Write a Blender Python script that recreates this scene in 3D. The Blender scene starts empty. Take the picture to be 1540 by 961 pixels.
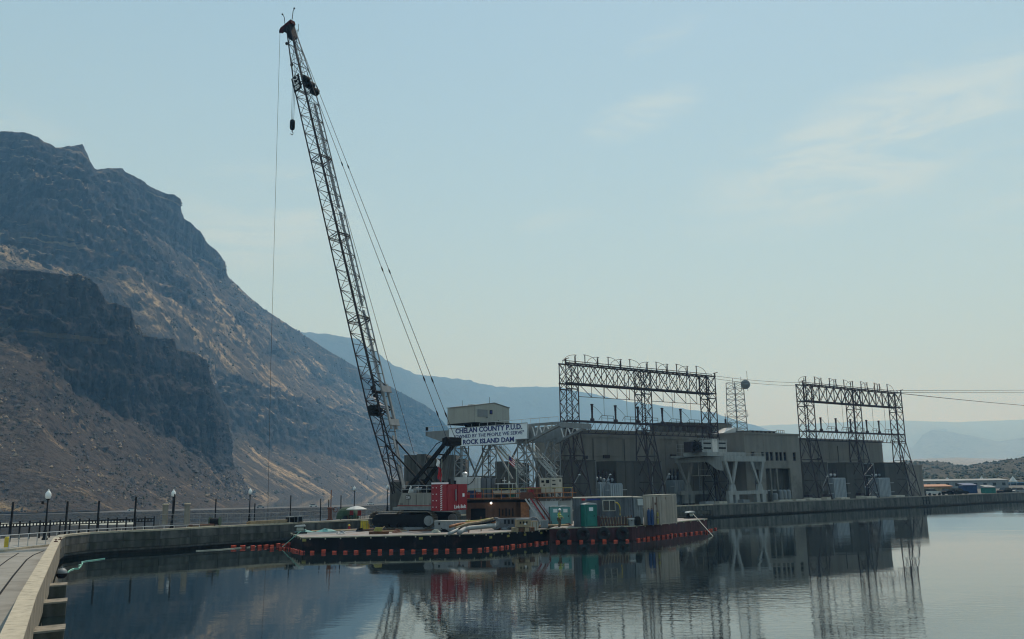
import bpy, bmesh, math, random
from mathutils import Vector, Matrix, noise
random.seed(7)
R = math.radians
sc = bpy.context.scene
col = sc.collection
V = Vector
# ------------------------------------------------------------------ camera
CAMZ = 5.5
FPX, ROLL, HOR = 1300.0, 0.014, 726.0
PITCH = math.atan((HOR - 480.5) / FPX)
cam_d = bpy.data.cameras.new('camera')
cam_d.sensor_width = 36.0
cam_d.lens = FPX / 1540.0 * 36.0
cam_d.clip_start = 0.1
cam_d.clip_end = 60000
cam = bpy.data.objects.new('camera', cam_d)
col.objects.link(cam)
_F = V((0, math.cos(PITCH), math.sin(PITCH)))
_U0 = V((0, -math.sin(PITCH), math.cos(PITCH)))
_RT = V((1, 0, 0)) * math.cos(ROLL) - _U0 * math.sin(ROLL)
_UP = _U0 * math.cos(ROLL) + V((1, 0, 0)) * math.sin(ROLL)
CO = V((0, 0, CAMZ))
cm = Matrix((( _RT.x, _UP.x, -_F.x, 0), (_RT.y, _UP.y, -_F.y, 0), (_RT.z, _UP.z, -_F.z, CAMZ), (0, 0, 0, 1)))
cam.matrix_world = cm
sc.camera = cam
sc.render.resolution_x = 1024
sc.render.resolution_y = 639
def ray(px, py): return _F * FPX + _RT * (px - 770.0) + _UP * (480.5 - py)
def hz(px, py, z):
    d = ray(px, py); return CO + d * ((z - CAMZ) / d.z)
def hy(px, py, Y):
    d = ray(px, py); return CO + d * (Y / d.y)
def hpl(px, py, p0, n):
    d = ray(px, py); return CO + d * ((V(p0) - CO).dot(n) / d.dot(n))
# ------------------------------------------------------------------ light
SUN_EL, SUN_AZ = R(57), R(22)        # azimuth measured from +Y towards +X
w = bpy.data.worlds.new('World'); sc.world = w; w.use_nodes = True
nt = w.node_tree; nt.nodes.clear()
def N(t, kind, **kw):
    n = t.nodes.new(kind)
    for k, v in kw.items(): setattr(n, k, v)
    return n
out = N(nt, 'ShaderNodeOutputWorld'); bg = N(nt, 'ShaderNodeBackground')
bg.inputs['Strength'].default_value = 0.10
sky = N(nt, 'ShaderNodeTexSky', sky_type='NISHITA')
sky.sun_disc = False
sky.sun_elevation = SUN_EL; sky.sun_rotation = SUN_AZ
sky.air_density = 1.1; sky.dust_density = 0.9; sky.ozone_density = 1.6; sky.altitude = 300
# thin high cirrus, laid over the sky by direction
tc = N(nt, 'ShaderNodeTexCoord')
sep = N(nt, 'ShaderNodeSeparateXYZ'); nt.links.new(tc.outputs['Generated'], sep.inputs[0])
def M2(t, op, a, b=None, clamp=False):
    m = N(t, 'ShaderNodeMath', operation=op); m.use_clamp = clamp
    for i, s in enumerate((a, b)):
        if s is None: continue
        if isinstance(s, (int, float)): m.inputs[i].default_value = s
        else: t.links.new(s, m.inputs[i])
    return m.outputs[0]
mp = N(nt, 'ShaderNodeMapping'); mp.inputs['Rotation'].default_value = (0, R(17), 0); mp.inputs['Scale'].default_value = (7, 7, 34)
nt.links.new(tc.outputs['Generated'], mp.inputs[0])
nz = N(nt, 'ShaderNodeTexNoise'); nz.inputs['Scale'].default_value = 1.0; nz.inputs['Detail'].default_value = 10; nz.inputs['Roughness'].default_value = 0.60; nz.inputs['Distortion'].default_value = 0.8
nt.links.new(mp.outputs[0], nz.inputs[0])
rmp = N(nt, 'ShaderNodeMapRange'); rmp.interpolation_type = 'SMOOTHSTEP'
rmp.inputs['From Min'].default_value = 0.36; rmp.inputs['From Max'].default_value = 0.66
nt.links.new(nz.outputs[0], rmp.inputs[0])
# where the wisps hang: soft oval regions given by direction
def oval(px, py, w_, h_, tilt, gain):
    d = ray(px, py).normalized(); r_ = d.cross(V((0, 0, 1))).normalized(); u_ = r_.cross(d).normalized()
    r2, u2 = r_*math.cos(tilt) + u_*math.sin(tilt), u_*math.cos(tilt) - r_*math.sin(tilt)
    def dot(v):
        n = N(nt, 'ShaderNodeVectorMath', operation='DOT_PRODUCT'); nt.links.new(tc.outputs['Generated'], n.inputs[0]); n.inputs[1].default_value = v; return n.outputs['Value']
    x = M2(nt, 'DIVIDE', dot(r2), w_/1300.0); y = M2(nt, 'DIVIDE', dot(u2), h_/1300.0)
    q = M2(nt, 'ADD', M2(nt, 'MULTIPLY', x, x), M2(nt, 'MULTIPLY', y, y))
    front = M2(nt, 'GREATER_THAN', dot(d), 0.0)
    m = N(nt, 'ShaderNodeMapRange'); m.interpolation_type = 'SMOOTHSTEP'; m.inputs['From Min'].default_value = 1.0; m.inputs['From Max'].default_value = 0.0; m.inputs['To Max'].default_value = gain
    nt.links.new(q, m.inputs[0]); return M2(nt, 'MULTIPLY', m.outputs[0], front)
cm_ = None
for a_ in ((965, 172, 105, 38, .27, .9), (1330, 215, 330, 105, .22, 1.1), (1500, 160, 300, 90, .15, 1.0), (400, 330, 190, 95, .1, .75), (1000, 52, 70, 20, .35, .6), (840, 335, 80, 24, .1, .4), (1750, 260, 300, 90, .1, .8), (-250, 200, 320, 90, .1, .8)):
    o_ = oval(*a_); cm_ = o_ if cm_ is None else M2(nt, 'MAXIMUM', cm_, o_)
cf = M2(nt, 'MULTIPLY', rmp.outputs[0], cm_)
cf = M2(nt, 'MULTIPLY', cf, 0.68)
mx = N(nt, 'ShaderNodeMix', data_type='RGBA')
# smoky summer veil: a pale even layer over the clear sky, thicker towards the horizon
veil = N(nt, 'ShaderNodeMix', data_type='RGBA')
vf = N(nt, 'ShaderNodeMapRange'); vf.inputs['From Min'].default_value = 0.0; vf.inputs['From Max'].default_value = 0.7
vf.inputs['To Min'].default_value = 0.88; vf.inputs['To Max'].default_value = 0.52
nt.links.new(sep.outputs[2], vf.inputs[0]); nt.links.new(vf.outputs[0], veil.inputs['Factor'])
vc = N(nt, 'ShaderNodeMix', data_type='RGBA'); vf2 = N(nt, 'ShaderNodeMapRange'); vf2.inputs['From Max'].default_value = 0.5
nt.links.new(sep.outputs[2], vf2.inputs[0]); nt.links.new(vf2.outputs[0], vc.inputs['Factor'])
vc.inputs['A'].default_value = (5.5, 7.1, 6.95, 1); vc.inputs['B'].default_value = (4.15, 6.35, 7.5, 1)
nt.links.new(sky.outputs[0], veil.inputs['A']); nt.links.new(vc.outputs['Result'], veil.inputs['B'])
nt.links.new(cf, mx.inputs['Factor']); nt.links.new(veil.outputs['Result'], mx.inputs['A'])
mx.inputs['B'].default_value = (6.3, 7.3, 7.2, 1)
nt.links.new(mx.outputs['Result'], bg.inputs['Color']); nt.links.new(bg.outputs[0], out.inputs[0])
sd = bpy.data.lights.new('sun', 'SUN'); sd.energy = 2.7; sd.angle = R(0.5); sd.color = (1.0, 0.93, 0.82)
sun = bpy.data.objects.new('sun', sd); col.objects.link(sun)
SD = V((math.sin(SUN_AZ) * math.cos(SUN_EL), math.cos(SUN_AZ) * math.cos(SUN_EL), math.sin(SUN_EL)))
sun.rotation_euler = SD.to_track_quat('Z', 'Y').to_euler()
sun.location = (60, 60, 120)
sc.view_settings.view_transform = 'Standard'; sc.view_settings.look = 'None'
sc.view_settings.exposure = 0.0; sc.view_settings.gamma = 1.0
sc.view_settings.use_curve_mapping = False
sc.cycles.use_denoising = True
sc.cycles.filter_width = 1.15
sc.cycles.volume_bounces = 1
sc.cycles.max_bounces = 8
sc.cycles.caustics_reflective = False
sc.cycles.caustics_refractive = False
# ------------------------------------------------------------------ materials
def mat(name, c, rough=0.75, metal=0.0, var=0.18, scale=1.5, bump=0.0, bscale=None, streak=0.0, ss=1.0, tint=None, tscale=0.6, tamt=0.5, emit=None, spec=0.4):
    m = bpy.data.materials.new(name); m.use_nodes = True
    t = m.node_tree; b = t.nodes['Principled BSDF']
    b.inputs['Roughness'].default_value = rough; b.inputs['Metallic'].default_value = metal
    b.inputs['Specular IOR Level'].default_value = spec
    if emit:
        b.inputs['Emission Color'].default_value = (*c, 1); b.inputs['Emission Strength'].default_value = emit
        b.inputs['Base Color'].default_value = (*c, 1); return m
    tc = N(t, 'ShaderNodeTexCoord'); n1 = N(t, 'ShaderNodeTexNoise')
    n1.inputs['Scale'].default_value = scale; n1.inputs['Detail'].default_value = 6; n1.inputs['Roughness'].default_value = 0.6
    t.links.new(tc.outputs['Object'], n1.inputs[0])
    ramp = N(t, 'ShaderNodeMapRange'); ramp.inputs['From Min'].default_value = 0.3; ramp.inputs['From Max'].default_value = 0.7
    ramp.inputs['To Min'].default_value = 1 - var; ramp.inputs['To Max'].default_value = 1 + var
    t.links.new(n1.outputs[0], ramp.inputs[0])
    v = ramp.outputs[0]
    if streak:
        mpp = N(t, 'ShaderNodeMapping'); mpp.inputs['Scale'].default_value = (2.2*ss, 2.2*ss, 0.12*ss)
        t.links.new(tc.outputs['Object'], mpp.inputs[0])
        n2 = N(t, 'ShaderNodeTexNoise'); n2.inputs['Scale'].default_value = 1.3; n2.inputs['Detail'].default_value = 4
        t.links.new(mpp.outputs[0], n2.inputs[0])
        r2 = N(t, 'ShaderNodeMapRange'); r2.inputs['From Min'].default_value = 0.38; r2.inputs['From Max'].default_value = 0.62
        r2.inputs['To Min'].default_value = 1 - streak; r2.inputs['To Max'].default_value = 1
        t.links.new(n2.outputs[0], r2.inputs[0])
        v = M2(t, 'MULTIPLY', v, r2.outputs[0])
    base = None
    if tint:
        mx = N(t, 'ShaderNodeMix', data_type='RGBA'); mx.inputs['A'].default_value = (*c, 1); mx.inputs['B'].default_value = (*tint, 1)
        n3 = N(t, 'ShaderNodeTexNoise'); n3.inputs['Scale'].default_value = tscale; n3.inputs['Detail'].default_value = 7; n3.inputs['Roughness'].default_value = 0.65
        t.links.new(tc.outputs['Object'], n3.inputs[0])
        r3 = N(t, 'ShaderNodeMapRange'); r3.inputs['From Min'].default_value = 0.66 - 0.3 * tamt; r3.inputs['From Max'].default_value = 0.74 - 0.2 * tamt
        t.links.new(n3.outputs[0], r3.inputs[0]); t.links.new(r3.outputs[0], mx.inputs['Factor'])
        base = mx.outputs['Result']
    hs = N(t, 'ShaderNodeVectorMath', operation='SCALE')
    if base: t.links.new(base, hs.inputs[0])
    else: hs.inputs[0].default_value = c
    t.links.new(v, hs.inputs['Scale'])
    t.links.new(hs.outputs[0], b.inputs['Base Color'])
    if bump:
        nb = N(t, 'ShaderNodeTexNoise'); nb.inputs['Scale'].default_value = bscale or scale * 4; nb.inputs['Detail'].default_value = 8
        t.links.new(tc.outputs['Object'], nb.inputs[0])
        bp = N(t, 'ShaderNodeBump'); bp.inputs['Strength'].default_value = 0.6; bp.inputs['Distance'].default_value = bump
        t.links.new(nb.outputs[0], bp.inputs['Height']); t.links.new(bp.outputs[0], b.inputs['Normal'])
    return m
M = dict(
 conc=mat('weathered_concrete', (0.24, 0.225, 0.19), 0.9, var=0.25, scale=0.8, bump=0.012, streak=0.5, ss=.6, tint=(0.17, 0.155, 0.125), tscale=1.1, tamt=0.35),
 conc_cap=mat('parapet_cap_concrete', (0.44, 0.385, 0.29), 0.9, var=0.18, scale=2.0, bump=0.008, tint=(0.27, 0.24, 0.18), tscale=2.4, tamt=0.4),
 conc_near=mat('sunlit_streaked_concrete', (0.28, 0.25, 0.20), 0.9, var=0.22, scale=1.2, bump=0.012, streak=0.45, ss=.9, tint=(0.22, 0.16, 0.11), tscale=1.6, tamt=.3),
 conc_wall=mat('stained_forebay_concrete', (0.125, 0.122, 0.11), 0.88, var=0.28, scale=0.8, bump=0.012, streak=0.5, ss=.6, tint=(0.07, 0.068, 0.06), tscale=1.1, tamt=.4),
 conc_low=mat('damp_lower_concrete', (0.095, 0.093, 0.08), 0.85, var=0.3, scale=0.9, bump=0.012, streak=0.5, ss=.7, tint=(0.07, 0.07, 0.05), tscale=1.3, tamt=.5),
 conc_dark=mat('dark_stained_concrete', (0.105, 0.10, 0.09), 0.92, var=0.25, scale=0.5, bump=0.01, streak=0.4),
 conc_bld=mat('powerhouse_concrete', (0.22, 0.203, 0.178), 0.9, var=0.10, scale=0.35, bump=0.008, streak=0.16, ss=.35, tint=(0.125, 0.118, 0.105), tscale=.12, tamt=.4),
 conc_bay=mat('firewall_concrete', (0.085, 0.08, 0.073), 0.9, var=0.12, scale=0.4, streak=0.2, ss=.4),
 conc_dry=mat('dry_road_concrete', (0.36, 0.34, 0.29), 0.9, var=0.14, scale=0.7, bump=0.005, tint=(0.24, 0.225, 0.19), tscale=0.5, tamt=0.5),
 wet_shade=mat('wet_shaded_concrete', (0.05, 0.05, 0.045), 0.5, var=0.3, scale=1.2, streak=0.4),  # waterline concrete, darkened to carry the recess shade
 steel_dark=mat('dark_lattice_steel', (0.04, 0.03, 0.036), 0.7, 0.0, spec=.25, var=0.3, scale=3),
 steel_grey=mat('grey_painted_steel', (0.22, 0.24, 0.25), 0.55, 0.2, var=0.15, scale=2, streak=0.15),
 steel_pale=mat('pale_grey_crane_paint', (0.20, 0.215, 0.22), 0.6, 0.0, var=0.12, scale=1.5, streak=0.15),
 rail_silver=mat('galvanised_rail', (0.45, 0.47, 0.48), 0.4, 0.6, var=0.12, scale=3),
 black=mat('black_crane_steel', (0.010, 0.010, 0.012), 0.7, 0.0, spec=.12, var=0.3, scale=4),
 boom=mat('white_boom_chord', (0.31, 0.30, 0.30), 0.6, 0.0, spec=.2, var=0.15, scale=4),
 boomdark=mat('boom_lattice_steel', (0.02, 0.018, 0.022), 0.7, 0.0, spec=.2, var=0.3, scale=4),
 cable=mat('wire_rope', (0.05, 0.05, 0.055), 0.5, 0.5, var=0.1),
 greybody=mat('crane_body_grey', (0.25, 0.245, 0.22), 0.5, 0.0, var=0.12, scale=1.5, streak=0.25),
 red=mat('counterweight_red', (0.27, 0.008, 0.017), 0.55, 0.0, var=0.16, scale=2, streak=0.15),
 redhead=mat('boom_head_red', (0.06, 0.010, 0.012), 0.8, var=0.2, spec=.05),
 white=mat('white_paint', (0.50, 0.52, 0.51), 0.55, var=0.08, scale=2, streak=0.12),
 whiteletter=mat('white_lettering', (0.8, 0.8, 0.8), 0.5, var=0.02),
 sign=mat('sign_board_paint', (0.78, 0.84, 0.88), 0.5, var=0.06, scale=1.0),
 navy=mat('navy_lettering', (0.015, 0.03, 0.16), 0.5, var=0.05),
 hull_black=mat('black_barge_hull', (0.009, 0.009, 0.012), 0.65, spec=.12, var=0.4, scale=0.7, streak=0.4, tint=(0.035, 0.022, 0.02), tscale=0.7, tamt=0.4),
 hull_red=mat('maroon_barge_hull', (0.085, 0.032, 0.038), 0.7, spec=.2, var=0.3, scale=0.6, streak=0.4, tint=(0.05, 0.03, 0.032), tscale=0.6, tamt=0.5),
 deck=mat('barge_deck_steel', (0.27, 0.25, 0.235), 0.7, 0.0, var=0.3, scale=0.5, tint=(0.17, 0.10, 0.075), tscale=0.5, tamt=0.4, bump=0.004),
 edge=mat('deck_edge_paint', (0.42, 0.39, 0.29), 0.6, var=0.3, scale=2),
 yellow=mat('yellow_paint', (0.55, 0.40, 0.03), 0.6, var=0.2, scale=3),
 yellow_dull=mat('faded_yellow_paint', (0.30, 0.27, 0.07), 0.6, var=0.3, scale=3),
 orange=mat('orange_float_plastic', (0.50, 0.055, 0.022), 0.6, var=0.3, scale=2.5, tint=(0.22, 0.05, 0.03), tscale=2.0, tamt=.4),
 orange_dark=mat('rusty_orange_rail', (0.33, 0.13, 0.05), 0.6, var=0.3, scale=5),
 rust=mat('rust_steel', (0.13, 0.05, 0.03), 0.8, var=0.3, scale=2, tint=(0.06, 0.03, 0.02), tscale=2),
 wood=mat('brown_plywood', (0.12, 0.055, 0.028), 0.8, var=0.2, scale=1.2, streak=0.3),
 woodlight=mat('pale_timber', (0.34, 0.26, 0.16), 0.8, var=0.25, scale=3, streak=0.2),
 teal=mat('teal_plastic', (0.010, 0.15, 0.125), 0.5, var=0.1, scale=2),
 teal_light=mat('light_teal_plastic', (0.13, 0.34, 0.33), 0.5, var=0.1, scale=2),
 contgrey=mat('grey_container_paint', (0.13, 0.145, 0.165), 0.6, var=0.15, scale=1, streak=0.4, tint=(0.10, 0.07, 0.055), tscale=1.2, tamt=.15),
 contbeige=mat('beige_container_paint', (0.50, 0.43, 0.36), 0.6, var=0.1, scale=1, streak=0.25, tint=(0.2, 0.12, 0.07), tscale=1.5, tamt=0.1),
 blue=mat('blue_paint', (0.012, 0.045, 0.14), 0.5, var=0.15, scale=2),
 glass=mat('dark_window_glass', (0.012, 0.016, 0.02), 0.08, var=0.05),
 rubber=mat('black_rubber', (0.012, 0.012, 0.013), 0.85, var=0.3, scale=3, tint=(0.06, 0.055, 0.05), tscale=3, tamt=0.2),
 boomwhite=mat('boom_plate_grey_white', (0.27, 0.27, 0.27), 0.55, var=.15, scale=2, streak=.2),
 globe=mat('white_lamp_globe', (0.78, 0.80, 0.80), 0.35, var=0.03),
 cream=mat('cream_machine_paint', (0.46, 0.43, 0.36), 0.55, var=0.12, scale=2, streak=0.15),
 green=mat('dark_green_cloth', (0.03, 0.06, 0.035), 0.85, var=0.2),
 skin=mat('skin', (0.35, 0.2, 0.14), 0.6, var=0.05),
 hivis=mat('hi_vis_yellow', (0.34, 0.40, 0.05), 0.7, var=0.15, scale=8),
 trousers=mat('dark_work_trousers', (0.09, 0.075, 0.05), 0.85, var=0.2, scale=5),
 hose_g=mat('grey_hose_rubber', (0.33, 0.34, 0.33), 0.6, var=0.15, scale=3),
 rope=mat('pale_rope', (0.35, 0.38, 0.33), 0.8, var=0.2, scale=6),
 greenrope=mat('green_floating_line', (0.30, 0.62, 0.50), 0.6, var=0.15, scale=4),
 lamp=mat('lit_work_lamp', (1.0, 0.95, 0.85), emit=6),
)
# ------------------------------------------------------------------ mesh builder
WM = {}
def tag(o, label=None, cat=None, group=None, kind=None):
    if label: o['label'] = label
    if cat: o['category'] = cat
    if group: o['group'] = group
    if kind: o['kind'] = kind
    return o
def thing(name, label, cat, loc=(0, 0, 0), rz=0.0, group=None):
    o = bpy.data.objects.new(name, None); o.empty_display_size = 0.3; col.objects.link(o)
    o.location = loc; o.rotation_euler = (0, 0, rz)
    WM[o] = Matrix.Translation(V(loc)) @ Matrix.Rotation(rz, 4, 'Z')
    return tag(o, label, cat, group)
class MB:
    def __init__(s): s.v = []; s.f = []
    def add(s, vs, fs):
        k = len(s.v); s.v += [V(p) for p in vs]; s.f += [tuple(i + k for i in f) for f in fs]; return s
    def obox(s, o, a, b, c):
        o, a, b, c = V(o), V(a), V(b), V(c)
        return s.add([o, o+a, o+a+b, o+b, o+c, o+a+c, o+a+b+c, o+b+c], [(0,3,2,1),(4,5,6,7),(0,1,5,4),(1,2,6,5),(2,3,7,6),(3,0,4,7)])
    def box(s, c, sz, rz=0.0):
        ax = V((math.cos(rz), math.sin(rz), 0)) * sz[0]; ay = V((-math.sin(rz), math.cos(rz), 0)) * sz[1]; az = V((0, 0, sz[2]))
        return s.obox(V(c) - ax/2 - ay/2 - az/2, ax, ay, az)
    def bar(s, p, q, w, h=None, up=(0, 0, 1)):
        p, q = V(p), V(q); d = q - p
        if d.length < 1e-6: return s
        h = h or w; u = V(up); x = d.cross(u)
        if x.length < 1e-4 * d.length: x = d.cross(V((0, 1, 0)))
        x.normalize(); y = x.cross(d).normalized()
        return s.obox(p - x*w/2 - y*h/2, x*w, y*h, d)
    def tube(s, p, q, r, n=8, r2=None, cap=True):
        p, q = V(p), V(q); d = q - p; r2 = r if r2 is None else r2
        x = d.cross(V((0, 0, 1)))
        if x.length < 1e-4 * d.length: x = V((1, 0, 0))
        x.normalize(); y = x.cross(d).normalized()
        vs = []
        for (c, rr) in ((p, r), (q, r2)):
            for i in range(n):
                a = 2*math.pi*i/n; vs.append(c + (x*math.cos(a) + y*math.sin(a))*rr)
        fs = [(i, (i+1) % n, n+(i+1) % n, n+i) for i in range(n)]
        if cap: fs += [tuple(range(n-1, -1, -1)), tuple(range(n, 2*n))]
        return s.add(vs, fs)
    def path(s, pts, r, n=6):
        pts = [V(p) for p in pts]; rings = []
        vs = []; fs = []
        for i, p in enumerate(pts):
            d = (pts[min(i+1, len(pts)-1)] - pts[max(i-1, 0)]).normalized()
            x = d.cross(V((0, 0, 1)))
            if x.length < 1e-3: x = V((1, 0, 0))
            x.normalize(); y = x.cross(d)
            for k in range(n):
                a = 2*math.pi*k/n; vs.append(p + (x*math.cos(a)+y*math.sin(a))*r)
        for i in range(len(pts)-1):
            for k in range(n):
                fs.append((i*n+k, i*n+(k+1) % n, (i+1)*n+(k+1) % n, (i+1)*n+k))
        fs += [tuple(range(n-1, -1, -1)), tuple(range((len(pts)-1)*n, len(pts)*n))]
        return s.add(vs, fs)
    def prism(s, poly, ext):
        n = len(poly); e = V(ext); vs = [V(p) for p in poly] + [V(p)+e for p in poly]
        return s.add(vs, [tuple(range(n-1, -1, -1)), tuple(range(n, 2*n))] + [(i, (i+1) % n, n+(i+1) % n, n+i) for i in range(n)])
    def lathe(s, prof, c=(0, 0, 0), n=12):
        c = V(c); vs = []; fs = []
        for (r, z) in prof:
            for k in range(n):
                a = 2*math.pi*k/n; vs.append(c + V((r*math.cos(a), r*math.sin(a), z)))
        for i in range(len(prof)-1):
            for k in range(n): fs.append((i*n+k, i*n+(k+1) % n, (i+1)*n+(k+1) % n, (i+1)*n+k))
        fs += [tuple(range(n-1, -1, -1)), tuple(range((len(prof)-1)*n, len(prof)*n))]
        return s.add(vs, fs)
    def ball(s, c, r, n=12, m=8, sz=1.0):
        prof = [(max(1e-3, r*math.sin(math.pi*i/m)), -r*sz*math.cos(math.pi*i/m)) for i in range(m+1)]
        return s.lathe(prof, c, n)
    def torus(s, c, ax, R1, r, n=20, m=8):
        c = V(c); ax = V(ax).normalized(); x = ax.cross(V((0, 0, 1)))
        if x.length < 1e-3: x = V((1, 0, 0))
        x.normalize(); y = ax.cross(x)
        vs = []; fs = []
        for i in range(n):
            a = 2*math.pi*i/n; d = x*math.cos(a)+y*math.sin(a)
            for k in range(m):
                b = 2*math.pi*k/m; vs.append(c + d*(R1+r*math.cos(b)) + ax*r*math.sin(b))
        for i in range(n):
            for k in range(m):
                fs.append((i*m+k, ((i+1) % n)*m+k, ((i+1) % n)*m+(k+1) % m, i*m+(k+1) % m))
        return s.add(vs, fs)
    def build(s, name, m, parent=None, smooth=False, local=False, label=None, kind=None):
        vs = s.v
        if parent is not None and not local:
            inv = full(parent).inverted(); vs = [inv @ p for p in vs]
        me = bpy.data.meshes.new(name); me.from_pydata([tuple(p) for p in vs], [], s.f)
        bm = bmesh.new(); bm.from_mesh(me); bmesh.ops.recalc_face_normals(bm, faces=bm.faces); bm.to_mesh(me); bm.free()
        if smooth:
            me.polygons.foreach_set('use_smooth', [True]*len(me.polygons))
        me.materials.append(M[m] if isinstance(m, str) else m)
        o = bpy.data.objects.new(name, me); col.objects.link(o)
        if parent is not None: o.parent = parent
        WM[o] = Matrix.Identity(4)
        if label: o['label'] = label
        if kind: o['kind'] = kind
        return o
    def solo(s, name, m, label, cat, group=None, smooth=False, kind=None):
        xs = [p.x for p in s.v]; ys = [p.y for p in s.v]; zs = [p.z for p in s.v]
        loc = V(((min(xs)+max(xs))/2, (min(ys)+max(ys))/2, min(zs)))
        s.v = [p - loc for p in s.v]
        o = s.build(name, m, smooth=smooth); o.location = loc; WM[o] = Matrix.Translation(loc)
        return tag(o, label, cat, group, kind)
def full(o):
    m = WM[o]
    if o.parent is not None: m = full(o.parent) @ m
    return m
def copy_tree(o, parent=None):
    c = o.copy(); col.objects.link(c); c.parent = parent; WM[c] = WM[o].copy()
    for ch in list(KIDS.get(o, o.children)): copy_tree(ch, c)
    return c
KIDS = {}
def place(o, loc, rz=None, label=None):
    o.location = loc
    if rz is not None: o.rotation_euler = (0, 0, rz)
    WM[o] = Matrix.Translation(V(loc)) @ Matrix.Rotation(o.rotation_euler[2], 4, 'Z')
    if label: o['label'] = label
    return o
def struct(mb, name, m, smooth=False):
    o = mb.build(name, m, smooth=smooth); o['kind'] = 'structure'; return o
ORD = ['first', 'second', 'third', 'fourth', 'fifth', 'sixth', 'seventh', 'eighth', 'ninth', 'tenth', 'eleventh', 'twelfth', 'thirteenth', 'fourteenth', 'fifteenth', 'sixteenth', 'seventeenth', 'eighteenth', 'nineteenth', 'twentieth', 'twenty-first', 'twenty-second', 'twenty-third', 'twenty-fourth', 'twenty-fifth', 'twenty-sixth', 'twenty-seventh', 'twenty-eighth', 'twenty-ninth', 'thirtieth']
# powerhouse frame
PO = V((78.2, 168.6, 0)); PU = V((0.8, 0.6, 0)); PV = V((-0.6, 0.8, 0))
PRZ = math.atan2(0.6, 0.8)
def ph(u, v, z): return PO + PU*u + PV*v + V((0, 0, z))
def pu(px, py, v):
    p = hpl(px, py, PO + PV*v, PV); return (p - PO).dot(PU), p.z
def ux(px, v, py=700): return pu(px, py, v)[0]
# spillway gantry frame
GO = V((2.05, 108, 0)); GA = V((0.73, -0.683, 0)).normalized(); GB = V((0.683, 0.73, 0)).normalized()
def gg(a, b, z): return GO + GA*a + GB*b + V((0, 0, z))
def ga(px, py, b):
    p = hpl(px, py, GO + GB*b, GB); return (p - GO).dot(GA), p.z
def text_mesh(txt, size, m, origin, xdir, zdir, name='lettering', parent=None, bold=0.0, depth=0.02, width=None, height=None):
    cu = bpy.data.curves.new('t', 'FONT'); cu.body = txt; cu.size = size; cu.extrude = depth; cu.offset = bold
    cu.resolution_u = 2
    o = bpy.data.objects.new('t', cu); col.objects.link(o)
    dg = bpy.context.evaluated_depsgraph_get(); me = bpy.data.meshes.new_from_object(o.evaluated_get(dg))
    bpy.data.objects.remove(o)
    xs = [v.co.x for v in me.vertices]; ys = [v.co.y for v in me.vertices]
    sx = width/(max(xs)-min(xs)) if width else 1; sy = height/(max(ys)-min(ys)) if height else 1
    x0, y0 = min(xs), min(ys)
    x = V(xdir).normalized(); z = V(zdir).normalized(); y = x.cross(z)
    mb = MB()
    mb.add([V(origin) + x*((v.co.x-x0)*sx) + z*((v.co.y-y0)*sy) + y*v.co.z for v in me.vertices], [tuple(p.vertices) for p in me.polygons])
    return mb.build(name, m, parent)
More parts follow.
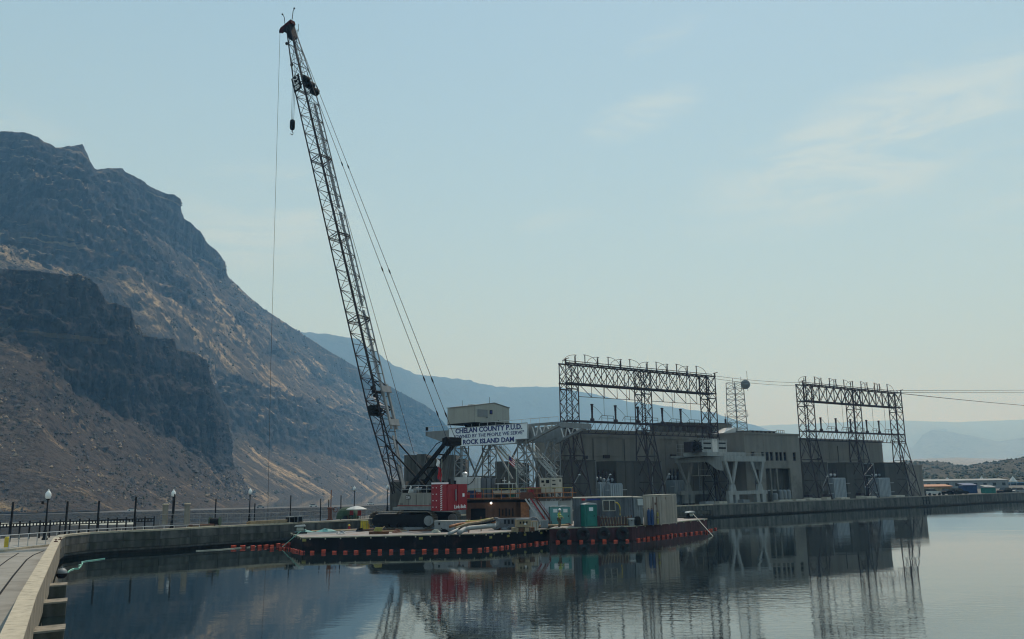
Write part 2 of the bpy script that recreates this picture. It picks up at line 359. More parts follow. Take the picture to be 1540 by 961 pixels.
# ================================================================== terrain
def cr(a, b, c, d, t):
    return 0.5*((2*b) + (-a+c)*t + (2*a-5*b+4*c-d)*t*t + (-a+3*b-3*c+d)*t*t*t)
def inside(poly, x, y):
    c = False; n = len(poly); k = n-1
    for i in range(n):
        xi, yi = poly[i]; xj, yj = poly[k]
        if (yi > y) != (yj > y) and x < (xj-xi)*(y-yi)/(yj-yi)+xi: c = not c
        k = i
    return c
def grid_surface(name, ctrl, du, nv, amps, m, seed, fine=1.0, polys=(), push=0.0, talus=0.35, yscale=1.0):
    """ctrl: rows of (px, py, Y), each a polyline found along its sight lines; lofted, then broken up by noise.
    polys: cliff outlines; inside them the face is recessed, ribbed and carries the cliff attribute"""
    base = ctrl[0] if len(ctrl) < 3 else ctrl[1]
    xa, xb = base[0][0], base[-1][0]
    keys = []
    for p, q in zip(base, base[1:]):
        n = max(1, int(math.hypot(q[0]-p[0], q[1]-p[1])/du)); keys += [p[0]+(q[0]-p[0])*k/n for k in range(n)]
    keys.append(xb)
    def at(row, f):
        x = row[0][0] + (row[-1][0]-row[0][0])*f
        for p, q in zip(row, row[1:]):
            if x <= q[0] + 1e-6:
                t = (x-p[0])/max(1e-6, q[0]-p[0]); return (x, p[1]+(q[1]-p[1])*t, p[2]+(q[2]-p[2])*t)
        return row[-1]
    fr = [(k-xa)/(xb-xa) for k in keys]
    nr = len(ctrl); rows = (nr-1)*nv + 1; cols = len(fr)
    G = [[at(r, f) for f in fr] for r in ctrl]
    Gp = [[hy(*c) for c in r] for r in G]
    vs = []; att = []
    jit = [(noise.noise(V((i*13.7, seed, 0)))) for i in range(8)]
    for i in range(rows):
        r0 = min(i//nv, nr-2); t = i/nv - r0
        amp = amps[r0]*(1-t) + amps[r0+1]*t
        for j in range(cols):
            p = Gp[r0][j].lerp(Gp[r0+1][j], t)
            px = G[r0][j][0]*(1-t) + G[r0+1][j][0]*t; py = G[r0][j][1]*(1-t) + G[r0+1][j][1]*t
            mk = 0.0
            if polys:
                wx = noise.fractal(V((px/22.0, py/22.0, seed)), 0.8, 2.1, 3)*11; wy = noise.fractal(V((px/16.0, py/30.0, seed+9)), 0.8, 2.1, 3)*9
                hit = 0
                for ox, oy in ((0, 0), (3, 2), (-3, 2), (2, -3), (-2, -3)):
                    for P_ in polys:
                        if inside(P_, px+wx+ox, py+wy+oy): hit += 1; break
                mk = hit/5.0
            q = p/90.0 + V((seed, 0, 0))
            n1 = noise.fractal(q, 0.9, 2.1, 5)
            q2 = V((p.x/17.0, p.y/17.0, p.z/150.0 + seed))
            n2 = 1 - abs(noise.fractal(q2, 0.7, 2.3, 5))*2
            n3 = noise.fractal(V((p.x/9.0, p.y/9.0, p.z/11.0+seed)), 0.8, 2.1, 3)
            n4 = noise.noise(V((p.x/260.0, p.y/260.0, p.z/13.0)))
            rb = talus + (1-talus)*mk
            off = V((0.75, -0.66, 0))*(n1*amp*0.75 + n2*amp*0.55*rb*(.35+.65*mk) + n3*amp*(0.22+.22*mk)*fine*rb + n4*amp*0.45*mk - mk*push*min(1.0, amp/10.0)) + V((0, 0, 1))*(n1*amp*0.2 + n3*amp*0.16*fine)
            vs.append(p + off); att.append(mk)
    fs = [(i*cols+j, i*cols+j+1, (i+1)*cols+j+1, (i+1)*cols+j) for i in range(rows-1) for j in range(cols-1)]
    me = bpy.data.meshes.new(name); me.from_pydata([tuple(v) for v in vs], [], fs)
    a_ = me.attributes.new('cliff', 'FLOAT', 'POINT'); a_.data.foreach_set('value', att)
    me.materials.append(m)
    me.polygons.foreach_set('use_smooth', [True]*len(fs))
    o = bpy.data.objects.new(name, me); col.objects.link(o); o['kind'] = 'structure'
    return o
def rock_mat(name, rock, talus, grass, grassamt=0.5, s=1.0, cliff=0.55, wash=0.0):
    m = bpy.data.materials.new(name); m.use_nodes = True
    t = m.node_tree; b = t.nodes['Principled BSDF']; b.inputs['Roughness'].default_value = 0.95; b.inputs['Specular IOR Level'].default_value = 0.15
    g = N(t, 'ShaderNodeNewGeometry')
    sp = N(t, 'ShaderNodeSeparateXYZ'); t.links.new(g.outputs['Normal'], sp.inputs[0])
    def nz(scale, mapping, det=7, rough=0.6, dist=0.0):
        mp = N(t, 'ShaderNodeMapping'); mp.inputs['Scale'].default_value = mapping
        t.links.new(g.outputs['Position'], mp.inputs[0])
        n = N(t, 'ShaderNodeTexNoise'); n.inputs['Scale'].default_value = scale; n.inputs['Detail'].default_value = det
        n.inputs['Roughness'].default_value = rough; n.inputs['Distortion'].default_value = dist
        t.links.new(mp.outputs[0], n.inputs[0]); return n.outputs[0]
    def mr(x, a, b2, c=0.0, d=1.0):
        r = N(t, 'ShaderNodeMapRange'); r.interpolation_type = 'SMOOTHSTEP'
        for k, vv in zip(('From Min', 'From Max', 'To Min', 'To Max'), (a, b2, c, d)): r.inputs[k].default_value = vv
        t.links.new(x, r.inputs[0]); return r.outputs[0]
    def mix(f, a, c):
        x = N(t, 'ShaderNodeMix', data_type='RGBA')
        t.links.new(f, x.inputs['Factor'])
        for k, vv in (('A', a), ('B', c)):
            if isinstance(vv, tuple): x.inputs[k].default_value = (*vv, 1)
            else: t.links.new(vv, x.inputs[k])
        return x.outputs['Result']
    streaks = nz(1.0*s, (0.007, 0.055, 0.007), 10, 0.72, 0.5)      # long in the fall line
    blot = nz(1.0*s, (0.02, 0.02, 0.02), 9, 0.7)
    spots = nz(1.0*s, (0.35, 0.35, 0.35), 4, 0.7)
    colm = nz(1.0*s, (0.16, 0.16, 0.012), 6, 0.6)
    flat = mr(sp.outputs[2], cliff-0.14, cliff+0.10)
    at_ = N(t, 'ShaderNodeAttribute'); at_.attribute_name = 'cliff'
    inv = M2(t, 'SUBTRACT', 1.0, M2(t, 'MULTIPLY', at_.outputs['Fac'], 0.93))
    flat = M2(t, 'MAXIMUM', M2(t, 'MULTIPLY', flat, inv), M2(t, 'MULTIPLY', mr(sp.outputs[2], 0.66, 0.84), 0.7))
    gsel = M2(t, 'ADD', M2(t, 'MULTIPLY', streaks, 0.6), M2(t, 'MULTIPLY', blot, 0.4))
    gfac = mr(gsel, 0.62-0.22*grassamt, 0.70-0.18*grassamt)
    tal = mix(gfac, talus, grass)
    bush = mr(M2(t, 'ADD', M2(t, 'MULTIPLY', spots, .6), M2(t, 'MULTIPLY', nz(1.0*s, (0.09, 0.09, 0.09), 6, 0.75), .4)), 0.50, 0.58)
    tal = mix(M2(t, 'MULTIPLY', bush, 0.8), tal, tuple(x*0.32 for x in talus))
    tal = mix(mr(spots, 0.40, 0.30), tal, tuple(min(1, x*1.7) for x in talus))
    rk = mix(mr(colm, 0.35, 0.65), tuple(x*0.35 for x in rock), tuple(x*2.1 for x in rock))
    rk = mix(mr(spots, 0.58, 0.70), rk, tuple(x*2.6 for x in rock))
    band_ = nz(1.0, (0.0035, 0.0035, 0.075), 6, 0.6, 0.3)
    rk = mix(M2(t, 'MULTIPLY', mr(band_, 0.56, 0.62), 0.6), rk, tuple(x*0.6 for x in talus))
    rk = mix(M2(t, 'MULTIPLY', mr(band_, 0.645, 0.67), 0.55), rk, tuple(x*0.6 for x in grass))
    rk = mix(M2(t, 'MULTIPLY', mr(band_, 0.44, 0.38), 0.6), rk, tuple(x*0.3 for x in rock))
    fin = mix(flat, rk, tal)
    t.links.new(fin, b.inputs['Base Color'])
    hgt = M2(t, 'ADD', M2(t, 'MULTIPLY', spots, 1.0), M2(t, 'MULTIPLY', colm, 2.0))
    bp = N(t, 'ShaderNodeBump'); bp.inputs['Strength'].default_value = 0.9; bp.inputs['Distance'].default_value = 4.0
    t.links.new(hgt, bp.inputs['Height']); t.links.new(bp.outputs[0], b.inputs['Normal'])
    return m
RA = rock_mat('basalt_spur_rock', (0.024, 0.023, 0.023), (0.078, 0.060, 0.048), (0.36, 0.25, 0.14), 0.42, s=.8)
RB = rock_mat('basalt_mountain_rock', (0.030, 0.029, 0.029), (0.075, 0.060, 0.047), (0.48, 0.345, 0.195), 0.58, s=0.6)
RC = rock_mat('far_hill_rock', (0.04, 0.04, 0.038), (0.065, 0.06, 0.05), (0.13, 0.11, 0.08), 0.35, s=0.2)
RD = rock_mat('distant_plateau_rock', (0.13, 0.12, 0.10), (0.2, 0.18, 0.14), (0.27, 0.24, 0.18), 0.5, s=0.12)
# nearer spur: dark columnar cliff over a long scree slope
A = [
 # top (behind cliff edge)
 [(-260, 365, 700), (-60, 412, 690), (60, 424, 700), (150, 447, 720), (197, 480, 740), (235, 520, 780), (280, 530, 830), (312, 560, 880), (345, 620, 980)],
 [(-260, 350, 560), (-60, 396, 580), (0, 405, 590), (60, 408, 600), (100, 416, 612), (116, 413, 616), (148, 428, 630), (152, 440, 632), (163, 456, 636), (175, 455, 645), (197, 463, 660), (201, 478, 668), (209, 503, 690), (235, 508, 720), (263, 509, 745), (267, 527, 755), (290, 531, 775), (311, 541, 800), (316, 570, 830), (322, 600, 880), (345, 640, 960)],
 [(-260, 420, 540), (-60, 440, 565), (52, 470, 588), (150, 500, 620), (200, 530, 650), (222, 560, 690), (268, 580, 735), (316, 596, 790), (345, 650, 950)],
 [(-260, 500, 520), (-60, 500, 548), (58, 540, 570), (130, 608, 600), (190, 630, 632), (236, 652, 672), (285, 668, 720), (328, 690, 780), (352, 705, 930)],
 [(-260, 640, 470), (-60, 640, 480), (60, 655, 500), (140, 690, 540), (200, 700, 580), (252, 712, 625), (310, 728, 680), (352, 738, 750), (378, 742, 900)],
 [(-260, 772, 415), (-60, 770, 418), (60, 768, 425), (140, 768, 440), (200, 767, 470), (262, 767, 520), (330, 767, 585), (385, 766, 680), (425, 765, 850)],
]
PA = [[(-400, 380), (0, 404), (60, 407), (150, 429), (200, 462), (210, 500), (265, 508), (268, 528), (312, 540), (345, 540), (362, 600), (352, 700), (330, 712), (300, 690), (245, 655), (150, 612), (110, 595), (55, 540), (0, 470), (-400, 440)]]
spur = grid_surface('basalt_spur_hill', A, 1.6, 44, [3, 4, 12, 8, 5.0, 0.6], RA, 3.1, polys=PA, push=5, talus=.5)
# main mountain wall
B = [
 [(-300, 130, 1300), (-10, 215, 1270), (120, 240, 1290), (165, 270, 1330), (270, 320, 1480), (335, 410, 1660), (450, 515, 2050), (540, 572, 2400), (658, 640, 2800), (720, 700, 3000)],
 [(-300, 150, 1100), (-120, 190, 1090), (-2, 197, 1080), (12, 196.5, 1078), (40, 198, 1080), (55, 204, 1085), (68, 213, 1095), (84, 222, 1105), (105, 219, 1120), (125, 216, 1140), (129, 222, 1150), (134, 236, 1160), (141, 253, 1170), (146, 255, 1175), (165, 252, 1200), (186, 253, 1230), (190, 259, 1240), (212, 268, 1260), (232, 283, 1290), (250, 291, 1310), (262, 293, 1320), (271, 300, 1340), (273, 312, 1360), (275, 326, 1370), (290, 335, 1400), (302, 348, 1440), (309, 363, 1460), (328, 380, 1520), (337, 392, 1550), (339, 405, 1560), (346, 430, 1580), (370, 448, 1680), (400, 467, 1800), (450, 499, 1980), (500, 531, 2150), (560, 567, 2350), (610, 594, 2500), (640, 609, 2600), (655, 620, 2650), (672, 640, 2700), (690, 668, 2780), (712, 700, 2850)],
 [(-300, 280, 1060), (-2, 250, 1040), (60, 255, 1040), (110, 268, 1070), (160, 285, 1140), (205, 318, 1200), (245, 348, 1270), (276, 380, 1370), (306, 412, 1440), (344, 440, 1530), (402, 485, 1760), (495, 558, 2080), (575, 607, 2380), (640, 634, 2560), (700, 705, 2750)],
 [(-300, 330, 1000), (-2, 352, 980), (60, 375, 985), (118, 392, 1010), (170, 395, 1080), (215, 400, 1150), (262, 430, 1220), (300, 455, 1290), (335, 480, 1370), (380, 505, 1460), (430, 540, 1680), (500, 588, 1950), (560, 622, 2200), (622, 650, 2400), (690, 710, 2600)],
 [(-300, 480, 900), (-2, 440, 900), (60, 470, 920), (110, 490, 950), (160, 500, 990), (225, 500, 1050), (275, 530, 1110), (320, 555, 1170), (370, 575, 1240), (420, 590, 1330), (470, 605, 1500), (520, 618, 1720), (565, 635, 1950), (610, 660, 2200), (680, 715, 2400)],
 [(-300, 620, 850), (-2, 560, 850), (60, 580, 870), (110, 600, 890), (170, 610, 920), (240, 620, 970), (300, 640, 1030), (350, 655, 1110), (405, 680, 1180), (450, 684, 1270), (500, 695, 1410), (540, 702, 1560), (575, 705, 1750), (620, 712, 1980), (680, 725, 2200)],
 [(-300, 765, 700), (-2, 765, 720), (60, 765, 740), (120, 765, 760), (190, 765, 790), (270, 765, 830), (340, 765, 880), (400, 765, 930), (450, 764, 1000), (500, 763, 1080), (540, 762, 1200), (580, 761, 1350), (620, 760, 1500), (670, 758, 1700), (730, 755, 2000)],
]
PB = [[(-400, 100), (0, 180), (130, 205), (250, 275), (350, 428), (330, 421), (225, 345), (214, 352), (240, 385), (290, 430), (308, 478), (262, 455), (235, 425), (182, 400), (165, 408), (150, 432), (110, 405), (60, 402), (0, 372), (-400, 330)],
 [(326, 555), (380, 578), (425, 592), (458, 600), (533, 614), (552, 622), (600, 616), (656, 622), (730, 690), (700, 715), (640, 712), (592, 700), (567, 704), (520, 694), (470, 682), (440, 675), (425, 697), (400, 672), (383, 658), (333, 646)],
 [(395, 515), (440, 538), (430, 552), (398, 535)], [(352, 470), (380, 480), (372, 500), (350, 490)], [(470, 560), (505, 570), (500, 585), (468, 578)]]
mount = grid_surface('basalt_mountain', B, 2.2, 40, [4, 3.5, 16, 15, 12, 10, 1.0], RB, 11.7, polys=PB, push=9, talus=.3)
def scatter(name, label, src, n, rmin, rmax, m, seed, flat=.8, want_cliff=False, zmin=-5, patchy=.0):
    rr = random.Random(seed); vv = src.data.vertices; at = src.data.attributes['cliff'].data; mb = MB(); k = 0; tries = 0
    while k < n and tries < n*12:
        tries += 1; i = rr.randrange(len(vv)); p = vv[i].co
        if (at[i].value > .4) != want_cliff or p.z < zmin: continue
        if patchy and noise.fractal(V((p.x/40, p.y/40, p.z/40+seed)), .8, 2.1, 3) < patchy: continue
        k += 1
        r_ = rmin + (rmax-rmin)*rr.random()**2.5; r_ *= (p.y/700.0)**.7; n0 = 5; ph0 = rr.random()*6.28
        c = p + V((rr.uniform(-2, 2), rr.uniform(-2, 2), 0))
        ring = [c + V((r_*rr.uniform(.6, 1.2)*math.cos(ph0+6.283*i2/n0), r_*rr.uniform(.6, 1.2)*math.sin(ph0+6.283*i2/n0), -r_*rr.uniform(.0, .5))) for i2 in range(n0)]
        vs = [c + V((r_*rr.uniform(-.3, .3), r_*rr.uniform(-.3, .3), r_*flat*rr.uniform(.7, 1.2)))] + ring + [c - V((0, 0, r_))]
        mb.v += vs; b0 = len(mb.v) - len(vs)
        mb.f += [(b0, b0+1+i2, b0+1+(i2+1) % n0) for i2 in range(n0)] + [(b0+n0+1, b0+1+(i2+1) % n0, b0+1+i2) for i2 in range(n0)]
    o = mb.build(name, m, kind='stuff'); tag(o, label, 'rocks' if 'boulder' in name else 'brush'); return o
BM = mat('basalt_boulder', (0.075, 0.063, 0.053), 0.95, var=.35, scale=.05); BT = mat('tan_boulder', (0.24, 0.18, 0.12), 0.95, var=.3, scale=.05); SB = mat('dry_sagebrush', (0.04, 0.042, 0.028), 0.95, var=.3, scale=.05)
scatter('scree_boulders', 'dark basalt boulders littering the scree below the near cliff', spur, 3800, .5, 2.4, BM, 1, patchy=-.05)
scatter('pale_boulders', 'paler tan boulders among the scree of the near spur', spur, 1500, .5, 2.0, BT, 2, patchy=.12)
scatter('hillside_brush', 'dark sagebrush dotted over the near scree slope', spur, 2200, .5, 1.6, SB, 3, patchy=.1)
scatter('cliff_boulders', 'blocky rubble caught on the ledges of the near cliff', spur, 700, .6, 1.8, BM, 4, want_cliff=True)
scatter('mountain_brush', 'dark brush dotted over the talus of the main mountain', mount, 3600, .7, 2.2, SB, 5, patchy=.12)
scatter('mountain_boulders', 'pale boulders on the talus of the main mountain', mount, 1300, .7, 1.8, BT, 6, patchy=.15)
# far blue hills up the valley
C = [
 [(380, 520, 5600), (440, 520, 5600), (500, 518, 5700), (545, 530, 5800), (585, 560, 5900), (640, 575, 6200), (740, 590, 6600), (840, 590, 6800), (940, 612, 7000), (1040, 625, 7200), (1100, 640, 7300), (1150, 655, 7400), (1300, 700, 7500)],
 [(380, 500, 4800), (440, 499, 4800), (500, 503, 4900), (540, 510, 4950), (590, 548, 5100), (620, 562, 5500), (700, 571, 5900), (745, 582, 6100), (842, 582, 6300), (940, 603, 6500), (1075, 621, 6700), (1145, 643, 6900), (1300, 702, 7000)],
 [(380, 640, 4000), (440, 640, 4000), (500, 640, 4100), (540, 640, 4200), (600, 650, 4400), (640, 655, 4600), (720, 660, 4900), (780, 665, 5000), (860, 670, 5200), (950, 675, 5400), (1075, 680, 5600), (1145, 690, 5900), (1300, 705, 6000)],
 [(380, 742, 3000), (440, 742, 3000), (500, 742, 3000), (540, 741, 3100), (600, 740, 3200), (640, 740, 3300), (720, 738, 3500), (780, 737, 3700), (860, 735, 3900), (950, 733, 4200), (1075, 731, 4500), (1145, 729, 4800), (1300, 726, 5000)],
]
grid_surface('far_valley_hills', C, 6, 16, [12, 22, 30, 3], RC, 23.0)
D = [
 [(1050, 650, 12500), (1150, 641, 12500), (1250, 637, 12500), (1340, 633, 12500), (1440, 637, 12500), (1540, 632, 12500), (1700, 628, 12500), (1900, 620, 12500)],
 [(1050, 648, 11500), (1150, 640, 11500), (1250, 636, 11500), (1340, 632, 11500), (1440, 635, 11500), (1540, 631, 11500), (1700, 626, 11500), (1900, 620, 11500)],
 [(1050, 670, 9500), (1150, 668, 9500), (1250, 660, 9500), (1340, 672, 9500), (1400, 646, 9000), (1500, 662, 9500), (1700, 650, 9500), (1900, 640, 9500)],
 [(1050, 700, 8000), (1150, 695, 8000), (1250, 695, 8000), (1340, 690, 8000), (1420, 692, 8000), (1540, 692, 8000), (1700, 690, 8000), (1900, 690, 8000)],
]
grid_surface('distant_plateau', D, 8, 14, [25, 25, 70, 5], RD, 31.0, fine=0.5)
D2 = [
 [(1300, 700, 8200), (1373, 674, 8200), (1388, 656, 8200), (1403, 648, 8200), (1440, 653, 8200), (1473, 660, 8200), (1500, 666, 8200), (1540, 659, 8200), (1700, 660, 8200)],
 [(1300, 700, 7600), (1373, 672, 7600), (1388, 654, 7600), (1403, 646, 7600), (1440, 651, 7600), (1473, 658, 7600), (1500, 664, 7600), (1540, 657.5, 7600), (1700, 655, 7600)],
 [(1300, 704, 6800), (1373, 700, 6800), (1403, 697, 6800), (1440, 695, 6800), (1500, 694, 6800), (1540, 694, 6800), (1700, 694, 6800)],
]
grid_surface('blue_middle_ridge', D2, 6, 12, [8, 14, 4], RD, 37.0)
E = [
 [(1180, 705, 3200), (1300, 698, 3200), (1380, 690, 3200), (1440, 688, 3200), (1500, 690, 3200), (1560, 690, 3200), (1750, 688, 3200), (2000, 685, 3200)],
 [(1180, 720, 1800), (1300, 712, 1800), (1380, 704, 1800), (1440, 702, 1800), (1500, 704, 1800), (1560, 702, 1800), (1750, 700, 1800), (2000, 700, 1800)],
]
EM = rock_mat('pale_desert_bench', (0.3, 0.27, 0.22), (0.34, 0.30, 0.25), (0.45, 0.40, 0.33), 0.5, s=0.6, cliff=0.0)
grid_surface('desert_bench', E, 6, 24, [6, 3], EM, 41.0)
Fh = [
 [(1300, 705, 900), (1370, 696, 880), (1410, 695, 860), (1450, 703, 840), (1490, 698, 820), (1540, 690, 800), (1650, 684, 800), (1850, 680, 800)],
 [(1300, 704, 800), (1370, 695, 790), (1410, 694.5, 770), (1450, 702, 760), (1490, 696, 740), (1540, 689, 720), (1650, 682, 700), (1850, 678, 700)],
 [(1300, 718, 620), (1370, 714, 610), (1410, 714, 600), (1450, 715, 590), (1490, 713, 580), (1540, 711, 570), (1650, 708, 560), (1850, 700, 560)],
 [(1300, 727, 420), (1370, 726, 410), (1410, 726, 400), (1450, 725, 395), (1490, 725, 390), (1540, 725, 385), (1650, 724, 380), (1850, 720, 380)],
]
FM = rock_mat('scrub_hill_ground', (0.07, 0.065, 0.05), (0.10, 0.09, 0.065), (0.22, 0.19, 0.14), 0.4, s=.7, cliff=0.2)
sh = grid_surface('scrub_hill', Fh, 4, 22, [1.6, 3.0, 2.6, 0.3], FM, 51.0, talus=1.0)
# sagebrush and juniper on the near hill, too many to count
mb = MB(); vv = sh.data.vertices; rr_ = random.Random(5)
for k in range(5200):
    p = vv[rr_.randrange(len(vv))].co
    if p.y > 860 or noise.fractal(V((p.x/28, p.y/28, 3)), .8, 2.1, 3) < rr_.uniform(-.3, .25): continue
    r_ = .4 + 1.6*rr_.random()**2.5; n0 = 5
    c = p + V((rr_.uniform(-3, 3), rr_.uniform(-3, 3), 0)); vs = [c + V((0, 0, r_*rr_.uniform(.8, 1.3)))] + [c + V((r_*rr_.uniform(.7, 1.2)*math.cos(6.283*i/n0), r_*math.sin(6.283*i/n0), r_*rr_.uniform(.1, .5))) for i in range(n0)] + [c - V((0, 0, .5))]
    mb.add(vs, [(0, 1+i, 1+(i+1) % n0) for i in range(n0)] + [(n0+1, 1+(i+1) % n0, 1+i) for i in range(n0)])
o = mb.build('scrub', mat('sagebrush', (0.045, 0.055, 0.035), 0.95, var=.3), kind='stuff'); tag(o, 'dark low scrub dotted over the near hill at the far right', 'scrub')
# ------------------------------------------------------------------ water and ground
wm = bpy.data.materials.new('river_water'); wm.use_nodes = True
t = wm.node_tree; b = t.nodes['Principled BSDF']
b.inputs['Base Color'].default_value = (0.008, 0.016, 0.019, 1); b.inputs['Roughness'].default_value = 0.03; b.inputs['IOR'].default_value = 1.45
b.inputs['Specular IOR Level'].default_value = 0.5
g = N(t, 'ShaderNodeNewGeometry')
def wn(sx, sy, scale, det):
    mp = N(t, 'ShaderNodeMapping'); mp.inputs['Scale'].default_value = (sx, sy, 1); t.links.new(g.outputs['Position'], mp.inputs[0])
    n = N(t, 'ShaderNodeTexNoise'); n.inputs['Scale'].default_value = scale; n.inputs['Detail'].default_value = det; n.inputs['Roughness'].default_value = 0.55
    t.links.new(mp.outputs[0], n.inputs[0]); return n.outputs[0]
fine = wn(1.0, 1.7, 1.5, 3); swell = wn(0.5, 1.0, 0.22, 2); patch = wn(0.35, 1.0, 0.035, 2)
pm = N(t, 'ShaderNodeMapRange'); pm.interpolation_type = 'SMOOTHSTEP'; pm.inputs['From Min'].default_value = 0.40; pm.inputs['From Max'].default_value = 0.66
pm.inputs['To Min'].default_value = 0.05; pm.inputs['To Max'].default_value = 1.0
t.links.new(patch, pm.inputs[0])
# ripples fade with the distance at which they are seen: wave height in metres stays true, slopes are tiny
h = M2(t, 'ADD', M2(t, 'MULTIPLY', M2(t, 'MULTIPLY', fine, pm.outputs[0]), 0.007), M2(t, 'MULTIPLY', swell, 0.012))
# a light breeze ruffles the water close in, in front of the barges
sx_ = N(t, 'ShaderNodeSeparateXYZ'); t.links.new(g.outputs['Position'], sx_.inputs[0])
def band(o, a, b_):
    r = N(t, 'ShaderNodeMapRange'); r.interpolation_type = 'SMOOTHSTEP'; r.inputs['From Min'].default_value = a; r.inputs['From Max'].default_value = b_; t.links.new(o, r.inputs[0]); return r.outputs[0]
brz = M2(t, 'MULTIPLY', M2(t, 'MULTIPLY', band(sx_.outputs[1], 56, 36), band(sx_.outputs[0], -9, -3)), M2(t, 'ADD', band(sx_.outputs[0], 24, 17), .12))
brz = M2(t, 'MULTIPLY', brz, band(patch, 0.40, 0.60))
chop = wn(0.55, 1.6, 1.9, 2)
h = M2(t, 'ADD', h, M2(t, 'MULTIPLY', M2(t, 'MULTIPLY', chop, brz), 0.0058))
bp = N(t, 'ShaderNodeBump'); bp.inputs['Strength'].default_value = 1.0; bp.inputs['Distance'].default_value = 1.0
t.links.new(h, bp.inputs['Height']); t.links.new(bp.outputs[0], b.inputs['Normal'])
gl = N(t, 'ShaderNodeBsdfGlossy'); gl.inputs['Roughness'].default_value = 0.02; gl.inputs['Color'].default_value = (.95, .98, .97, 1); t.links.new(bp.outputs[0], gl.inputs['Normal'])
ms = N(t, 'ShaderNodeMixShader'); ms.inputs[0].default_value = 0.17; t.links.new(b.outputs[0], ms.inputs[1]); t.links.new(gl.outputs[0], ms.inputs[2]); t.links.new(ms.outputs[0], t.nodes['Material Output'].inputs['Surface'])
DL = [V(p + (0,)) for p in [(16, -33), (-12.0, 22.0), (-16.4, 30.7), (-33.8, 66.2), (-35.5, 70.2), (-35.2, 73.6), (-33.4, 75.8), (-30.9, 77.4), (-27.3, 81.9), (-22.9, 86.4), (-18.6, 90.6), (-16.3, 93), (-8, 100.5), (1, 108.7), (15, 120.5), (29.6, 132.1), (78.2, 168.6), (116.2, 197.1), (426, 429.5)]]
mb = MB()
poly = [V((p.x, p.y, 0)) for p in DL]
# the water sheet follows the dam face (set 1.2 m back under it) and runs out to the right
def offset_line(pts, d):
    res = []
    for i, p in enumerate(pts):
        a = (pts[i]-pts[i-1]).normalized() if i else (pts[1]-pts[0]).normalized()
        c = (pts[i+1]-pts[i]).normalized() if i < len(pts)-1 else a
        t_ = (a+c).normalized(); n = V((-t_.y, t_.x, 0))
        res.append(p + n*(d/max(0.5, t_.dot(a))))
    return res
back = offset_line(DL, 1.3)
mb.add([(p.x, p.y, 0) for p in back] + [(1800, 423, 0), (1800, -200, 0), (16, -200, 0)], [tuple(range(len(back)+3))])
struct(mb, 'water', wm)
# low river downstream of the dam, and the land under everything
mb = MB(); mb.add([(-900, 340, -9), (-60, 340, -9), (900, 1500, -9), (500, 3000, -9), (-900, 3000, -9)], [(0, 1, 2, 3, 4)])
struct(mb, 'tailwater', wm)
GM = rock_mat('dark_river_gravel', (0.05, 0.045, 0.04), (0.075, 0.066, 0.055), (0.14, 0.12, 0.09), 0.3, s=3.0, cliff=0.0)
mb = MB(); mb.add([(-30000, -30000, -13), (30000, -30000, -13), (30000, 30000, -13), (-30000, 30000, -13)], [(0, 1, 2, 3)])
struct(mb, 'ground', GM)
mb = MB()
mb.add([(-200, 60, -8.2), (-60, 60, -8.2), (-40, 110, -8.2), (10, 170, -8.2), (20, 352, -8.6), (-700, 352, -8.6), (-700, 60, -8.2)], [(0, 1, 2, 3, 4, 5, 6)])
struct(mb, 'rocky_bank', GM)
mb = MB(); mb.add([(-700, 350, -8.58), (-150, 350, -8.58), (-165, 384, -8.58), (-240, 384, -8.58), (-700, 378, -8.58)], [tuple(range(5))])  # added strip; bright look of the downstream channel put into its pale colour
struct(mb, 'bright_strip', mat('bright_strip_tone', (0.36, 0.37, 0.32), 0.95, var=.15, scale=.05))
# far bank: dark riprap and the road on top of it
mb = MB()
pts = [(-480, 392), (-250, 398), (-90, 470), (20, 620), (130, 900), (300, 1400)]
P0 = [V((x, y, -9.6)) for x, y in pts]; P1 = [V((x-3, y+9, -6.0)) for x, y in pts]; P2 = [V((x-22, y+28, -5.8)) for x, y in pts]
mb.add(P0+P1, [(i, i+1, i+7, i+6) for i in range(5)])
struct(mb, 'riprap_bank', GM)
mb = MB(); mb.add(P1+P2, [(i, i+1, i+7, i+6) for i in range(5)])
struct(mb, 'highway', mat('far_asphalt', (0.09, 0.088, 0.085), 0.9))
# dam crest road and yard
inn = offset_line(DL, 0.5)[:12]; far_ = offset_line(DL, 10.0)[:12]
mb = MB(); mb.add([(p.x, p.y, 1.0) for p in inn] + [(-31, 105, 1.0), (-44, 89, 1.0), (-58, 70, 1.0), (-62, 50, 1.0), (-40, 15, 1.0), (-10, -40, 1.0)], [tuple(range(18))])
struct(mb, 'road', mat('crest_road_concrete', (0.27, 0.255, 0.225), 0.9, var=0.16, scale=0.5, bump=0.004, tint=(0.20, 0.185, 0.16), tscale=0.35, tamt=0.6))
inn = offset_line(DL, 0.45)[10:]
mb = MB(); mb.add([(p.x, p.y, 1.35) for p in inn] + [(350, 560, 1.35), (90, 300, 1.35), (-14, 155, 1.35), (-20, 125, 1.35), (-22, 108, 1.35)], [tuple(range(len(inn)+5))])
struct(mb, 'yard', mat('yard_concrete', (0.10, 0.095, 0.085), 0.9, var=0.2, scale=0.3))
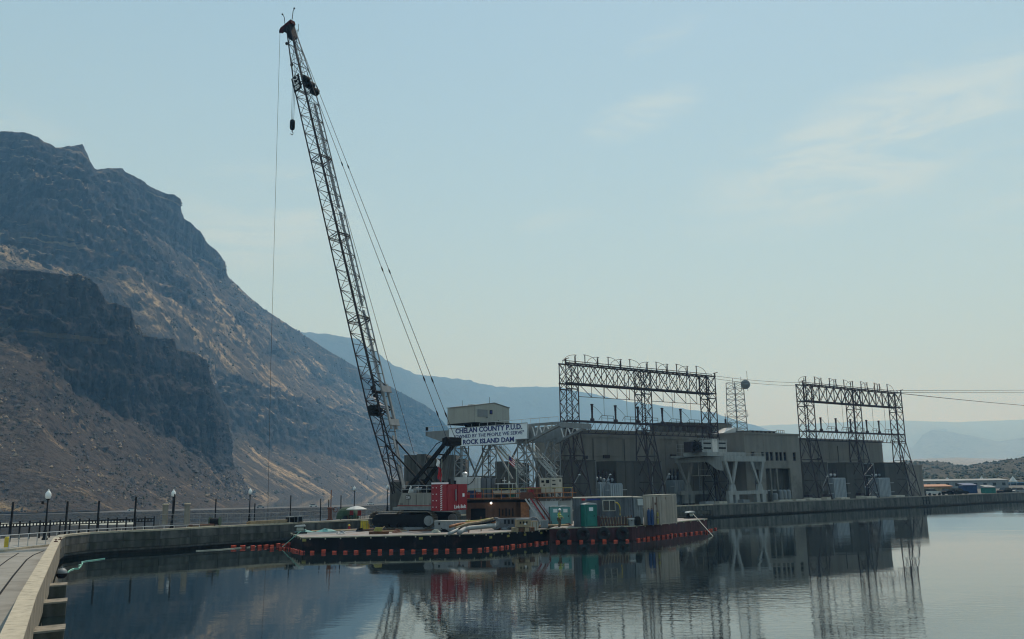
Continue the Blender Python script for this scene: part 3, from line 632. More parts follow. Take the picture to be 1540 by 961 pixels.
# ================================================================== dam parapet
M['conc_cap2'] = mat('quay_cap_concrete', (0.24, 0.225, 0.19), 0.9, var=.2, scale=1.0)
def resample(pts, step):
    res = [pts[0]]; acc = 0
    for a, b in zip(pts, pts[1:]):
        L = (b-a).length; n = max(1, round(L/step))
        res += [a.lerp(b, k/n) for k in range(1, n+1)]
    return res
ZT = 1.95
near = resample(DL[:4], 3.0)
par = thing('parapet_wall', 'pale concrete parapet running from bottom left corner up along the dam road', 'parapet', (-16, 29, 0))
def wall_panels(parent, line, courses, thick, capm, wallm, gap=0.02, cap=True, bulge=0.0):
    off = offset_line(line, thick)
    for i in range(len(line)-1):
        a, b, c, d = line[i], line[i+1], off[i+1], off[i]
        e = (b-a).normalized()*gap
        for k, (z0, z1, pr) in enumerate(courses):
            n = V((-(b-a).y, (b-a).x, 0)).normalized()*(-pr + random.uniform(0, 0.006))
            mb = MB(); mb.prism([a+e+n+V((0,0,z0)), b-e+n+V((0,0,z0)), c-e+V((0,0,z0)), d+e+V((0,0,z0))], (0, 0, z1-z0-gap*0.7))
            mb.build('panel', 'conc_low' if len(courses) > 1 and (k == 0 or random.random() < .15) else wallm, parent)
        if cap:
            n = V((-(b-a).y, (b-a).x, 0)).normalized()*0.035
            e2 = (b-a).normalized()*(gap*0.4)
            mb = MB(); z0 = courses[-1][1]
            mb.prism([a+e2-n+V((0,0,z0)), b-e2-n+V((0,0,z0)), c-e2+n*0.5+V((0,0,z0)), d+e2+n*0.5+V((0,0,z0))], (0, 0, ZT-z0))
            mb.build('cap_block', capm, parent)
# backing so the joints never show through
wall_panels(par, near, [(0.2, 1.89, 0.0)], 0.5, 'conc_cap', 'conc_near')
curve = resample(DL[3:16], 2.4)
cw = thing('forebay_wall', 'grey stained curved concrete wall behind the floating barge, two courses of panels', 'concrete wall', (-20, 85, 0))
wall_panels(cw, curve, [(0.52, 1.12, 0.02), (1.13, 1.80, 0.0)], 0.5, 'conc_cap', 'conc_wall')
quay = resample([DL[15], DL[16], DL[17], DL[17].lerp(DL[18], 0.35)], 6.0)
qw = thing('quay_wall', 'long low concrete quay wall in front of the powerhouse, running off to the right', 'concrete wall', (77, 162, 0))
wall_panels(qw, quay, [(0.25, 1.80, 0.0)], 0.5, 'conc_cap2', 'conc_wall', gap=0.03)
# recessed face under the walls, down into the water; recess shade put into its tone
lo = offset_line(DL[:18] + [DL[17].lerp(DL[18], 0.35)], 1.0)
mb = MB()
for a, b in zip(lo, lo[1:]):
    n = V((-(b-a).y, (b-a).x, 0)).normalized()*0.8
    mb.prism([a+V((0,0,-5)), b+V((0,0,-5)), b+n+V((0,0,-5)), a+n+V((0,0,-5))], (0, 0, 5.5))
struct(mb, 'dam_face', M['wet_shade'])
mb = MB()
lo2 = offset_line(DL[:18] + [DL[17].lerp(DL[18], 0.35)], 0.04)
for a, b, c, d in zip(lo2, lo2[1:], offset_line(DL[:18] + [DL[17].lerp(DL[18], 0.35)], 1.1)[1:], offset_line(DL[:18] + [DL[17].lerp(DL[18], 0.35)], 1.1)):
    mb.prism([a+V((0,0,0.30)), b+V((0,0,0.30)), c+V((0,0,0.30)), d+V((0,0,0.30))], (0, 0, 0.19))
struct(mb, 'dam_ledge', M['conc_dark'])
# corbels jutting out over the water
nd = (DL[3]-DL[2]).normalized(); nn = V((nd.y, -nd.x, 0))
CL = ['concrete corbel block nearest the bottom left corner, jutting over the water', 'middle concrete corbel block under the near parapet', 'concrete corbel block with a round float sitting on it']
for i, yy in enumerate([30.2, 37.4, 44.8, 52.2, 59.0][:3]):
    q = hz([98, 101, 101][i], [946, 904, 879][i], .6); p = V((q.x, q.y, 0)) - nn*1.3 + nd*0.9
    r = thing('corbel', CL[i], 'concrete block', p + V((0, 0, 0)), math.atan2(nn.y, nn.x), group='corbel blocks under the near parapet')
    mb = MB(); mb.obox(V((0.0, -1.1, 0.53)), V((1.3, 0.25, 0)), V((0, 1.35, 0)), V((0, 0, 0.07))); mb.build('top_slab', 'conc_near', r, local=True)
    mb = MB(); mb.obox(V((-0.2, -1.1, -0.75)), V((1.47, 0.25, 0)), V((0, 1.3, 0)), V((0, 0, 1.275))); mb.build('block', 'conc_low', r, local=True)
    mb = MB(); mb.box((0.35, -0.2, -2.0), (0.35, 0.6, 2.6)); mb.build('strut', 'conc_dark', r, local=True)
    mb = MB(); mb.path([(-0.02, -1.6, 1.0), (0.12, -1.6, 0.96), (0.16, -1.6, 0.7), (0.02, -1.6, 0.55)], 0.03); mb.box((0.02, -1.6, 0.62), (0.05, 0.3, 0.18)); mb.build('mooring_ring', 'rust', r, local=True)
p = hz(93, 862, .9); p = V((p.x, p.y, 0))
mb = MB(); mb.ball(p + V((0, 0, .90)), 0.28, 16, 10, 1.0); mb.tube(p + V((0, 0, 1.16)), p + V((0, 0, 1.24)), 0.05)
mb2 = MB(); mb2.lathe([(.16, .63), (.25, .72), (.285, .82), (.29, .90)], p, 16)
o = thing('mooring_float', 'round grey mooring float with dark belly resting on a corbel against the parapet', 'float', p)
mb.build('shell', 'steel_grey', o, smooth=True); mb2.build('dark_belly', 'black', o, smooth=True)
# small fittings on the cap
for i, (x, y) in enumerate([(84, 815), (90.5, 812)]):
    q = hz(x, y, ZT)
    mb = MB(); mb.box(q + V((0, 0, 0.03)), (0.22, 0.14, 0.06)); mb.tube(q + V((0, 0, 0.05)), q + V((0, 0, 0.16)), 0.035); mb.tube(q + V((-0.08, 0, 0.16)), q + V((0.08, 0, 0.16)), 0.03)
    mb.solo('cleat', 'rust', ['small dark cleat on the near parapet cap', 'small dark cleat at the bend of the parapet cap'][i], 'cleat')
# crane rails set in the road
for i, pts in enumerate([[(0, 893), (20, 866), (40, 842), (50, 835), (66, 828.5)], [(0, 851), (12, 842), (28, 832)]]):
    mb = MB(); P = [hz(x, y, 1.0) for x, y in pts]
    P = [P[0] + (P[0]-P[1])*3] + P
    for a, b in zip(P, P[1:]): mb.bar(a + V((0, 0, 0.012)), b + V((0, 0, 0.012)), 0.085 - 0.02*i, 0.02)
    mb.solo('crane_rail', 'black', ['dark crane rail let into the road beside the near parapet', 'shorter dark crane rail in the road at the left edge'][i], 'rail')
# kerb
mb = MB(); P = [hz(x, y, 1.15) for x, y in [(-60, 838), (0, 827), (40, 822), (80, 818)]]
for a, b in zip(P, P[1:]): mb.bar(a - V((0, 0, 0.075)), b - V((0, 0, 0.075)), 0.35, 0.15)
struct(mb, 'kerb', M['conc_cap'])
# silver guardrail
def guardrail(name, label, pts, h, spacing, m='rail_silver', r=0.035, low=0.12, mid=None):
    root = thing(name, label, 'railing', pts[0])
    P = resample(pts, spacing)
    for a, b in zip(P, P[1:]):
        pass
    mb = MB(); mb.path([p + V((0, 0, h)) for p in P], r); mb.build('top_rail', m, root)
    mb = MB(); mb.path([p + V((0, 0, low)) for p in P], r*0.9); mb.build('bottom_rail', m, root)
    if mid:
        mb = MB(); mb.path([p + V((0, 0, mid)) for p in P], r*0.8); mb.build('middle_rail', m, root)
    for p in P:
        mb = MB(); mb.tube(p, p + V((0, 0, h)), r, 6); mb.build('post', m, root)
    return root
def gp(px, py, z): return hz(px, py, z)
top = [(-60, 810.5), (0, 805.3), (70, 800.3), (130, 796.0), (200, 792.6), (262, 789.8), (300, 789.0)]
P = [gp(x, y, 2.12) for x, y in top]; P = [V((p.x, p.y, 1.05)) for p in P]
guardrail('guardrail', 'silver pipe guardrail along the far side of the dam road at left', P, 1.05, 0.95)
# dark fence behind it, with the close row of short balusters on top
fen = thing('dark_fence', 'dark steel fence with a row of short balusters behind the silver guardrail', 'fence', (-40, 76, 0.5))
FT = [(-60, 791), (0, 788.5), (45, 786.6), (120, 783.6), (190, 781.0), (232, 779.6)]
FP = resample([gp(x, y, 2.42) for x, y in FT], 0.92)
for zoff, nm in ((0.0, 'top_rail'), (-0.27, 'lower_rail')):
    mb = MB()
    for a, b in zip(FP, FP[1:]): mb.bar(a + V((0, 0, zoff)), b + V((0, 0, zoff)), 0.07, 0.09)
    mb.build(nm, 'black', fen)
bal = resample([gp(x, y, 2.42) for x, y in FT], 0.30)
bm_ = None
for i, p in enumerate(bal):
    if bm_ is None:
        mb = MB(); mb.box((0, 0, -0.135), (0.09, 0.07, 0.2)); bm_ = mb.build('baluster', 'black', fen, local=True); o = bm_
    else:
        o = bm_.copy(); col.objects.link(o); o.parent = fen
    o.location = full(fen).inverted() @ p
for p in FP:
    mb = MB(); mb.bar(p + V((0, 0, -1.6)), p + V((0, 0, 0.22)), 0.11); mb.build('post', 'black', fen)
# tall slim posts
LP = [(20, 755, 802, 'leftmost tall dark post beside the first street lamp'), (102, 754, 798, 'tall dark post to the right of the nearest street lamp'), (149.5, 753, 794, 'tall dark post in front of the open slope, third from the left'), (205, 747, 783, 'tall dark post directly in front of the parked white car'),
      (263, 743, 782, 'tall dark post just right of the second lamp, between the two concrete stubs'), (325, 750, 790, 'thin dark post rising behind the green drum on the wall'), (383.5, 757, 783, 'thin dark post just right of the third street lamp'), (437.5, 745, 782, 'thin grey post right of the white car on the far road'), (482.5, 750, 780, 'thin grey post left of the red valve stand'), (513, 745, 776, 'thin grey post left of the fourth street lamp')]
for i, (x, y0, y1, lab) in enumerate(LP):
    Yd = [78, 76, 78, 82, 86, 92, 96, 99, 101, 104][i]
    q = hy(x, y0, Yd); b = V((q.x - (0.04 if i < 4 else 0), q.y, 0.6))
    r = thing('dark_post', lab, 'post', b, group='slim posts along the dam crest')
    mb = MB(); mb.bar(b, q, 0.13 if i < 4 else 0.10); mb.build('shaft', 'black', r)
    mb = MB(); mb.box(b + V((0, 0, 0.05)), (0.34, 0.34, 0.1)); mb.build('base_plate', 'rust', r)
# street lamps
LM = [(67, 739, 812, 'nearest white-globed street lamp beside the parapet bend', 71), (258, 738, 795, 'white-globed street lamp between two concrete stubs', 0), (374.5, 736, 786, 'white-globed street lamp left of the hanging hoist line', 0), (532.5, 732, 770, 'white-globed street lamp above the green tent', 0), (582.5, 730, 769, 'white-globed street lamp just left of the crane boom foot', 0)]
def street_lamp(i, x, y0, y1, lab):
    h = 4.25
    # base on the crest: the lamp's height in the picture gives its distance
    Y = 1300*h/(y1 - y0)*1.0
    b = hy(x, y1, Y); b = V((b.x, Y, b.z)); 
    r = thing('street_lamp', lab, 'street lamp', b, group='street lamps along the dam crest')
    mb = MB(); mb.lathe([(0.24, 0), (0.24, 0.12), (0.17, 0.2), (0.15, 0.75), (0.10, 0.85)], b, 10); mb.build('base', 'black', r)
    mb = MB(); mb.tube(b + V((0, 0, 0.8)), b + V((0, 0, h-0.88)), 0.085, 8, 0.06); mb.lathe([(0.06, h-0.95), (0.13, h-0.9), (0.16, h-0.82), (0.06, h-0.8)], b, 10); mb.build('pole', 'black', r)
    mb = MB(); mb.lathe([(0.12, h-0.84), (0.20, h-0.76), (0.245, h-0.55), (0.22, h-0.35), (0.13, h-0.2), (0.07, h-0.16)], b, 14); mb.build('globe', 'globe', r, smooth=True)
    mb = MB(); mb.lathe([(0.07, h-0.17), (0.085, h-0.12), (0.04, h-0.05), (0.015, h)], b, 10); mb.build('finial', 'globe', r)
    return r, b
for i, l in enumerate(LM):
    r, b = street_lamp(i, *l[:4])
    if i == 0:
        mb = MB(); mb.bar(b + V((-0.05, 0, 3.0)), b + V((-0.45, 0, 3.0)), 0.05); mb.box(b + V((-0.42, 0, 3.1)), (0.16, 0.16, 0.2)); mb.box(b + V((-0.42, 0, 3.24)), (0.38, 0.3, 0.05)); mb.build('side_bracket', 'black', r)
# yellow bollard tank at the left edge
q = hz(9.5, 824.5, 1.05)
r = thing('yellow_cylinder', 'small yellow upright cylinder at the foot of the silver guardrail', 'cylinder', q)
mb = MB(); mb.lathe([(0.17, 0), (0.18, 0.06), (0.18, 0.78), (0.12, 0.88)], q, 12); mb.build('body', 'yellow', r, smooth=False)
mb = MB(); mb.lathe([(0.12, 0.88), (0.12, 0.95), (0.05, 0.97)], q, 10); mb.build('cap', 'cream', r)
# concrete stubs
for (x, y0, y1, lab) in [(247.5, 759, 789, 'round-topped concrete stub left of the second street lamp'), (280.5, 758, 789, 'round-topped concrete stub right of the second street lamp')]:
    q = hy(x, y1, 84); h = (y1-y0)/1300*84
    r = thing('concrete_stub', lab, 'concrete pillar', q, group='concrete stubs')
    mb = MB(); mb.lathe([(0.26, 0), (0.26, h-0.1), (0.22, h-0.1)], q, 14); mb.build('shaft', 'conc', r)
    mb = MB(); mb.lathe([(0.29, h-0.12), (0.29, h-0.03), (0.16, h)], q, 14); mb.build('cap', 'conc_cap', r)
# picket fence on the crest, middle of the picture
P = [hy(x, y, Y) for x, y, Y in [(240, 791, 83), (300, 789, 87), (380, 787.5, 93), (450, 784, 99), (500, 781, 103), (570, 779, 108)]]
g2 = guardrail('crest_railing', 'thin grey crest railing standing behind the curved wall', P, 1.05, 1.6, 'steel_grey', r=0.028, low=0.15, mid=0.6)
# clutter on the wall
def drum(q, r_, h, m, name, label, cat='drum', ribs=2):
    root = thing(name, label, cat, q)
    mb = MB(); pr = [(r_*0.97, 0)]
    for k in range(ribs+1):
        z = h*(k+0.5)/(ribs+1); pr += [(r_*0.97, z-0.03), (r_*1.03, z), (r_*0.97, z+0.03)]
    mb.lathe(pr + [(r_*0.97, h)], q, 14); mb.build('shell', m, root)
    mb = MB(); mb.torus(q + V((0, 0, h)), (0, 0, 1), r_*0.97, 0.02, 14, 6); mb.build('rim', 'black', root)
    return root
q = hy(323, 791, 84); r = thing('cable_reel', 'dark green cable reel on the crest behind the curved wall', 'reel', q)
mb = MB(); mb.tube(q + V((-0.5, 0, 0.42)), q + V((-0.42, 0, 0.42)), 0.42, 16); mb.build('flange', 'green', r)
mb = MB(); mb.tube(q + V((0.42, 0, 0.42)), q + V((0.5, 0, 0.42)), 0.42, 16); mb.build('flange', 'green', r)
mb = MB(); mb.tube(q + V((-0.42, 0, 0.42)), q + V((0.42, 0, 0.42)), 0.3, 16); mb.build('cable_winding', 'black', r)
def pile(q, rz, planks, name, label, cat, m, L=2.6, group=None):
    root = thing(name, label, cat, q, rz, group)
    for k in range(planks):
        mb = MB(); a, b2 = k % 4, k//4
        mb.box((random.uniform(-.1, .1), (a-1.5)*0.24, 0.05+b2*0.11), (L*random.uniform(.9, 1), 0.2, 0.09), random.uniform(-.03, .03))
        mb.build('plank', m if k % 3 else 'woodlight', root, local=True)
    return root
pile(hy(300, 792, 82), 0.6, 8, 'plank_stack', 'low rust brown plank stack beside the green reel', 'timber', 'rust', 2.4)
pile(hy(400, 787.5, 86), 0.7, 10, 'plank_stack', 'brown plank stack on the curved wall near the hanging line', 'timber', 'woodlight', 4.0)
for i, (x, y, w_, lab) in enumerate([(437, 785.5, 0.8, 'left of two dark crates on the wall below the cliff'), (449, 784.8, 0.7, 'right of two dark crates on the wall below the cliff')]):
    q = hy(x, y, 88); r = thing('dark_crate', lab, 'crate', q, 0.7)
    mb = MB(); mb.box((0, 0, 0.25), (w_, 0.6, 0.5)); mb.build('body', 'black', r, local=True)
    mb = MB(); mb.box((0, 0, 0.53), (w_*1.06, 0.66, 0.06)); mb.build('lid', 'steel_grey', r, local=True)
    for sx in (-1, 1):
        mb = MB(); mb.box((sx*w_*0.35, -0.33, 0.25), (0.07, 0.05, 0.5)); mb.build('batten', 'steel_grey', r, local=True)
# red valve stand
q = hy(496, 782, 93); r = thing('valve_stand', 'dark red valve stand with handwheel on the curved wall', 'valve')
place(r, q)
mb = MB(); mb.lathe([(0.32, 0), (0.32, 0.1), (0.22, 0.12), (0.22, 1.1), (0.3, 1.12), (0.3, 1.25), (0.16, 1.3)], q, 10); mb.build('body', 'rust', r)
mb = MB(); mb.tube(q + V((0.08, 0, 1.2)), q + V((0.08, 0, 3.1)), 0.05, 6); mb.build('spindle', 'rust', r)
mb = MB(); mb.tube(q + V((-0.16, 0, 1.2)), q + V((-0.16, 0, 2.1)), 0.05, 6); mb.build('guide', 'black', r)
mb = MB(); mb.torus(q + V((0.55, 0, 1.05)), (0.3, 1, 0), 0.24, 0.035, 14, 6); mb.tube(q + V((0.2, 0, 1.05)), q + V((0.55, 0, 1.05)), 0.04, 6); mb.build('handwheel', 'rust', r)
# green tent, white shade umbrella with red frame
q = hy(523, 780, 98); r = thing('dome_tent', 'dark green dome tent under the fourth street lamp', 'tent', q)
mb = MB(); n = 14
prof = []
for k in range(7):
    a = k/6*math.pi/2; prof.append((1.3*math.cos(a)**0.7 if k < 6 else 0.02, 1.25*math.sin(a)))
mb.lathe([(1.32, 0)] + prof, q, 10); mb.build('canopy', 'green', r)
mb = MB(); mb.prism([q + V((-.35, -1.36, 0)), q + V((.35, -1.36, 0)), q + V((0, -1.0, 0.8))], (0, 0.05, 0)); mb.build('door_flap', 'black', r)
q = hy(536, 780.5, 95); r = thing('shade_canopy', 'white pop-up shade canopy in front of the green tent', 'canopy', q)
mb = MB(); mb.lathe([(1.12, 1.0), (1.1, 1.05), (0.6, 1.26), (0.1, 1.36)], q, 8); mb.build('cloth', 'white', r)
for sx in (-1, 1):
    for sy in (-1, 1):
        mb = MB(); mb.tube(q + V((sx*.8, sy*.6, 0)), q + V((sx*.8, sy*.6, 1.05)), 0.03, 6); mb.build('pole', 'rust', r)
for k, sx in enumerate((-0.5, 0.35)):
    qq = q + V((sx, -0.4, 0)); rr = thing('folding_chair', ['left folding chair in the shade of the white canopy', 'right folding chair in the shade of the white canopy'][k], 'chair', qq)
    mb = MB(); mb.box(qq + V((0, 0, 0.4)), (0.4, 0.4, 0.05)); mb.build('seat', 'red' if k else 'black', rr)
    mb = MB(); mb.box(qq + V((0, 0.2, 0.65)), (0.4, 0.05, 0.5)); mb.build('backrest', 'red', rr)
    for ax in (-1, 1):
        mb = MB(); mb.bar(qq + V((ax*.18, -.18, 0)), qq + V((ax*.18, .18, .4)), 0.03); mb.bar(qq + V((ax*.18, .18, 0)), qq + V((ax*.18, -.18, .4)), 0.03); mb.build('leg_frame', 'black', rr)
# green floating line by the wall
P = [hz(x, y, 0.03) for x, y in [(102, 860), (106, 857), (111, 855), (118, 854.5), (122, 851), (118, 850), (124, 848), (123, 845), (130, 843.5), (142, 842), (157.5, 839.8)]]
mb = MB(); mb.path(P, 0.035); mb.solo('floating_line', 'greenrope', 'thin pale green floating line on the water by the parapet bend', 'line')
P = [hz(x, y, 0.03) for x, y in [(295, 828.5), (330, 826.5), (360, 824), (385, 822)]]
mb = MB(); mb.path(P, 0.04); mb.solo('floating_line', 'rope', 'pale rope floating in front of the first orange floats', 'line')
# cars on the far road and the crest
def car(q, rz, body, label, kind='car'):
    r = thing('parked_car', label, kind, q, rz)
    mb = MB(); pr = [(-2.2, .35), (-2.2, .85), (-1.9, .98), (-1.2, 1.02), (1.0, .98), (1.9, .85), (2.2, .7), (2.2, .35)]
    mb.prism([V((x, -.88, z)) for x, z in pr], (0, 1.76, 0)); mb.build('body', body, r, local=True)
    mb = MB(); pr = [(-1.55, 1.0), (-1.15, 1.45), (0.2, 1.48), (0.95, 1.0)]
    mb.prism([V((x, -.76, z)) for x, z in pr], (0, 1.52, 0)); mb.build('cabin_glass', 'glass', r, local=True)
    mb = MB(); mb.box((-0.45, 0, 1.485), (1.3, 1.4, 0.05)); mb.build('roof', body, r, local=True)
    for sx in (-1.35, 1.35):
        for sy in (-.82, .82):
            mb = MB(); mb.tube((sx, sy-.1, .33), (sx, sy+.1, .33), .33, 12); mb.build('wheel', 'rubber', r, local=True)
    return r
def on_highway(px):
    k = (px-770)/1300.0
    for (x0, y0), (x1, y1) in zip(pts_hw, pts_hw[1:]):
        den = (x1-x0) - k*(y1-y0)
        if abs(den) > 1e-6:
            t_ = (k*y0 - x0)/den
            if 0 <= t_ <= 1: return V((x0+(x1-x0)*t_, y0+(y1-y0)*t_, -5.9)), math.atan2(y1-y0, x1-x0)
    return V((-180, 420, -5.9)), 0.2
pts_hw = [(x-10, y+15) for x, y in [(-480, 392), (-250, 398), (-90, 470), (20, 620), (130, 900)]]
for px, m_, lab in [(207.5, 'white', 'white car on the far bank road behind the dark fence'), (396, 'steel_grey', 'silver car on the far road right of the third lamp'), (474, 'white', 'white car on the far road between the thin posts'), (558, 'white', 'white car on the far road between the fourth and fifth lamps')]:
    q, rz = on_highway(px); car(q, rz, m_, lab)
# ================================================================== barges
ZB, ZR = 1.15, 1.30
A0 = hz(455, 808.2, ZB); A1 = hz(724, 802.2, ZB); A2 = hz(826, 795.2, ZB); A4 = hz(438, 801.5, ZB)
A3 = A2 + V((-9, 13, 0)); A5 = V((-18.2, 88.2, ZB))
def hull(root, poly, z1, m, seams):
    """side plates one by one, deck as its own sheet"""
    n = len(poly)
    for i in range(n):
        a, b = poly[i], poly[(i+1) % n]; L = (b-a).length; k = max(1, round(L/seams)); d = (b-a)/k; nrm = V((d.y, -d.x, 0)).normalized()
        for j in range(k):
            p = a + d*j + nrm*random.uniform(0, 0.012); e = d.normalized()*0.012
            mb = MB(); mb.obox(V((p.x, p.y, -0.6)) + e, d - e*2, -nrm*0.12, V((0, 0, z1-0.06+0.6))); mb.build('hull_plate', m, root)
    mb = MB(); mb.prism([V((p.x, p.y, z1-0.10)) for p in poly], (0, 0, 0.10)); mb.build('deck', 'deck', root)
    mb = MB(); inner = [V((p.x, p.y, -0.5)) for p in poly]; c = sum(inner, V((0, 0, 0)))/n
    mb.prism([p.lerp(c, 0.02) for p in inner], (0, 0, z1+0.38)); mb.build('hull_core', m, root)
bb = thing('black_barge', 'long black work barge carrying the crane, low in the water', 'barge', (-9, 80, 0))
hull(bb, [A0, A1, A2, A3, A5, A4], ZB, 'hull_black', 3.2)
rb = thing('maroon_barge', 'maroon steel barge section at right carrying the container offices', 'barge', (12, 88, 0))
B0 = hz(826.5, 794.2, ZR); B1 = hz(950, 791, ZR); B2 = hz(1063, 780, ZR); B3 = B2 + V((-9, 8, 0)); B4 = B0 + V((4, 18, 0))
hull(rb, [B0, B1, B2, B3, B4], ZR, 'hull_red', 2.4)
# edge angle with little lugs
def deck_edge(root, a, b, step, lugm='edge'):
    mb = MB(); d = (b-a).normalized(); nrm = V((d.y, -d.x, 0)); mb.bar(a + nrm*0.03 - V((0, 0, 0.03)), b + nrm*0.03 - V((0, 0, 0.03)), 0.08, 0.09); mb.build('edge_angle', 'edge', root)
    L = (b-a).length; k = int(L/step)
    for j in range(k):
        p = a + d*(L*(j+.5)/k) + nrm*0.07 - V((0, 0, 0.12)); mb = MB(); mb.box(p, (0.10, 0.08, 0.18), math.atan2(d.y, d.x)); mb.build('lug', lugm, root)
deck_edge(bb, A0, A1, 1.2); deck_edge(bb, A1, A2, 0.9); deck_edge(bb, A4, A0, 1.5)
deck_edge(rb, B0, B1, 20); deck_edge(rb, B1, B2, 1.6)
# yellow draught marks
for (x, y, wd) in [(457.5, 812.5, .34), (633, 809.5, .34), (738, 808, .3), (764.5, 806, .28), (789.5, 804, .28), (814, 801.5, .26)]:
    mb = MB(); Y0, Y1 = (A0, A1) if x < 724 else (A1, A2)
    d = (Y1-Y0).normalized(); nrm = V((d.y, -d.x, 0)); q = hpl(x, y, Y0 + nrm*0.06, nrm); mb.box(q, (wd, 0.04, 0.2), math.atan2(d.y, d.x)); mb.build('yellow_plate', 'yellow_dull', bb)
# tyre fenders
M['tread'] = mat('tyre_top_light', (0.16, 0.15, 0.13), 0.9, var=.3, scale=6)  # pale tone standing for light caught along the tyre tops
for i, x in enumerate([847, 877, 908, 936.5]):
    d = (B1-B0).normalized(); nrm = V((d.y, -d.x, 0)); q = hpl(x, 804.5 - i*0.6, B0 + nrm*0.28, nrm)
    r = thing('tyre_fender', ['leftmost', 'second from left', 'third from left', 'rightmost'][i] + ' of four black tyre fenders hanging on the maroon barge', 'tyre fender', q, group='tyre fenders on the maroon barge')
    mb = MB(); mb.torus(q, nrm, 0.44, 0.23, 22, 10); mb.build('tyre', 'rubber', r, smooth=True)
    mb = MB(); e_ = d; mb.path([q + nrm*.12 + e_*(.55*math.cos(a_*math.pi/12)) + V((0, 0, .55*math.sin(a_*math.pi/12))) for a_ in range(2, 11)], .03); mb.build('top_light_arc', 'tread', r)  # highlight over the tyre top, put in as a pale arc
    mb = MB(); mb.tube(q + V((0, 0, 0.6)), q + V((0, 0, 0.62)) + V((0, 0, max(0.05, ZR-q.z-0.62))) - nrm*0.2, 0.02, 5); mb.build('chain', 'rust', r)
# orange boom floats strung round the barges
def float_row(pts, n, lab, first=True, sc_=1.0):
    L = [(b-a).length for a, b in zip(pts, pts[1:])]; tot = sum(L)
    for i in range(n):
        s = tot*(i+0.5)/n; k = 0
        while k < len(L)-1 and s > L[k]: s -= L[k]; k += 1
        p = pts[k].lerp(pts[k+1], s/L[k]); d = (pts[k+1]-pts[k]).normalized(); p = p + V((random.uniform(-.05, .05), random.uniform(-.09, .09), random.uniform(-.05, .03)))
        rz = math.atan2(d.y, d.x) + random.uniform(-.4, .4)
        root = thing('boom_float', lab % (ORD[i] if n <= 30 else str(i)), 'boom float', p, rz, 'orange boom floats round the barges')
        w_, h_ = 0.36*sc_*random.uniform(.85, 1.1), 0.25*sc_*random.uniform(.9, 1.08)
        for kk in (0, 1):
            mb = MB(); z0 = -0.11 + kk*h_*0.52; b0 = 0.02
            mb.prism([(-w_/2+b0, -.13, z0), (w_/2-b0, -.13, z0), (w_/2, -.1, z0+.03), (w_/2, .1, z0+.03), (w_/2-b0, .13, z0), (-w_/2+b0, .13, z0), (-w_/2, .1, z0+.03), (-w_/2, -.1, z0+.03)], (0, 0, h_*0.44))
            mb.build('float_half', 'orange', root, local=True)
        mb = MB(); mb.box((0, 0, 0.05), (w_*1.08, 0.06, h_*0.9)); mb.build('skirt_clip', 'black', root, local=True)
    mb = MB(); mb.path([p + V((0, 0, 0.0)) for p in resample(pts, 1.5)], 0.03)
    return mb
rows = [
 ([hz(x, y, 0.05) for x, y in [(345, 823.8), (372, 823.2)]], 2, '%s orange float at the left end of the boom, near the curved wall'),
 ([hz(x, y, 0.05) for x, y in [(376, 823.5), (392, 822.5), (412, 821.5), (438, 819.5)]], 7, '%s orange float from the left in the tangle beside the barge corner'),
 ([hz(x, y, 0.05) for x, y in [(402, 826), (425, 824.5), (437, 826), (447, 829), (458, 831)]], 9, '%s orange float from the left curving round the black barge corner'),
 ([hz(x, y, 0.05) for x, y in [(462, 830.8), (590, 829.6), (715, 827.5)]], 15, '%s orange float from the left along the front of the black barge'),
 ([hz(x, y, 0.05) for x, y in [(716, 827.2), (745, 824.5), (826, 815.2)]], 12, '%s orange float from the left along the slanting end of the black barge'),
 ([hz(x, y, 0.05) for x, y in [(830, 815), (952, 813.5)]], 7, '%s orange float from the left in front of the tyre fenders'),
 ([hz(x, y, 0.05) for x, y in [(956, 812.5), (975, 810), (1020, 804), (1065, 799.5)]], 15, '%s orange float from the left along the maroon side of the right barge'),
 ([hz(x, y, 0.05) for x, y in [(1060, 801), (1068, 797.5), (1079, 795)]], 4, '%s orange float from the left in the bunch at the right barge tip'),
]
for i, (pts, n, lab) in enumerate(rows):
    mb = float_row(pts, n, lab, sc_=1.0 if i not in (0, 1) else 1.15)
    mb.solo('boom_line', 'black', ['short boom line near the curved wall', 'boom line in the tangle left of the barge', 'boom line bending round the black barge corner', 'long boom line along the black barge front', 'boom line along the slanting end of the black barge', 'boom line in front of the tyre fenders', 'boom line along the maroon barge side', 'boom line at the tip of the right barge'][i], 'line')
# mooring lines
mb = MB(); mb.path([hz(452, 799, ZB+.4), hz(424, 823, 0.1)], 0.035); mb.solo('mooring_line', 'greenrope', 'pale green mooring line slanting down from the left end of the black barge', 'mooring line')
mb = MB(); mb.path([B2 + V((-1.3, 1.2, .55)), hz(1072.5, 806.5, 0.0)], 0.04); mb.solo('mooring_line', 'rope', 'pale mooring line slanting into the water at the right barge tip', 'mooring line')
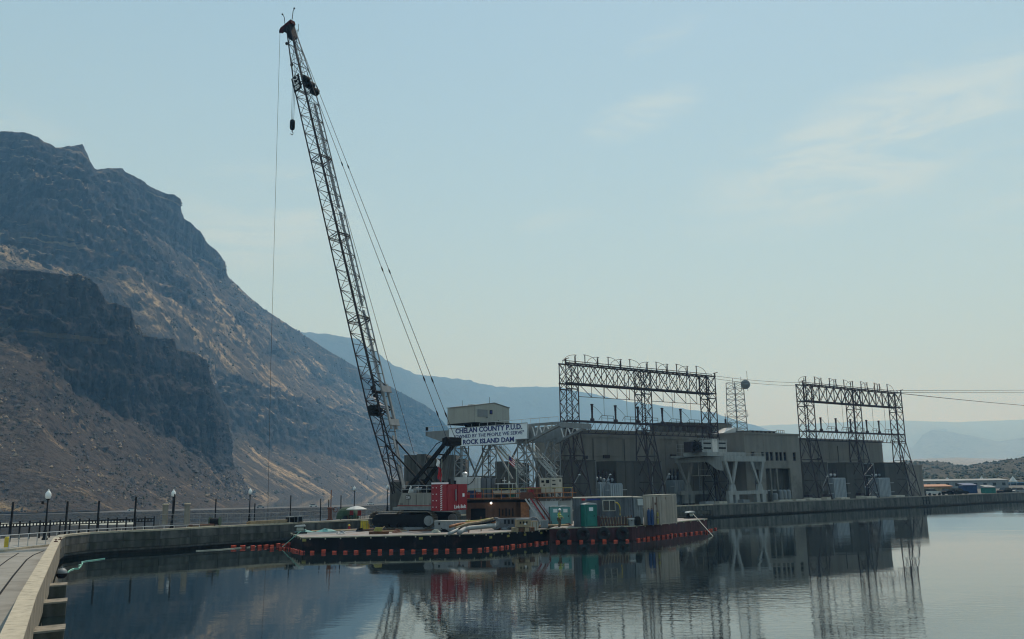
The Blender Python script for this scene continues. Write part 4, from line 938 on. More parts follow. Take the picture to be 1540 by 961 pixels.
# mooring winches at both ends
def winch(q, rz, lab, lidm='white'):
    r = thing('mooring_winch', lab, 'winch', q, rz)
    mb = MB(); mb.box((0, 0, .06), (1.3, .8, .12)); mb.build('base_plate', 'black', r, local=True)
    mb = MB(); mb.tube((-.32, 0, .38), (.32, 0, .38), .2, 12); mb.build('drum', 'rope', r, local=True)
    for s_ in (-1, 1):
        mb = MB(); mb.prism([(s_*.36, -.3, .1), (s_*.36, .3, .1), (s_*.36, .15, .62), (s_*.36, -.15, .62)], (.05, 0, 0)); mb.build('side_plate', 'black', r, local=True)
    mb = MB(); mb.prism([(-.55, -.3, .62), (.5, -.3, .66), (.4, -.3, .8), (-.4, -.3, .76)], (0, .6, 0)); mb.build('hood', lidm, r, local=True)
    return r
winch(hz(451, 802.5, ZB), 0.2, 'winch with white hood on the left tip of the black barge')
winch(B2 + V((-1.6, 1.2, 0)), 0.7, 'winch with white hood on the right tip of the maroon barge')
# ------------------------------------------------------------------ crane
h_ang = R(33)
H = V((-math.cos(h_ang), math.sin(h_ang), 0))           # the way the boom leans
W_ = V((math.sin(h_ang), math.cos(h_ang), 0))           # across the boom, away from the camera
CC = hz(640, 790, ZB); CC = V((CC.x, 83.5, ZB))
cr_lab = 'tall lattice-boom crawler crane with red counterweight standing on the black barge'
crane = thing('crawler_crane', cr_lab, 'crane', CC)
# crawlers
td = V((math.cos(R(-16)), math.sin(R(-16)), 0)); tn = V((-td.y, td.x, 0))
def crawler(c):
    r = MB(); L, Hh, Wd = 6.7, 1.75, 1.15
    prof = []
    for k in range(9):
        a = math.pi/2 + math.pi*k/8; prof.append((-L/2 + Hh*.42 + Hh*.42*math.cos(a), Hh*.42 + Hh*.42*math.sin(a)))
    for k in range(9):
        a = -math.pi/2 + math.pi*k/8; prof.append((L/2 - Hh*.42 + Hh*.42*math.cos(a), Hh*.42 + Hh*.42*math.sin(a)))
    prof = [(x, z + (0.16*(1-(2*x/L)**2) if z > Hh*.5 else 0)) for x, z in prof]
    fr = MB(); fr.prism([c + td*x*0.93 - tn*Wd*0.3 + V((0, 0, .2+z*0.8)) for x, z in prof], tn*Wd*0.6); o = fr.build('track_frame', 'black', crane)
    # shoes one by one round the loop
    per = []
    pp = prof + [prof[0]]
    for (x0, z0), (x1, z1) in zip(pp, pp[1:]):
        n = max(1, round(math.hypot(x1-x0, z1-z0)/0.27))
        for k in range(n): per.append((x0+(x1-x0)*k/n, z0+(z1-z0)*k/n, math.atan2(z1-z0, x1-x0)))
    for (x, z, a) in per:
        ex = td*math.cos(a) + V((0, 0, 1))*math.sin(a); ez = -td*math.sin(a) + V((0, 0, 1))*math.cos(a)
        sh = MB(); sh.obox(c + td*x + V((0, 0, z + .12)) - tn*Wd/2 - ex*.12 - ez*.04, ex*.235, tn*Wd, ez*.09); sh.build('track_shoe', 'track', o)
    for k in range(6):
        x = -L/2 + 1.0 + k*(L-2.0)/5; rr = MB(); rr.tube(c + td*x - tn*(Wd/2+.02) + V((0, 0, .36)), c + td*x - tn*(Wd/2-.2) + V((0, 0, .36)), .2, 10); rr.build('roller', 'black', o)
    hb = MB(); hb.tube(c + td*(L/2-.45) - tn*(Wd/2+.16) + V((0, 0, .82)), c + td*(L/2-.45) - tn*(Wd/2-.1) + V((0, 0, .82)), .46, 18); hb.tube(c + td*(L/2-.45) - tn*(Wd/2+.22) + V((0, 0, .82)), c + td*(L/2-.45) - tn*(Wd/2+.1) + V((0, 0, .82)), .26, 14)
    hb.build('drive_hub', 'steel_grey', o)
M['track'] = mat('worn_sunlit_track_steel', (0.13, 0.12, 0.10), 0.6, 0.2, var=0.4, scale=4)  # worn steel, lightened to stand for sun on the shoes
c1 = hz(606, 797.5, ZB); c1 = V((c1.x, c1.y, ZB+.1))
crawler(c1); crawler(c1 + tn*5.0 + V((0.55, 0, 0)))
mb = MB()
for k in range(-4, 5): pass
for k in range(6):
    q = c1 + tn*(-0.9 + k*1.35); m_ = MB(); m_.obox(q - td*4.2 - tn*.55 + V((0, 0, -.1)), td*8.4, tn*1.1, V((0, 0, .12))); m_.solo('crane_mat', 'wood', ('nearest' if k == 0 else ORD[k] + ' from the front') + ' timber mat lying under the crane tracks', 'timber mat', 'timber mats under the crane')
BC = c1 + tn*2.5 + V((0.3, 0, 0))                       # centre of rotation
mb = MB(); mb.obox(BC - td*1.4 - tn*2.2 + V((0, 0, .6)), td*2.8, tn*4.4, V((0, 0, .7))); mb.build('carbody', 'black', crane)
mb = MB(); mb.tube(BC + V((0, 0, 1.3)), BC + V((0, 0, 1.72)), 1.25, 24); mb.build('slew_ring', 'black', crane)
# superstructure, local frame: x = -H (rearwards, to the right in the picture), y = W_
RX = -H
# near side of the body lies on the plane through BC shifted toward the camera
ns = BC - W_*1.55
def bx(px, py, off=0.0): return hpl(px, py, ns - W_*off, W_)
zb0 = bx(600, 762.5).z; zb1 = bx(603, 741.5).z
xr = (bx(654, 750) - ns).dot(RX); xl = (bx(597.5, 760) - ns).dot(RX); xl2 = (bx(604, 742) - ns).dot(RX)
def bp_(x, y, z): return BC + RX*x + W_*y + V((0, 0, z - BC.z))
mb = MB(); mb.prism([bp_(xl, -1.55, zb0), bp_(xr, -1.55, zb0), bp_(xr, -1.55, zb1), bp_(xl2, -1.55, zb1)], W_*3.1); mb.build('machinery_body', 'greybody', crane)
mb = MB(); mb.prism([bp_(xl-.5, -1.66, zb0-.28), bp_(xr+.1, -1.66, zb0-.28), bp_(xr+.1, -1.66, zb0-.02), bp_(xl-.5, -1.66, zb0-.02)], W_*3.3); mb.build('deck_frame', 'steel_grey', crane)
mb = MB(); mb.obox(bp_(xl+.05, -1.575, zb0+.10), RX*(xr-xl-.1), W_*.02, V((0, 0, .07))); mb.build('red_stripe', 'red', crane)
for fx in (0.3, 0.52, 0.74):
    mb = MB(); mb.obox(bp_(xl+(xr-xl)*fx, -1.575, zb0+.22), RX*.015, W_*.02, V((0, 0, zb1-zb0-.35))); mb.build('door_seam', 'black', crane)
for fx in (0.08, 0.85):
    mb = MB(); mb.obox(bp_(xl+(xr-xl)*fx, -1.58, zb0+.26), RX*.35, W_*.02, V((0, 0, .06))); mb.build('vent', 'black', crane)
p = bp_(xl+(xr-xl)*0.24, -1.57, zb0+(zb1-zb0)*.55)
mb = MB(); mb.obox(p, RX*.55, -W_*.02, V((0, 0, .36))); mb.build('number_plate', 'black', crane)
text_mesh('238', .3, 'whiteletter', p + RX*.06 + V((0, 0, .07)) - W_*.045, RX, (0, 0, 1), 'number', crane, width=.43, height=.22)
# handrail on the body
mb = MB()
for z in (.35, .7): mb.path([bp_(xl2, -1.5, zb1+z), bp_(xr, -1.5, zb1+z)], .025)
mb.build('handrail', 'rail_silver', crane)
for k in range(5):
    mb = MB(); x = xl2 + (xr-xl2)*k/4; mb.tube(bp_(x, -1.5, zb1), bp_(x, -1.5, zb1+.7), .022, 6); mb.build('handrail_post', 'rail_silver', crane)
# winch drums and air filter on top
for (fx, rr, m_) in [(0.25, .28, 'steel_grey'), (0.55, .42, 'black'), (0.8, .36, 'black')]:
    x = xl2 + (xr-xl2)*fx; mb = MB(); mb.tube(bp_(x, -.8, zb1+.25), bp_(x, .9, zb1+.25), rr, 14); mb.build('hoist_drum', m_, crane)
q = bp_(xl2+.95, -1.2, zb1); mb = MB(); mb.lathe([(.2, 0), (.24, .15), (.16, .3), (.05, .36)], q, 10); mb.build('air_filter', 'white', crane)
q = bp_(xl2+.5, -1.0, zb1); mb = MB(); mb.tube(q, q + RX*.25 + V((0, 0, .75)), .1, 10); mb.build('exhaust_stack', 'whiteletter', crane)
# operator cab at the far front corner
mb = MB(); c0 = bp_(xl-.2, 1.6, zb0); mb.obox(c0, RX*1.5, W_*1.0, V((0, 0, 1.9))); mb.build('operator_cab', 'greybody', crane)
mb = MB(); mb.obox(c0 - H*0 + RX*.15 - W_*.02 + V((0, 0, .8)), RX*1.1, -W_*.02, V((0, 0, .8))); mb.build('cab_window', 'glass', crane)
# counterweight blocks
cwz0 = bx(655, 768).z; cwz1 = bx(655, 728.5, .9).z
cwx = xr + 0.03; cwd = 1.25; cw_w = 4.1
yc = -2.15
for k, (f0, f1) in enumerate([(0, .30), (.30, .66), (.66, 1.0)]):
    for j, (g0, g1) in enumerate([(0, .36), (.36, 1.0)] if True else []):
        pass
nb = 5
for k in range(nb):
    y0 = yc + cw_w*k/nb; mb = MB(); bev = .05
    x1 = cwx + cwd + (0.06 if k % 2 else 0)
    mb.obox(bp_(cwx, y0+.012, cwz0), RX*(x1-cwx), W_*(cw_w/nb-.024), V((0, 0, cwz1-cwz0 - (0.05 if k % 2 else 0)))); mb.build('counterweight_block', 'red', crane)
rear = bp_(cwx+cwd+.08, yc, cwz0)
text_mesh('Link-Belt', .5, 'whiteletter', rear + W_*(cw_w*.46) + V((0, 0, .16)) + RX*.0, W_, (0, 0, 1), 'logo', crane, bold=.004, depth=.02, width=cw_w*.46, height=.34)
mb = MB(); mb.obox(rear + W_*(cw_w*.5) + V((0, 0, .9)), RX*.05, W_*.14, V((0, 0, 1.1))); mb.build('lifting_lug', 'steel_grey', crane)
mb = MB(); mb.obox(rear + W_*(cw_w*.78) + V((0, 0, 1.25)), RX*.04, W_*.3, V((0, 0, .32))); mb.build('placard', 'whiteletter', crane)
for k in range(12):
    mb = MB(); q = bp_(cwx+cwd-.1, yc-.04, cwz0+.05+k*.2); mb.prism([q, q + RX*.2 + V((0, 0, .07)), q + RX*.2 + V((0, 0, .15)), q + V((0, 0, .08))], -W_*.02); mb.build('hazard_stripe', 'whiteletter', crane)
for k in range(4):
    for s_ in (0.1, .5):
        mb = MB(); q = bp_(cwx+.15+s_, yc-.03, cwz0+.35+k*.6); mb.tube(q, q - W_*.03, .05, 6); mb.build('bolt', 'whiteletter', crane)
mb = MB(); mb.obox(bp_(cwx-.3, yc+.4, cwz1+.02), RX*1.3, W_*1.0, V((0, 0, .16))); mb.build('top_tray', 'whiteletter', crane)
for k, y in enumerate((1.2, 2.2, 3.1)):
    mb = MB(); q = bp_(cwx+.5, yc+y, cwz1); mb.tube(q, q + V((0, 0, .35+.12*(k % 2))), .13, 8); mb.build('lifting_post', 'black', crane)
# boom: foot and tip found on the crane's own centre plane
foot = hpl(600.5, 742, BC, W_); tip = hpl(436.5, 40, BC, W_)
ax = (tip-foot); BL = ax.length; ax.normalize(); dn = ax.cross(W_).normalized()      # dn: in-plane, square to the boom
if dn.x < 0: dn = -dn
BW, BD = 1.95, 1.45
def bm_pt(s, a, b_): return foot + ax*s + W_*a + dn*b_
S1 = 9.0; S2 = BL - 9.5
def half(s):
    if s < S1: f = s/S1; return (.35+.65*f)*BW/2 if False else BW/2*(.85+.15*f), BD/2*(.18+.82*min(1, f*1.15))
    if s > S2: f = (BL-s)/(BL-S2); return BW/2*(.42+.58*f), BD/2*(.38+.62*f)
    return BW/2, BD/2
secs = [0, S1]; nmid = 4
secs += [S1 + (S2-S1)*k/nmid for k in range(1, nmid+1)] + [BL]
for k in range(len(secs)-1):
    s0, s1 = secs[k], secs[k+1]
    for (sa, sb) in ((-1, -1), (-1, 1), (1, -1), (1, 1)):
        a0, b0 = half(s0 + 1e-3); a1, b1 = half(s1 - 1e-3)
        mb = MB(); mb.tube(bm_pt(s0, sa*a0, sb*b0), bm_pt(s1, sa*a1, sb*b1), .078, 8)
        mb.build('boom_chord', 'boom' if (sa, sb) == (1, 1) else 'boomdark', crane)
    # lacing of this section, panel by panel
    n = max(3, round((s1-s0)/1.28)); mb = MB(); mb2 = MB()
    for j in range(n):
        u0 = s0 + (s1-s0)*j/n; u1 = s0 + (s1-s0)*(j+1)/n; a0, b0 = half(u0+1e-3); a1, b1 = half(u1-1e-3); um = (u0+u1)/2; am, bm2 = half(um)
        for sb in (-1, 1):
            s_ = 1 if j % 2 else -1
            mb.tube(bm_pt(u0, -s_*a0, sb*b0), bm_pt(u1, s_*a1, sb*b1), .036, 5)
            mb.tube(bm_pt(u1, -a1, sb*b1), bm_pt(u1, a1, sb*b1), .032, 5)
        for sa in (-1, 1):
            s_ = 1 if j % 2 else -1
            mb2.tube(bm_pt(u0, sa*a0, -s_*b0), bm_pt(u1, sa*a1, s_*b1), .034, 5)
    mb.build('boom_lacing', 'boomdark', crane); mb2.build('boom_side_lacing', 'boomdark', crane)
    # section joint frames
    if 0 < k:
        a0, b0 = half(s0); mb = MB()
        for d_ in (-.14, .14):
            for sb in (-1, 1): mb.tube(bm_pt(s0+d_, -a0, sb*b0), bm_pt(s0+d_, a0, sb*b0), .05, 6)
            for sa in (-1, 1): mb.tube(bm_pt(s0+d_, sa*a0, -b0), bm_pt(s0+d_, sa*a0, b0), .05, 6)
        mb.build('section_joint', 'black', crane)
# pale walkway along the right-hand side of the boom
for s0, s1 in ((9.5, 20.5), (21, 33), (33.5, BL-12)):
    mb = MB(); mb.obox(bm_pt(s0, .25, BD/2*.72), ax*(s1-s0), W_*.42, dn*.05); mb.build('boom_walkway', 'boom', crane)
# heavy white hoist frame low on the boom
for (a, wd, s0, s1) in [(-.05, .22, 6.6, 11.6), (.75, .22, 6.6, 11.6)]:
    mb = MB(); mb.obox(bm_pt(s0, a, BD/2+.08), ax*(s1-s0), W_*wd, dn*.22); mb.build('hoist_frame_beam', 'boomwhite', crane)
for s0 in (6.9, 10.6):
    mb = MB(); mb.obox(bm_pt(s0, -.3, BD/2+.32), ax*.7, W_*1.5, dn*.12); mb.build('hoist_frame_plate', 'boomwhite', crane)
for s0, s1 in ((0.4, 3.0), (3.2, 6.0)):
    mb = MB(); mb.obox(bm_pt(s0, .35, BD/2*(.3+s0/9)), ax*(s1-s0), W_*.28, dn*.10); mb.build('lower_boom_plate', 'boomwhite', crane)
# winch package inside the boom
for (s0, a, b_, r_) in [(9.0, -.5, 0, .2), (11.0, -.1, .1, .16)]:
    mb = MB(); mb.tube(bm_pt(s0, a-.5, b_), bm_pt(s0, a+.8, b_), r_, 12); mb.build('boom_winch', 'black', crane)
mb = MB(); rw = random.Random(3)
for k in range(15):
    s0 = rw.uniform(8.2, 12.9); mb.tube(bm_pt(s0, rw.uniform(-.9, .9), rw.uniform(-.65, .5)), bm_pt(s0+rw.uniform(-.7, .7), rw.uniform(-.9, .9), rw.uniform(-.65, .5)), rw.uniform(.03, .07), 5)
for k in range(4): mb.obox(bm_pt(8.4+k*1.0, rw.uniform(-.8, .1), rw.uniform(-.6, 0)), ax*.3, W_*.45, dn*.3)
mb.build('winch_frame', 'black', crane)
mb = MB(); mb.obox(bm_pt(8.6, -1.0, -BD/2), ax*1.0, W_*1.2, dn*.5); mb.build('winch_guard', 'black', crane)
# upper sheave cluster, number board
for (s0, a, b_, r_) in [(BL-9.4, .2, .7, .5), (BL-10.3, .5, .9, .45), (BL-8.6, -.2, .6, .4)]:
    mb = MB(); mb.tube(bm_pt(s0, a-.3, b_), bm_pt(s0, a+.5, b_), r_, 12); mb.build('deflector_sheave', 'black', crane)
p0 = bm_pt(BL-10.2, -BW/2-.06, -BD/2-.1)
mb = MB(); mb.obox(p0, ax*2.1, dn*1.3, -W_*.04); mb.build('number_board', 'black', crane)
text_mesh('238', 1, 'whiteletter', p0 + ax*1.95 + dn*.25 - W_*.07, -ax, dn, 'number', crane, bold=.01, width=1.75, height=.8)
# boom head
tp = bm_pt(BL, 0, 0)
mb = MB(); mb.obox(bm_pt(BL-1.9, -.4, -.35), ax*1.9, W_*.8, dn*.75); mb.build('boom_head', 'black', crane)
mb = MB(); mb.obox(bm_pt(BL+.0, -.35, -1.0), ax*.55, W_*.7, dn*1.6); mb.build('head_frame', 'redhead', crane)
for a in (-.3, 0, .3):
    mb = MB(); mb.tube(bm_pt(BL-.1, a-.05, -.55), bm_pt(BL-.1, a+.05, -.55), .45, 16); mb.build('head_sheave', 'black', crane)
mb = MB(); mb.tube(bm_pt(BL+.45, -.1, -1.35), bm_pt(BL+.45, .1, -1.35), .42, 16); mb.build('tip_sheave', 'redhead', crane)
for (b_, lean) in ((-.75, -.35), (.55, .2)):
    mb = MB(); q = bm_pt(BL+.75, 0, b_); mb.tube(q, q + V((lean*.4, 0, 1.1)), .045, 6); mb.tube(q + V((lean*.4, 0, 1.1)), q + V((lean*1.1, 0, 1.5)), .04, 6); mb.ball(q + V((lean*1.1, 0, 1.5)), .12, 8, 6); mb.build('aircraft_light_mast', 'black', crane)
mb = MB(); q = bm_pt(BL-1.3, 0, .4); mb.tube(q, q + V((.5, 0, .5)), .03, 5); mb.tube(q + V((.5, 0, .2)), q + V((.5, 0, 1.2)), .03, 5); mb.build('wind_gauge', 'black', crane)
for s_ in (2.2, 5.5):
    mb = MB(); q = bm_pt(BL-s_, -.3, -.9); mb.ball(q, .2, 8, 6); mb.build('rope_guide', 'black', crane)
# mast
mh = hpl(679, 664, BC, W_); mf = hpl(618, 741, BC, W_)
for s_ in (-1, 1):
    mb = MB(); mb.bar(mf + W_*s_*.95, mh + W_*s_*.75, .34, .30); mb.build('mast_beam', 'black', crane)
mb = MB()
for f in (.25, .5, .75, .92):
    q = mf.lerp(mh, f); mb.bar(q - W_*.9, q + W_*.9, .14)
mb.build('mast_cross_bar', 'black', crane)
mb = MB(); mb.obox(mh - W_*.9 - V((.35, 0, .45)), V((.8, 0, .1)), W_*1.8, V((0, 0, .75))); mb.build('mast_head', 'black', crane)
mb = MB(); mb.tube(mh - W_*.9, mh + W_*.9, .42, 14); mb.build('mast_sheaves', 'black', crane)
q0, q1 = mf.lerp(mh, .55), mf.lerp(mh, .98)
u_ = (mh-mf).normalized(); nrm_ = V((-.5, .1, .4)).normalized()
mb = MB(); mb.path([q0 + nrm_*.3 - W_*.8, q0 + u_*.6 + nrm_*.62 - W_*.8, q1 - u_*.7 + nrm_*.62 - W_*.8, q1 + nrm_*.3 - W_*.8], .04); mb.build('mast_handrail', 'black', crane)
# boom back stops
for s_, px0, py0, px1, py1 in ((-1, 601, 681, 645, 738), (1, 606, 667, 656, 730)):
    a = bm_pt(5.0 if s_ < 0 else 5.6, s_*.85, BD/2*.6); c = hpl(px1, py1, BC + W_*s_*.8, W_); m_ = a.lerp(c, .5)
    mb = MB(); mb.tube(a, m_, .085, 8); mb.build('backstop_rod', 'black', crane); mb = MB(); mb.tube(m_, c, .12, 8); mb.build('backstop_sleeve', 'black', crane)
# pendants, gantry ropes
tpe = bm_pt(BL-1.2, 0, BD/2*.45)
for s_ in (-1, 1):
    a = mh + W_*s_*.7 + V((0, 0, .2)); c = tpe + W_*s_*.38
    mb = MB(); mb.tube(a, c, .032, 5); o = mb.build('pendant_rope', 'cable', crane)
    for f in (.05, .12, .36, .62, .84):
        q = a.lerp(c, f); d = (c-a).normalized(); mb = MB(); mb.tube(q - d*.35, q - d*.1, .035, 6, .075); mb.tube(q - d*.1, q + d*.1, .075, 6); mb.tube(q + d*.1, q + d*.35, .075, 6, .035); mb.build('pendant_link', 'black', crane)
for k in range(6):
    a = mh + W_*(-.75+.3*k); c = bp_(cwx-.1+.12*(k % 2), -1.6+.55*k, cwz1+.1); mb = MB(); mb.tube(a, c, .022, 5); mb.build('gantry_rope', 'cable', crane)
a = bm_pt(BL-10, 0, BD/2+.1); c = hpl(623, 684, BC, W_)
mb = MB(); mb.tube(a, c, .028, 5); mb.tube(c, bp_(xl2+1.4, 0, zb1+.4), .028, 5); mb.build('hoist_rope', 'cable', crane)
mb = MB(); mb.tube(bm_pt(BL-.4, .1, .35), bm_pt(13, .1, BD/2+.15), .025, 5); mb.tube(bm_pt(BL-.4, -.2, .35), bm_pt(13, -.2, BD/2+.1), .025, 5); mb.build('hoist_rope', 'cable', crane)
# hook block hung from the head
hk = hy(440, 180, bm_pt(BL, 0, -.6).y)
hkt = bm_pt(BL-.1, 0, -1.0)
r = thing('hook_block', 'black hook block hanging from ropes beside the upper boom', 'hook block', hk)
mb = MB()
for dx in (-.14, 0, .14): mb.tube(V((hk.x+dx, hk.y, hk.z)), V((hk.x+dx*1.6, hk.y, hkt.z)), .022, 5)
mb.build('hoist_line', 'cable', r)
mb = MB(); mb.lathe([(.14, 0), (.28, -.12), (.32, -.35), (.32, -1.0), (.26, -1.25), (.12, -1.35)], hk, 12); mb.build('block_body', 'black', r)
mb = MB(); mb.tube(hk + V((0, 0, -1.3)), hk + V((0, 0, -1.6)), .07, 8); mb.path([hk + V((.0, 0, -1.55)), hk + V((.13, 0, -1.75)), hk + V((.08, 0, -1.95)), hk + V((-.1, 0, -1.95)), hk + V((-.16, 0, -1.8))], .055); mb.build('hook', 'steel_grey', r)
# long single line with small weight
tl = bm_pt(BL+.45, 0, -1.75)
r = thing('whip_line', 'long thin whip line hanging from the boom tip to the crest', 'rope', tl)
ql = hy(421.5, 47, tl.y); qb = V((tl.x + .75, tl.y, 1.5))
mb = MB(); mb.path([tl, V((tl.x-.02, tl.y, ql.z)), V((tl.x+.42, tl.y, 20)), qb], .022, 5); mb.build('rope', 'cable', r)
mb = MB(); mb.lathe([(.05, .3), (.12, .1), (.12, -.15), (.04, -.3)], V((tl.x-.02, tl.y, ql.z)), 8); mb.build('rope_socket', 'black', r)
mb = MB(); mb.tube(bm_pt(BL+.2, 0, -.8), V((tl.x+.05, tl.y, ql.z)), .02, 5); mb.build('tag_rope', 'cable', r)
# ------------------------------------------------------------------ deck gear, black barge
def on_deck(px, py, z=ZB): return hz(px, py, z)
def boxy(name, label, cat, q, rz, sz, m, parts=(), group=None):
    r = thing(name, label, cat, q, rz, group)
    mb = MB(); mb.box((0, 0, sz[2]/2), sz); mb.build('body', m, r, local=True)
    for nm, c, s_, mm in parts:
        mb = MB(); mb.box(c, s_); mb.build(nm, mm, r, local=True)
    return r
boxy('yellow_bin', 'faded yellow steel bin beside the left end of the crane track', 'bin', V((hy(549, 790, 86.8).x, 86.8, ZB)), 0.0, (.75, .7, .85), 'yellow', [('lid', (0, 0, .88), (.8, .75, .05), 'yellow_dull'), ('rib', (-.2, -.36, .42), (.05, .04, .8), 'yellow_dull'), ('rib', (.2, -.36, .42), (.05, .04, .8), 'yellow_dull')])
mb = MB(); q = on_deck(525, 795.5)
r = thing('red_valve', 'small red and yellow valve standing on the left part of the barge deck', 'valve', q)
mb.lathe([(.16, 0), (.16, .1), (.09, .12), (.1, .3)], q, 10); mb.build('body', 'red', r)
mb = MB(); mb.lathe([(.12, .3), (.14, .36), (.05, .46)], q, 10); mb.build('cap', 'yellow', r)
# thin brown brow on the left rear deck and pale timbers
for i, (x0, y0, x1, y1, wd, hh, m_, lab) in enumerate([
  (470, 800, 552, 797.3, .9, .10, 'woodlight', 'pale timber walkway on the left rear deck of the barge'),
  (610, 799, 690, 796.2, .8, .32, 'steel_grey', 'long grey steel beam lying in front of the crane tracks'),
  (556, 800.6, 612, 799.2, .4, .12, 'woodlight', 'pale timber baulk lying in front of the crane track'),
  (806, 792.5, 858, 791, 1.1, .15, 'woodlight', 'right hand stack of pale timber sheets in front of the worker'),
  (752, 797, 774, 796, 1.0, .22, 'rust', 'small pinkish stack of steel sheets beside the crate')]):
    a, c = on_deck(x0, y0, ZB if x0 < 800 else ZR), on_deck(x1, y1, ZB if x0 < 800 else ZR); d = (c-a).normalized(); nrm = V((-d.y, d.x, 0))
    r = thing('deck_timber' if 'timber' in lab else 'steel_stack', lab, 'timber' if 'timber' in lab else 'steel', a)
    for k in range(3):
        mb = MB(); mb.obox(a + nrm*(wd*k/3) + V((0, 0, .01)), c-a + d*random.uniform(-.2, .1), nrm*(wd/3-.02), V((0, 0, hh*random.uniform(.85, 1)))); mb.build('plank' if 'timber' in lab else 'plate', m_ if k else m_, r)
# rope coil on a pallet
q = on_deck(570, 803)
r = thing('rope_pallet', 'brown wooden crate with a yellow rope coil near the barge edge', 'crate', q, .05)
for k in range(5):
    mb = MB(); mb.box((-.7+k*.35, 0, .2), (.32, .9, .06)); mb.build('slat', 'wood', r, local=True)
mb = MB(); mb.box((0, -.4, .1), (1.7, .06, .2)); mb.box((0, .4, .1), (1.7, .06, .2)); mb.build('frame', 'wood', r, local=True)
mb = MB()
for k in range(5): mb.torus((-.1+.02*k, 0, .27+k*.07), (0.05, 0.03, 1), .36-.02*k, .045, 16, 6)
mb.build('rope_coil', 'yellow_dull', r, local=True)
for i, (x, y, dx) in enumerate([(573, 797, 10), (586, 796, 7), (571, 800.5, 13), (627, 794, -20)]):
    a, c = on_deck(x, y), on_deck(x+dx, y-8 if i < 2 else y-3)
    mb = MB(); mb.tube(a + V((0, 0, .1)), V((c.x, a.y+.8, ZB+ .5 + (.8 if i == 3 else 0))), .035, 6); mb.solo('prop_pole', ['yellow', 'rope', 'woodlight', 'rail_silver'][i], ['yellow pole leaning against the crane track', 'pale pole leaning on the crane track', 'short timber pole beside the rope crate', 'thin silver pole leaning on the middle of the crane track'][i], 'pole')
# pipe bundle: white pipes, orange and yellow hoses, steel stakes
def pxp(x, y, Y): return hy(x, y, Y)
Yp = 76.0
for i, (pts, rr, m_, lab) in enumerate([
  ([(675, 803, Yp-1.4), (691, 795.5, Yp-.2)], .15, 'hose_g', 'lower white pipe elbow at the left of the hose bundle'),
  ([(690, 801.5, Yp-1.0), (700, 794.5, Yp), (745, 790.5, Yp+1.2)], .20, 'hose_g', 'thick white pipe under the hose bundle'),
  ([(702, 790, Yp+.6), (746, 787, Yp+1.6)], .13, 'hose_g', 'upper grey pipe in the hose bundle'),
  ([(676, 792, Yp), (690, 788.5, Yp+.6), (712, 786, Yp+1), (734, 783.5, Yp+1.3), (745, 786, Yp+1.5)], .12, 'orange_dark', 'orange hose lying along the pipe bundle'),
  ([(685, 794, Yp-.4), (702, 788, Yp+.4), (722, 785.3, Yp+1), (742, 779.5, Yp+1.4)], .10, 'woodlight', 'pale yellow hose sagging across the pipe bundle'),
  ([(690, 796, Yp-.5), (708, 790, Yp+.3), (730, 786.3, Yp+.9), (745, 782.5, Yp+1.2)], .10, 'black', 'black hose sagging across the pipe bundle'),
  ([(700, 784.5, Yp+1), (720, 783.4, Yp+1.2), (737, 780.3, Yp+1.4), (744, 783, Yp+1.5)], .09, 'yellow_dull', 'topmost yellow hose of the pipe bundle')]):
    P = [pxp(*c) for c in pts]; Q = []
    for a, c in zip(P, P[1:]): Q += [a.lerp(c, k/3) for k in range(3)]
    mb = MB(); mb.path(Q + [P[-1]], rr, 10); mb.solo('hose' if 'hose' in lab.split(' ')[1:3] or 'hose lying' in lab else 'pipe', m_, lab, 'hose' if ' hose ' in lab[:24] else 'pipe', 'pipes and hoses on the barge deck', smooth=True)
for i, (x, y0, y1) in enumerate([(705, 801, 780), (723.5, 799, 777), (744, 796.5, 775), (690.5, 802, 790)]):
    a = on_deck(x, y0); c = hy(x, y1, a.y)
    mb = MB(); mb.bar(a, V((a.x, a.y, c.z)), .09); mb.solo('steel_stake', 'rust', ORD[i if i < 3 else 3] + ' rusty stake holding the pipe bundle' if i < 3 else 'short rusty stake at the left end of the pipe bundle', 'stake')
# grey steel box behind the bundle, spare crawler frame
q = on_deck(690, 791.5); q = V((q.x, 82, ZB))
boxy('grey_ballast_box', 'long grey steel ballast box between the crane hub and the pipe bundle', 'steel box', q, -.08, (3.1, 1.2, .95), 'steel_grey', [('lid', (0, 0, .98), (3.16, 1.26, .06), 'hose_g'), ('lug', (-1.1, -.63, .75), (.14, .1, .2), 'black'), ('lug', (1.1, -.63, .75), (.14, .1, .2), 'black'), ('rib', (0.2, -.62, .45), (.05, .05, .9), 'hose_g')])
q = V((.2, 84, ZB+.05)); r = thing('spare_crawler_frame', 'spare grey crawler frame with round hubs lying behind the crates', 'crawler frame', q, -.05)
mb = MB(); pr = [(-2.0, .1), (2.0, .1), (2.1, .5), (1.9, 1.05), (-1.9, 1.0), (-2.1, .5)]; mb.prism([(x, -.4, z) for x, z in pr], (0, .8, 0)); mb.build('frame', 'contgrey', r, local=True)
for x in (-2.0, 1.6):
    mb = MB(); mb.tube((x, -.55, .55), (x, .5, .55), .55, 18); mb.build('hub', 'contgrey', r, local=True)
    mb = MB(); mb.tube((x, -.62, .55), (x, -.5, .55), .3, 14); mb.build('hub_cap', 'steel_grey', r, local=True)
for k in range(4):
    mb = MB(); mb.box((-1.1+k*.35, -.42, .7), (.2, .04, .4)); mb.build('opening', 'black', r, local=True)
mb = MB(); mb.box((2.6, 0, .45), (.7, .6, .7)); mb.build('hub_motor', 'steel_grey', r, local=True)
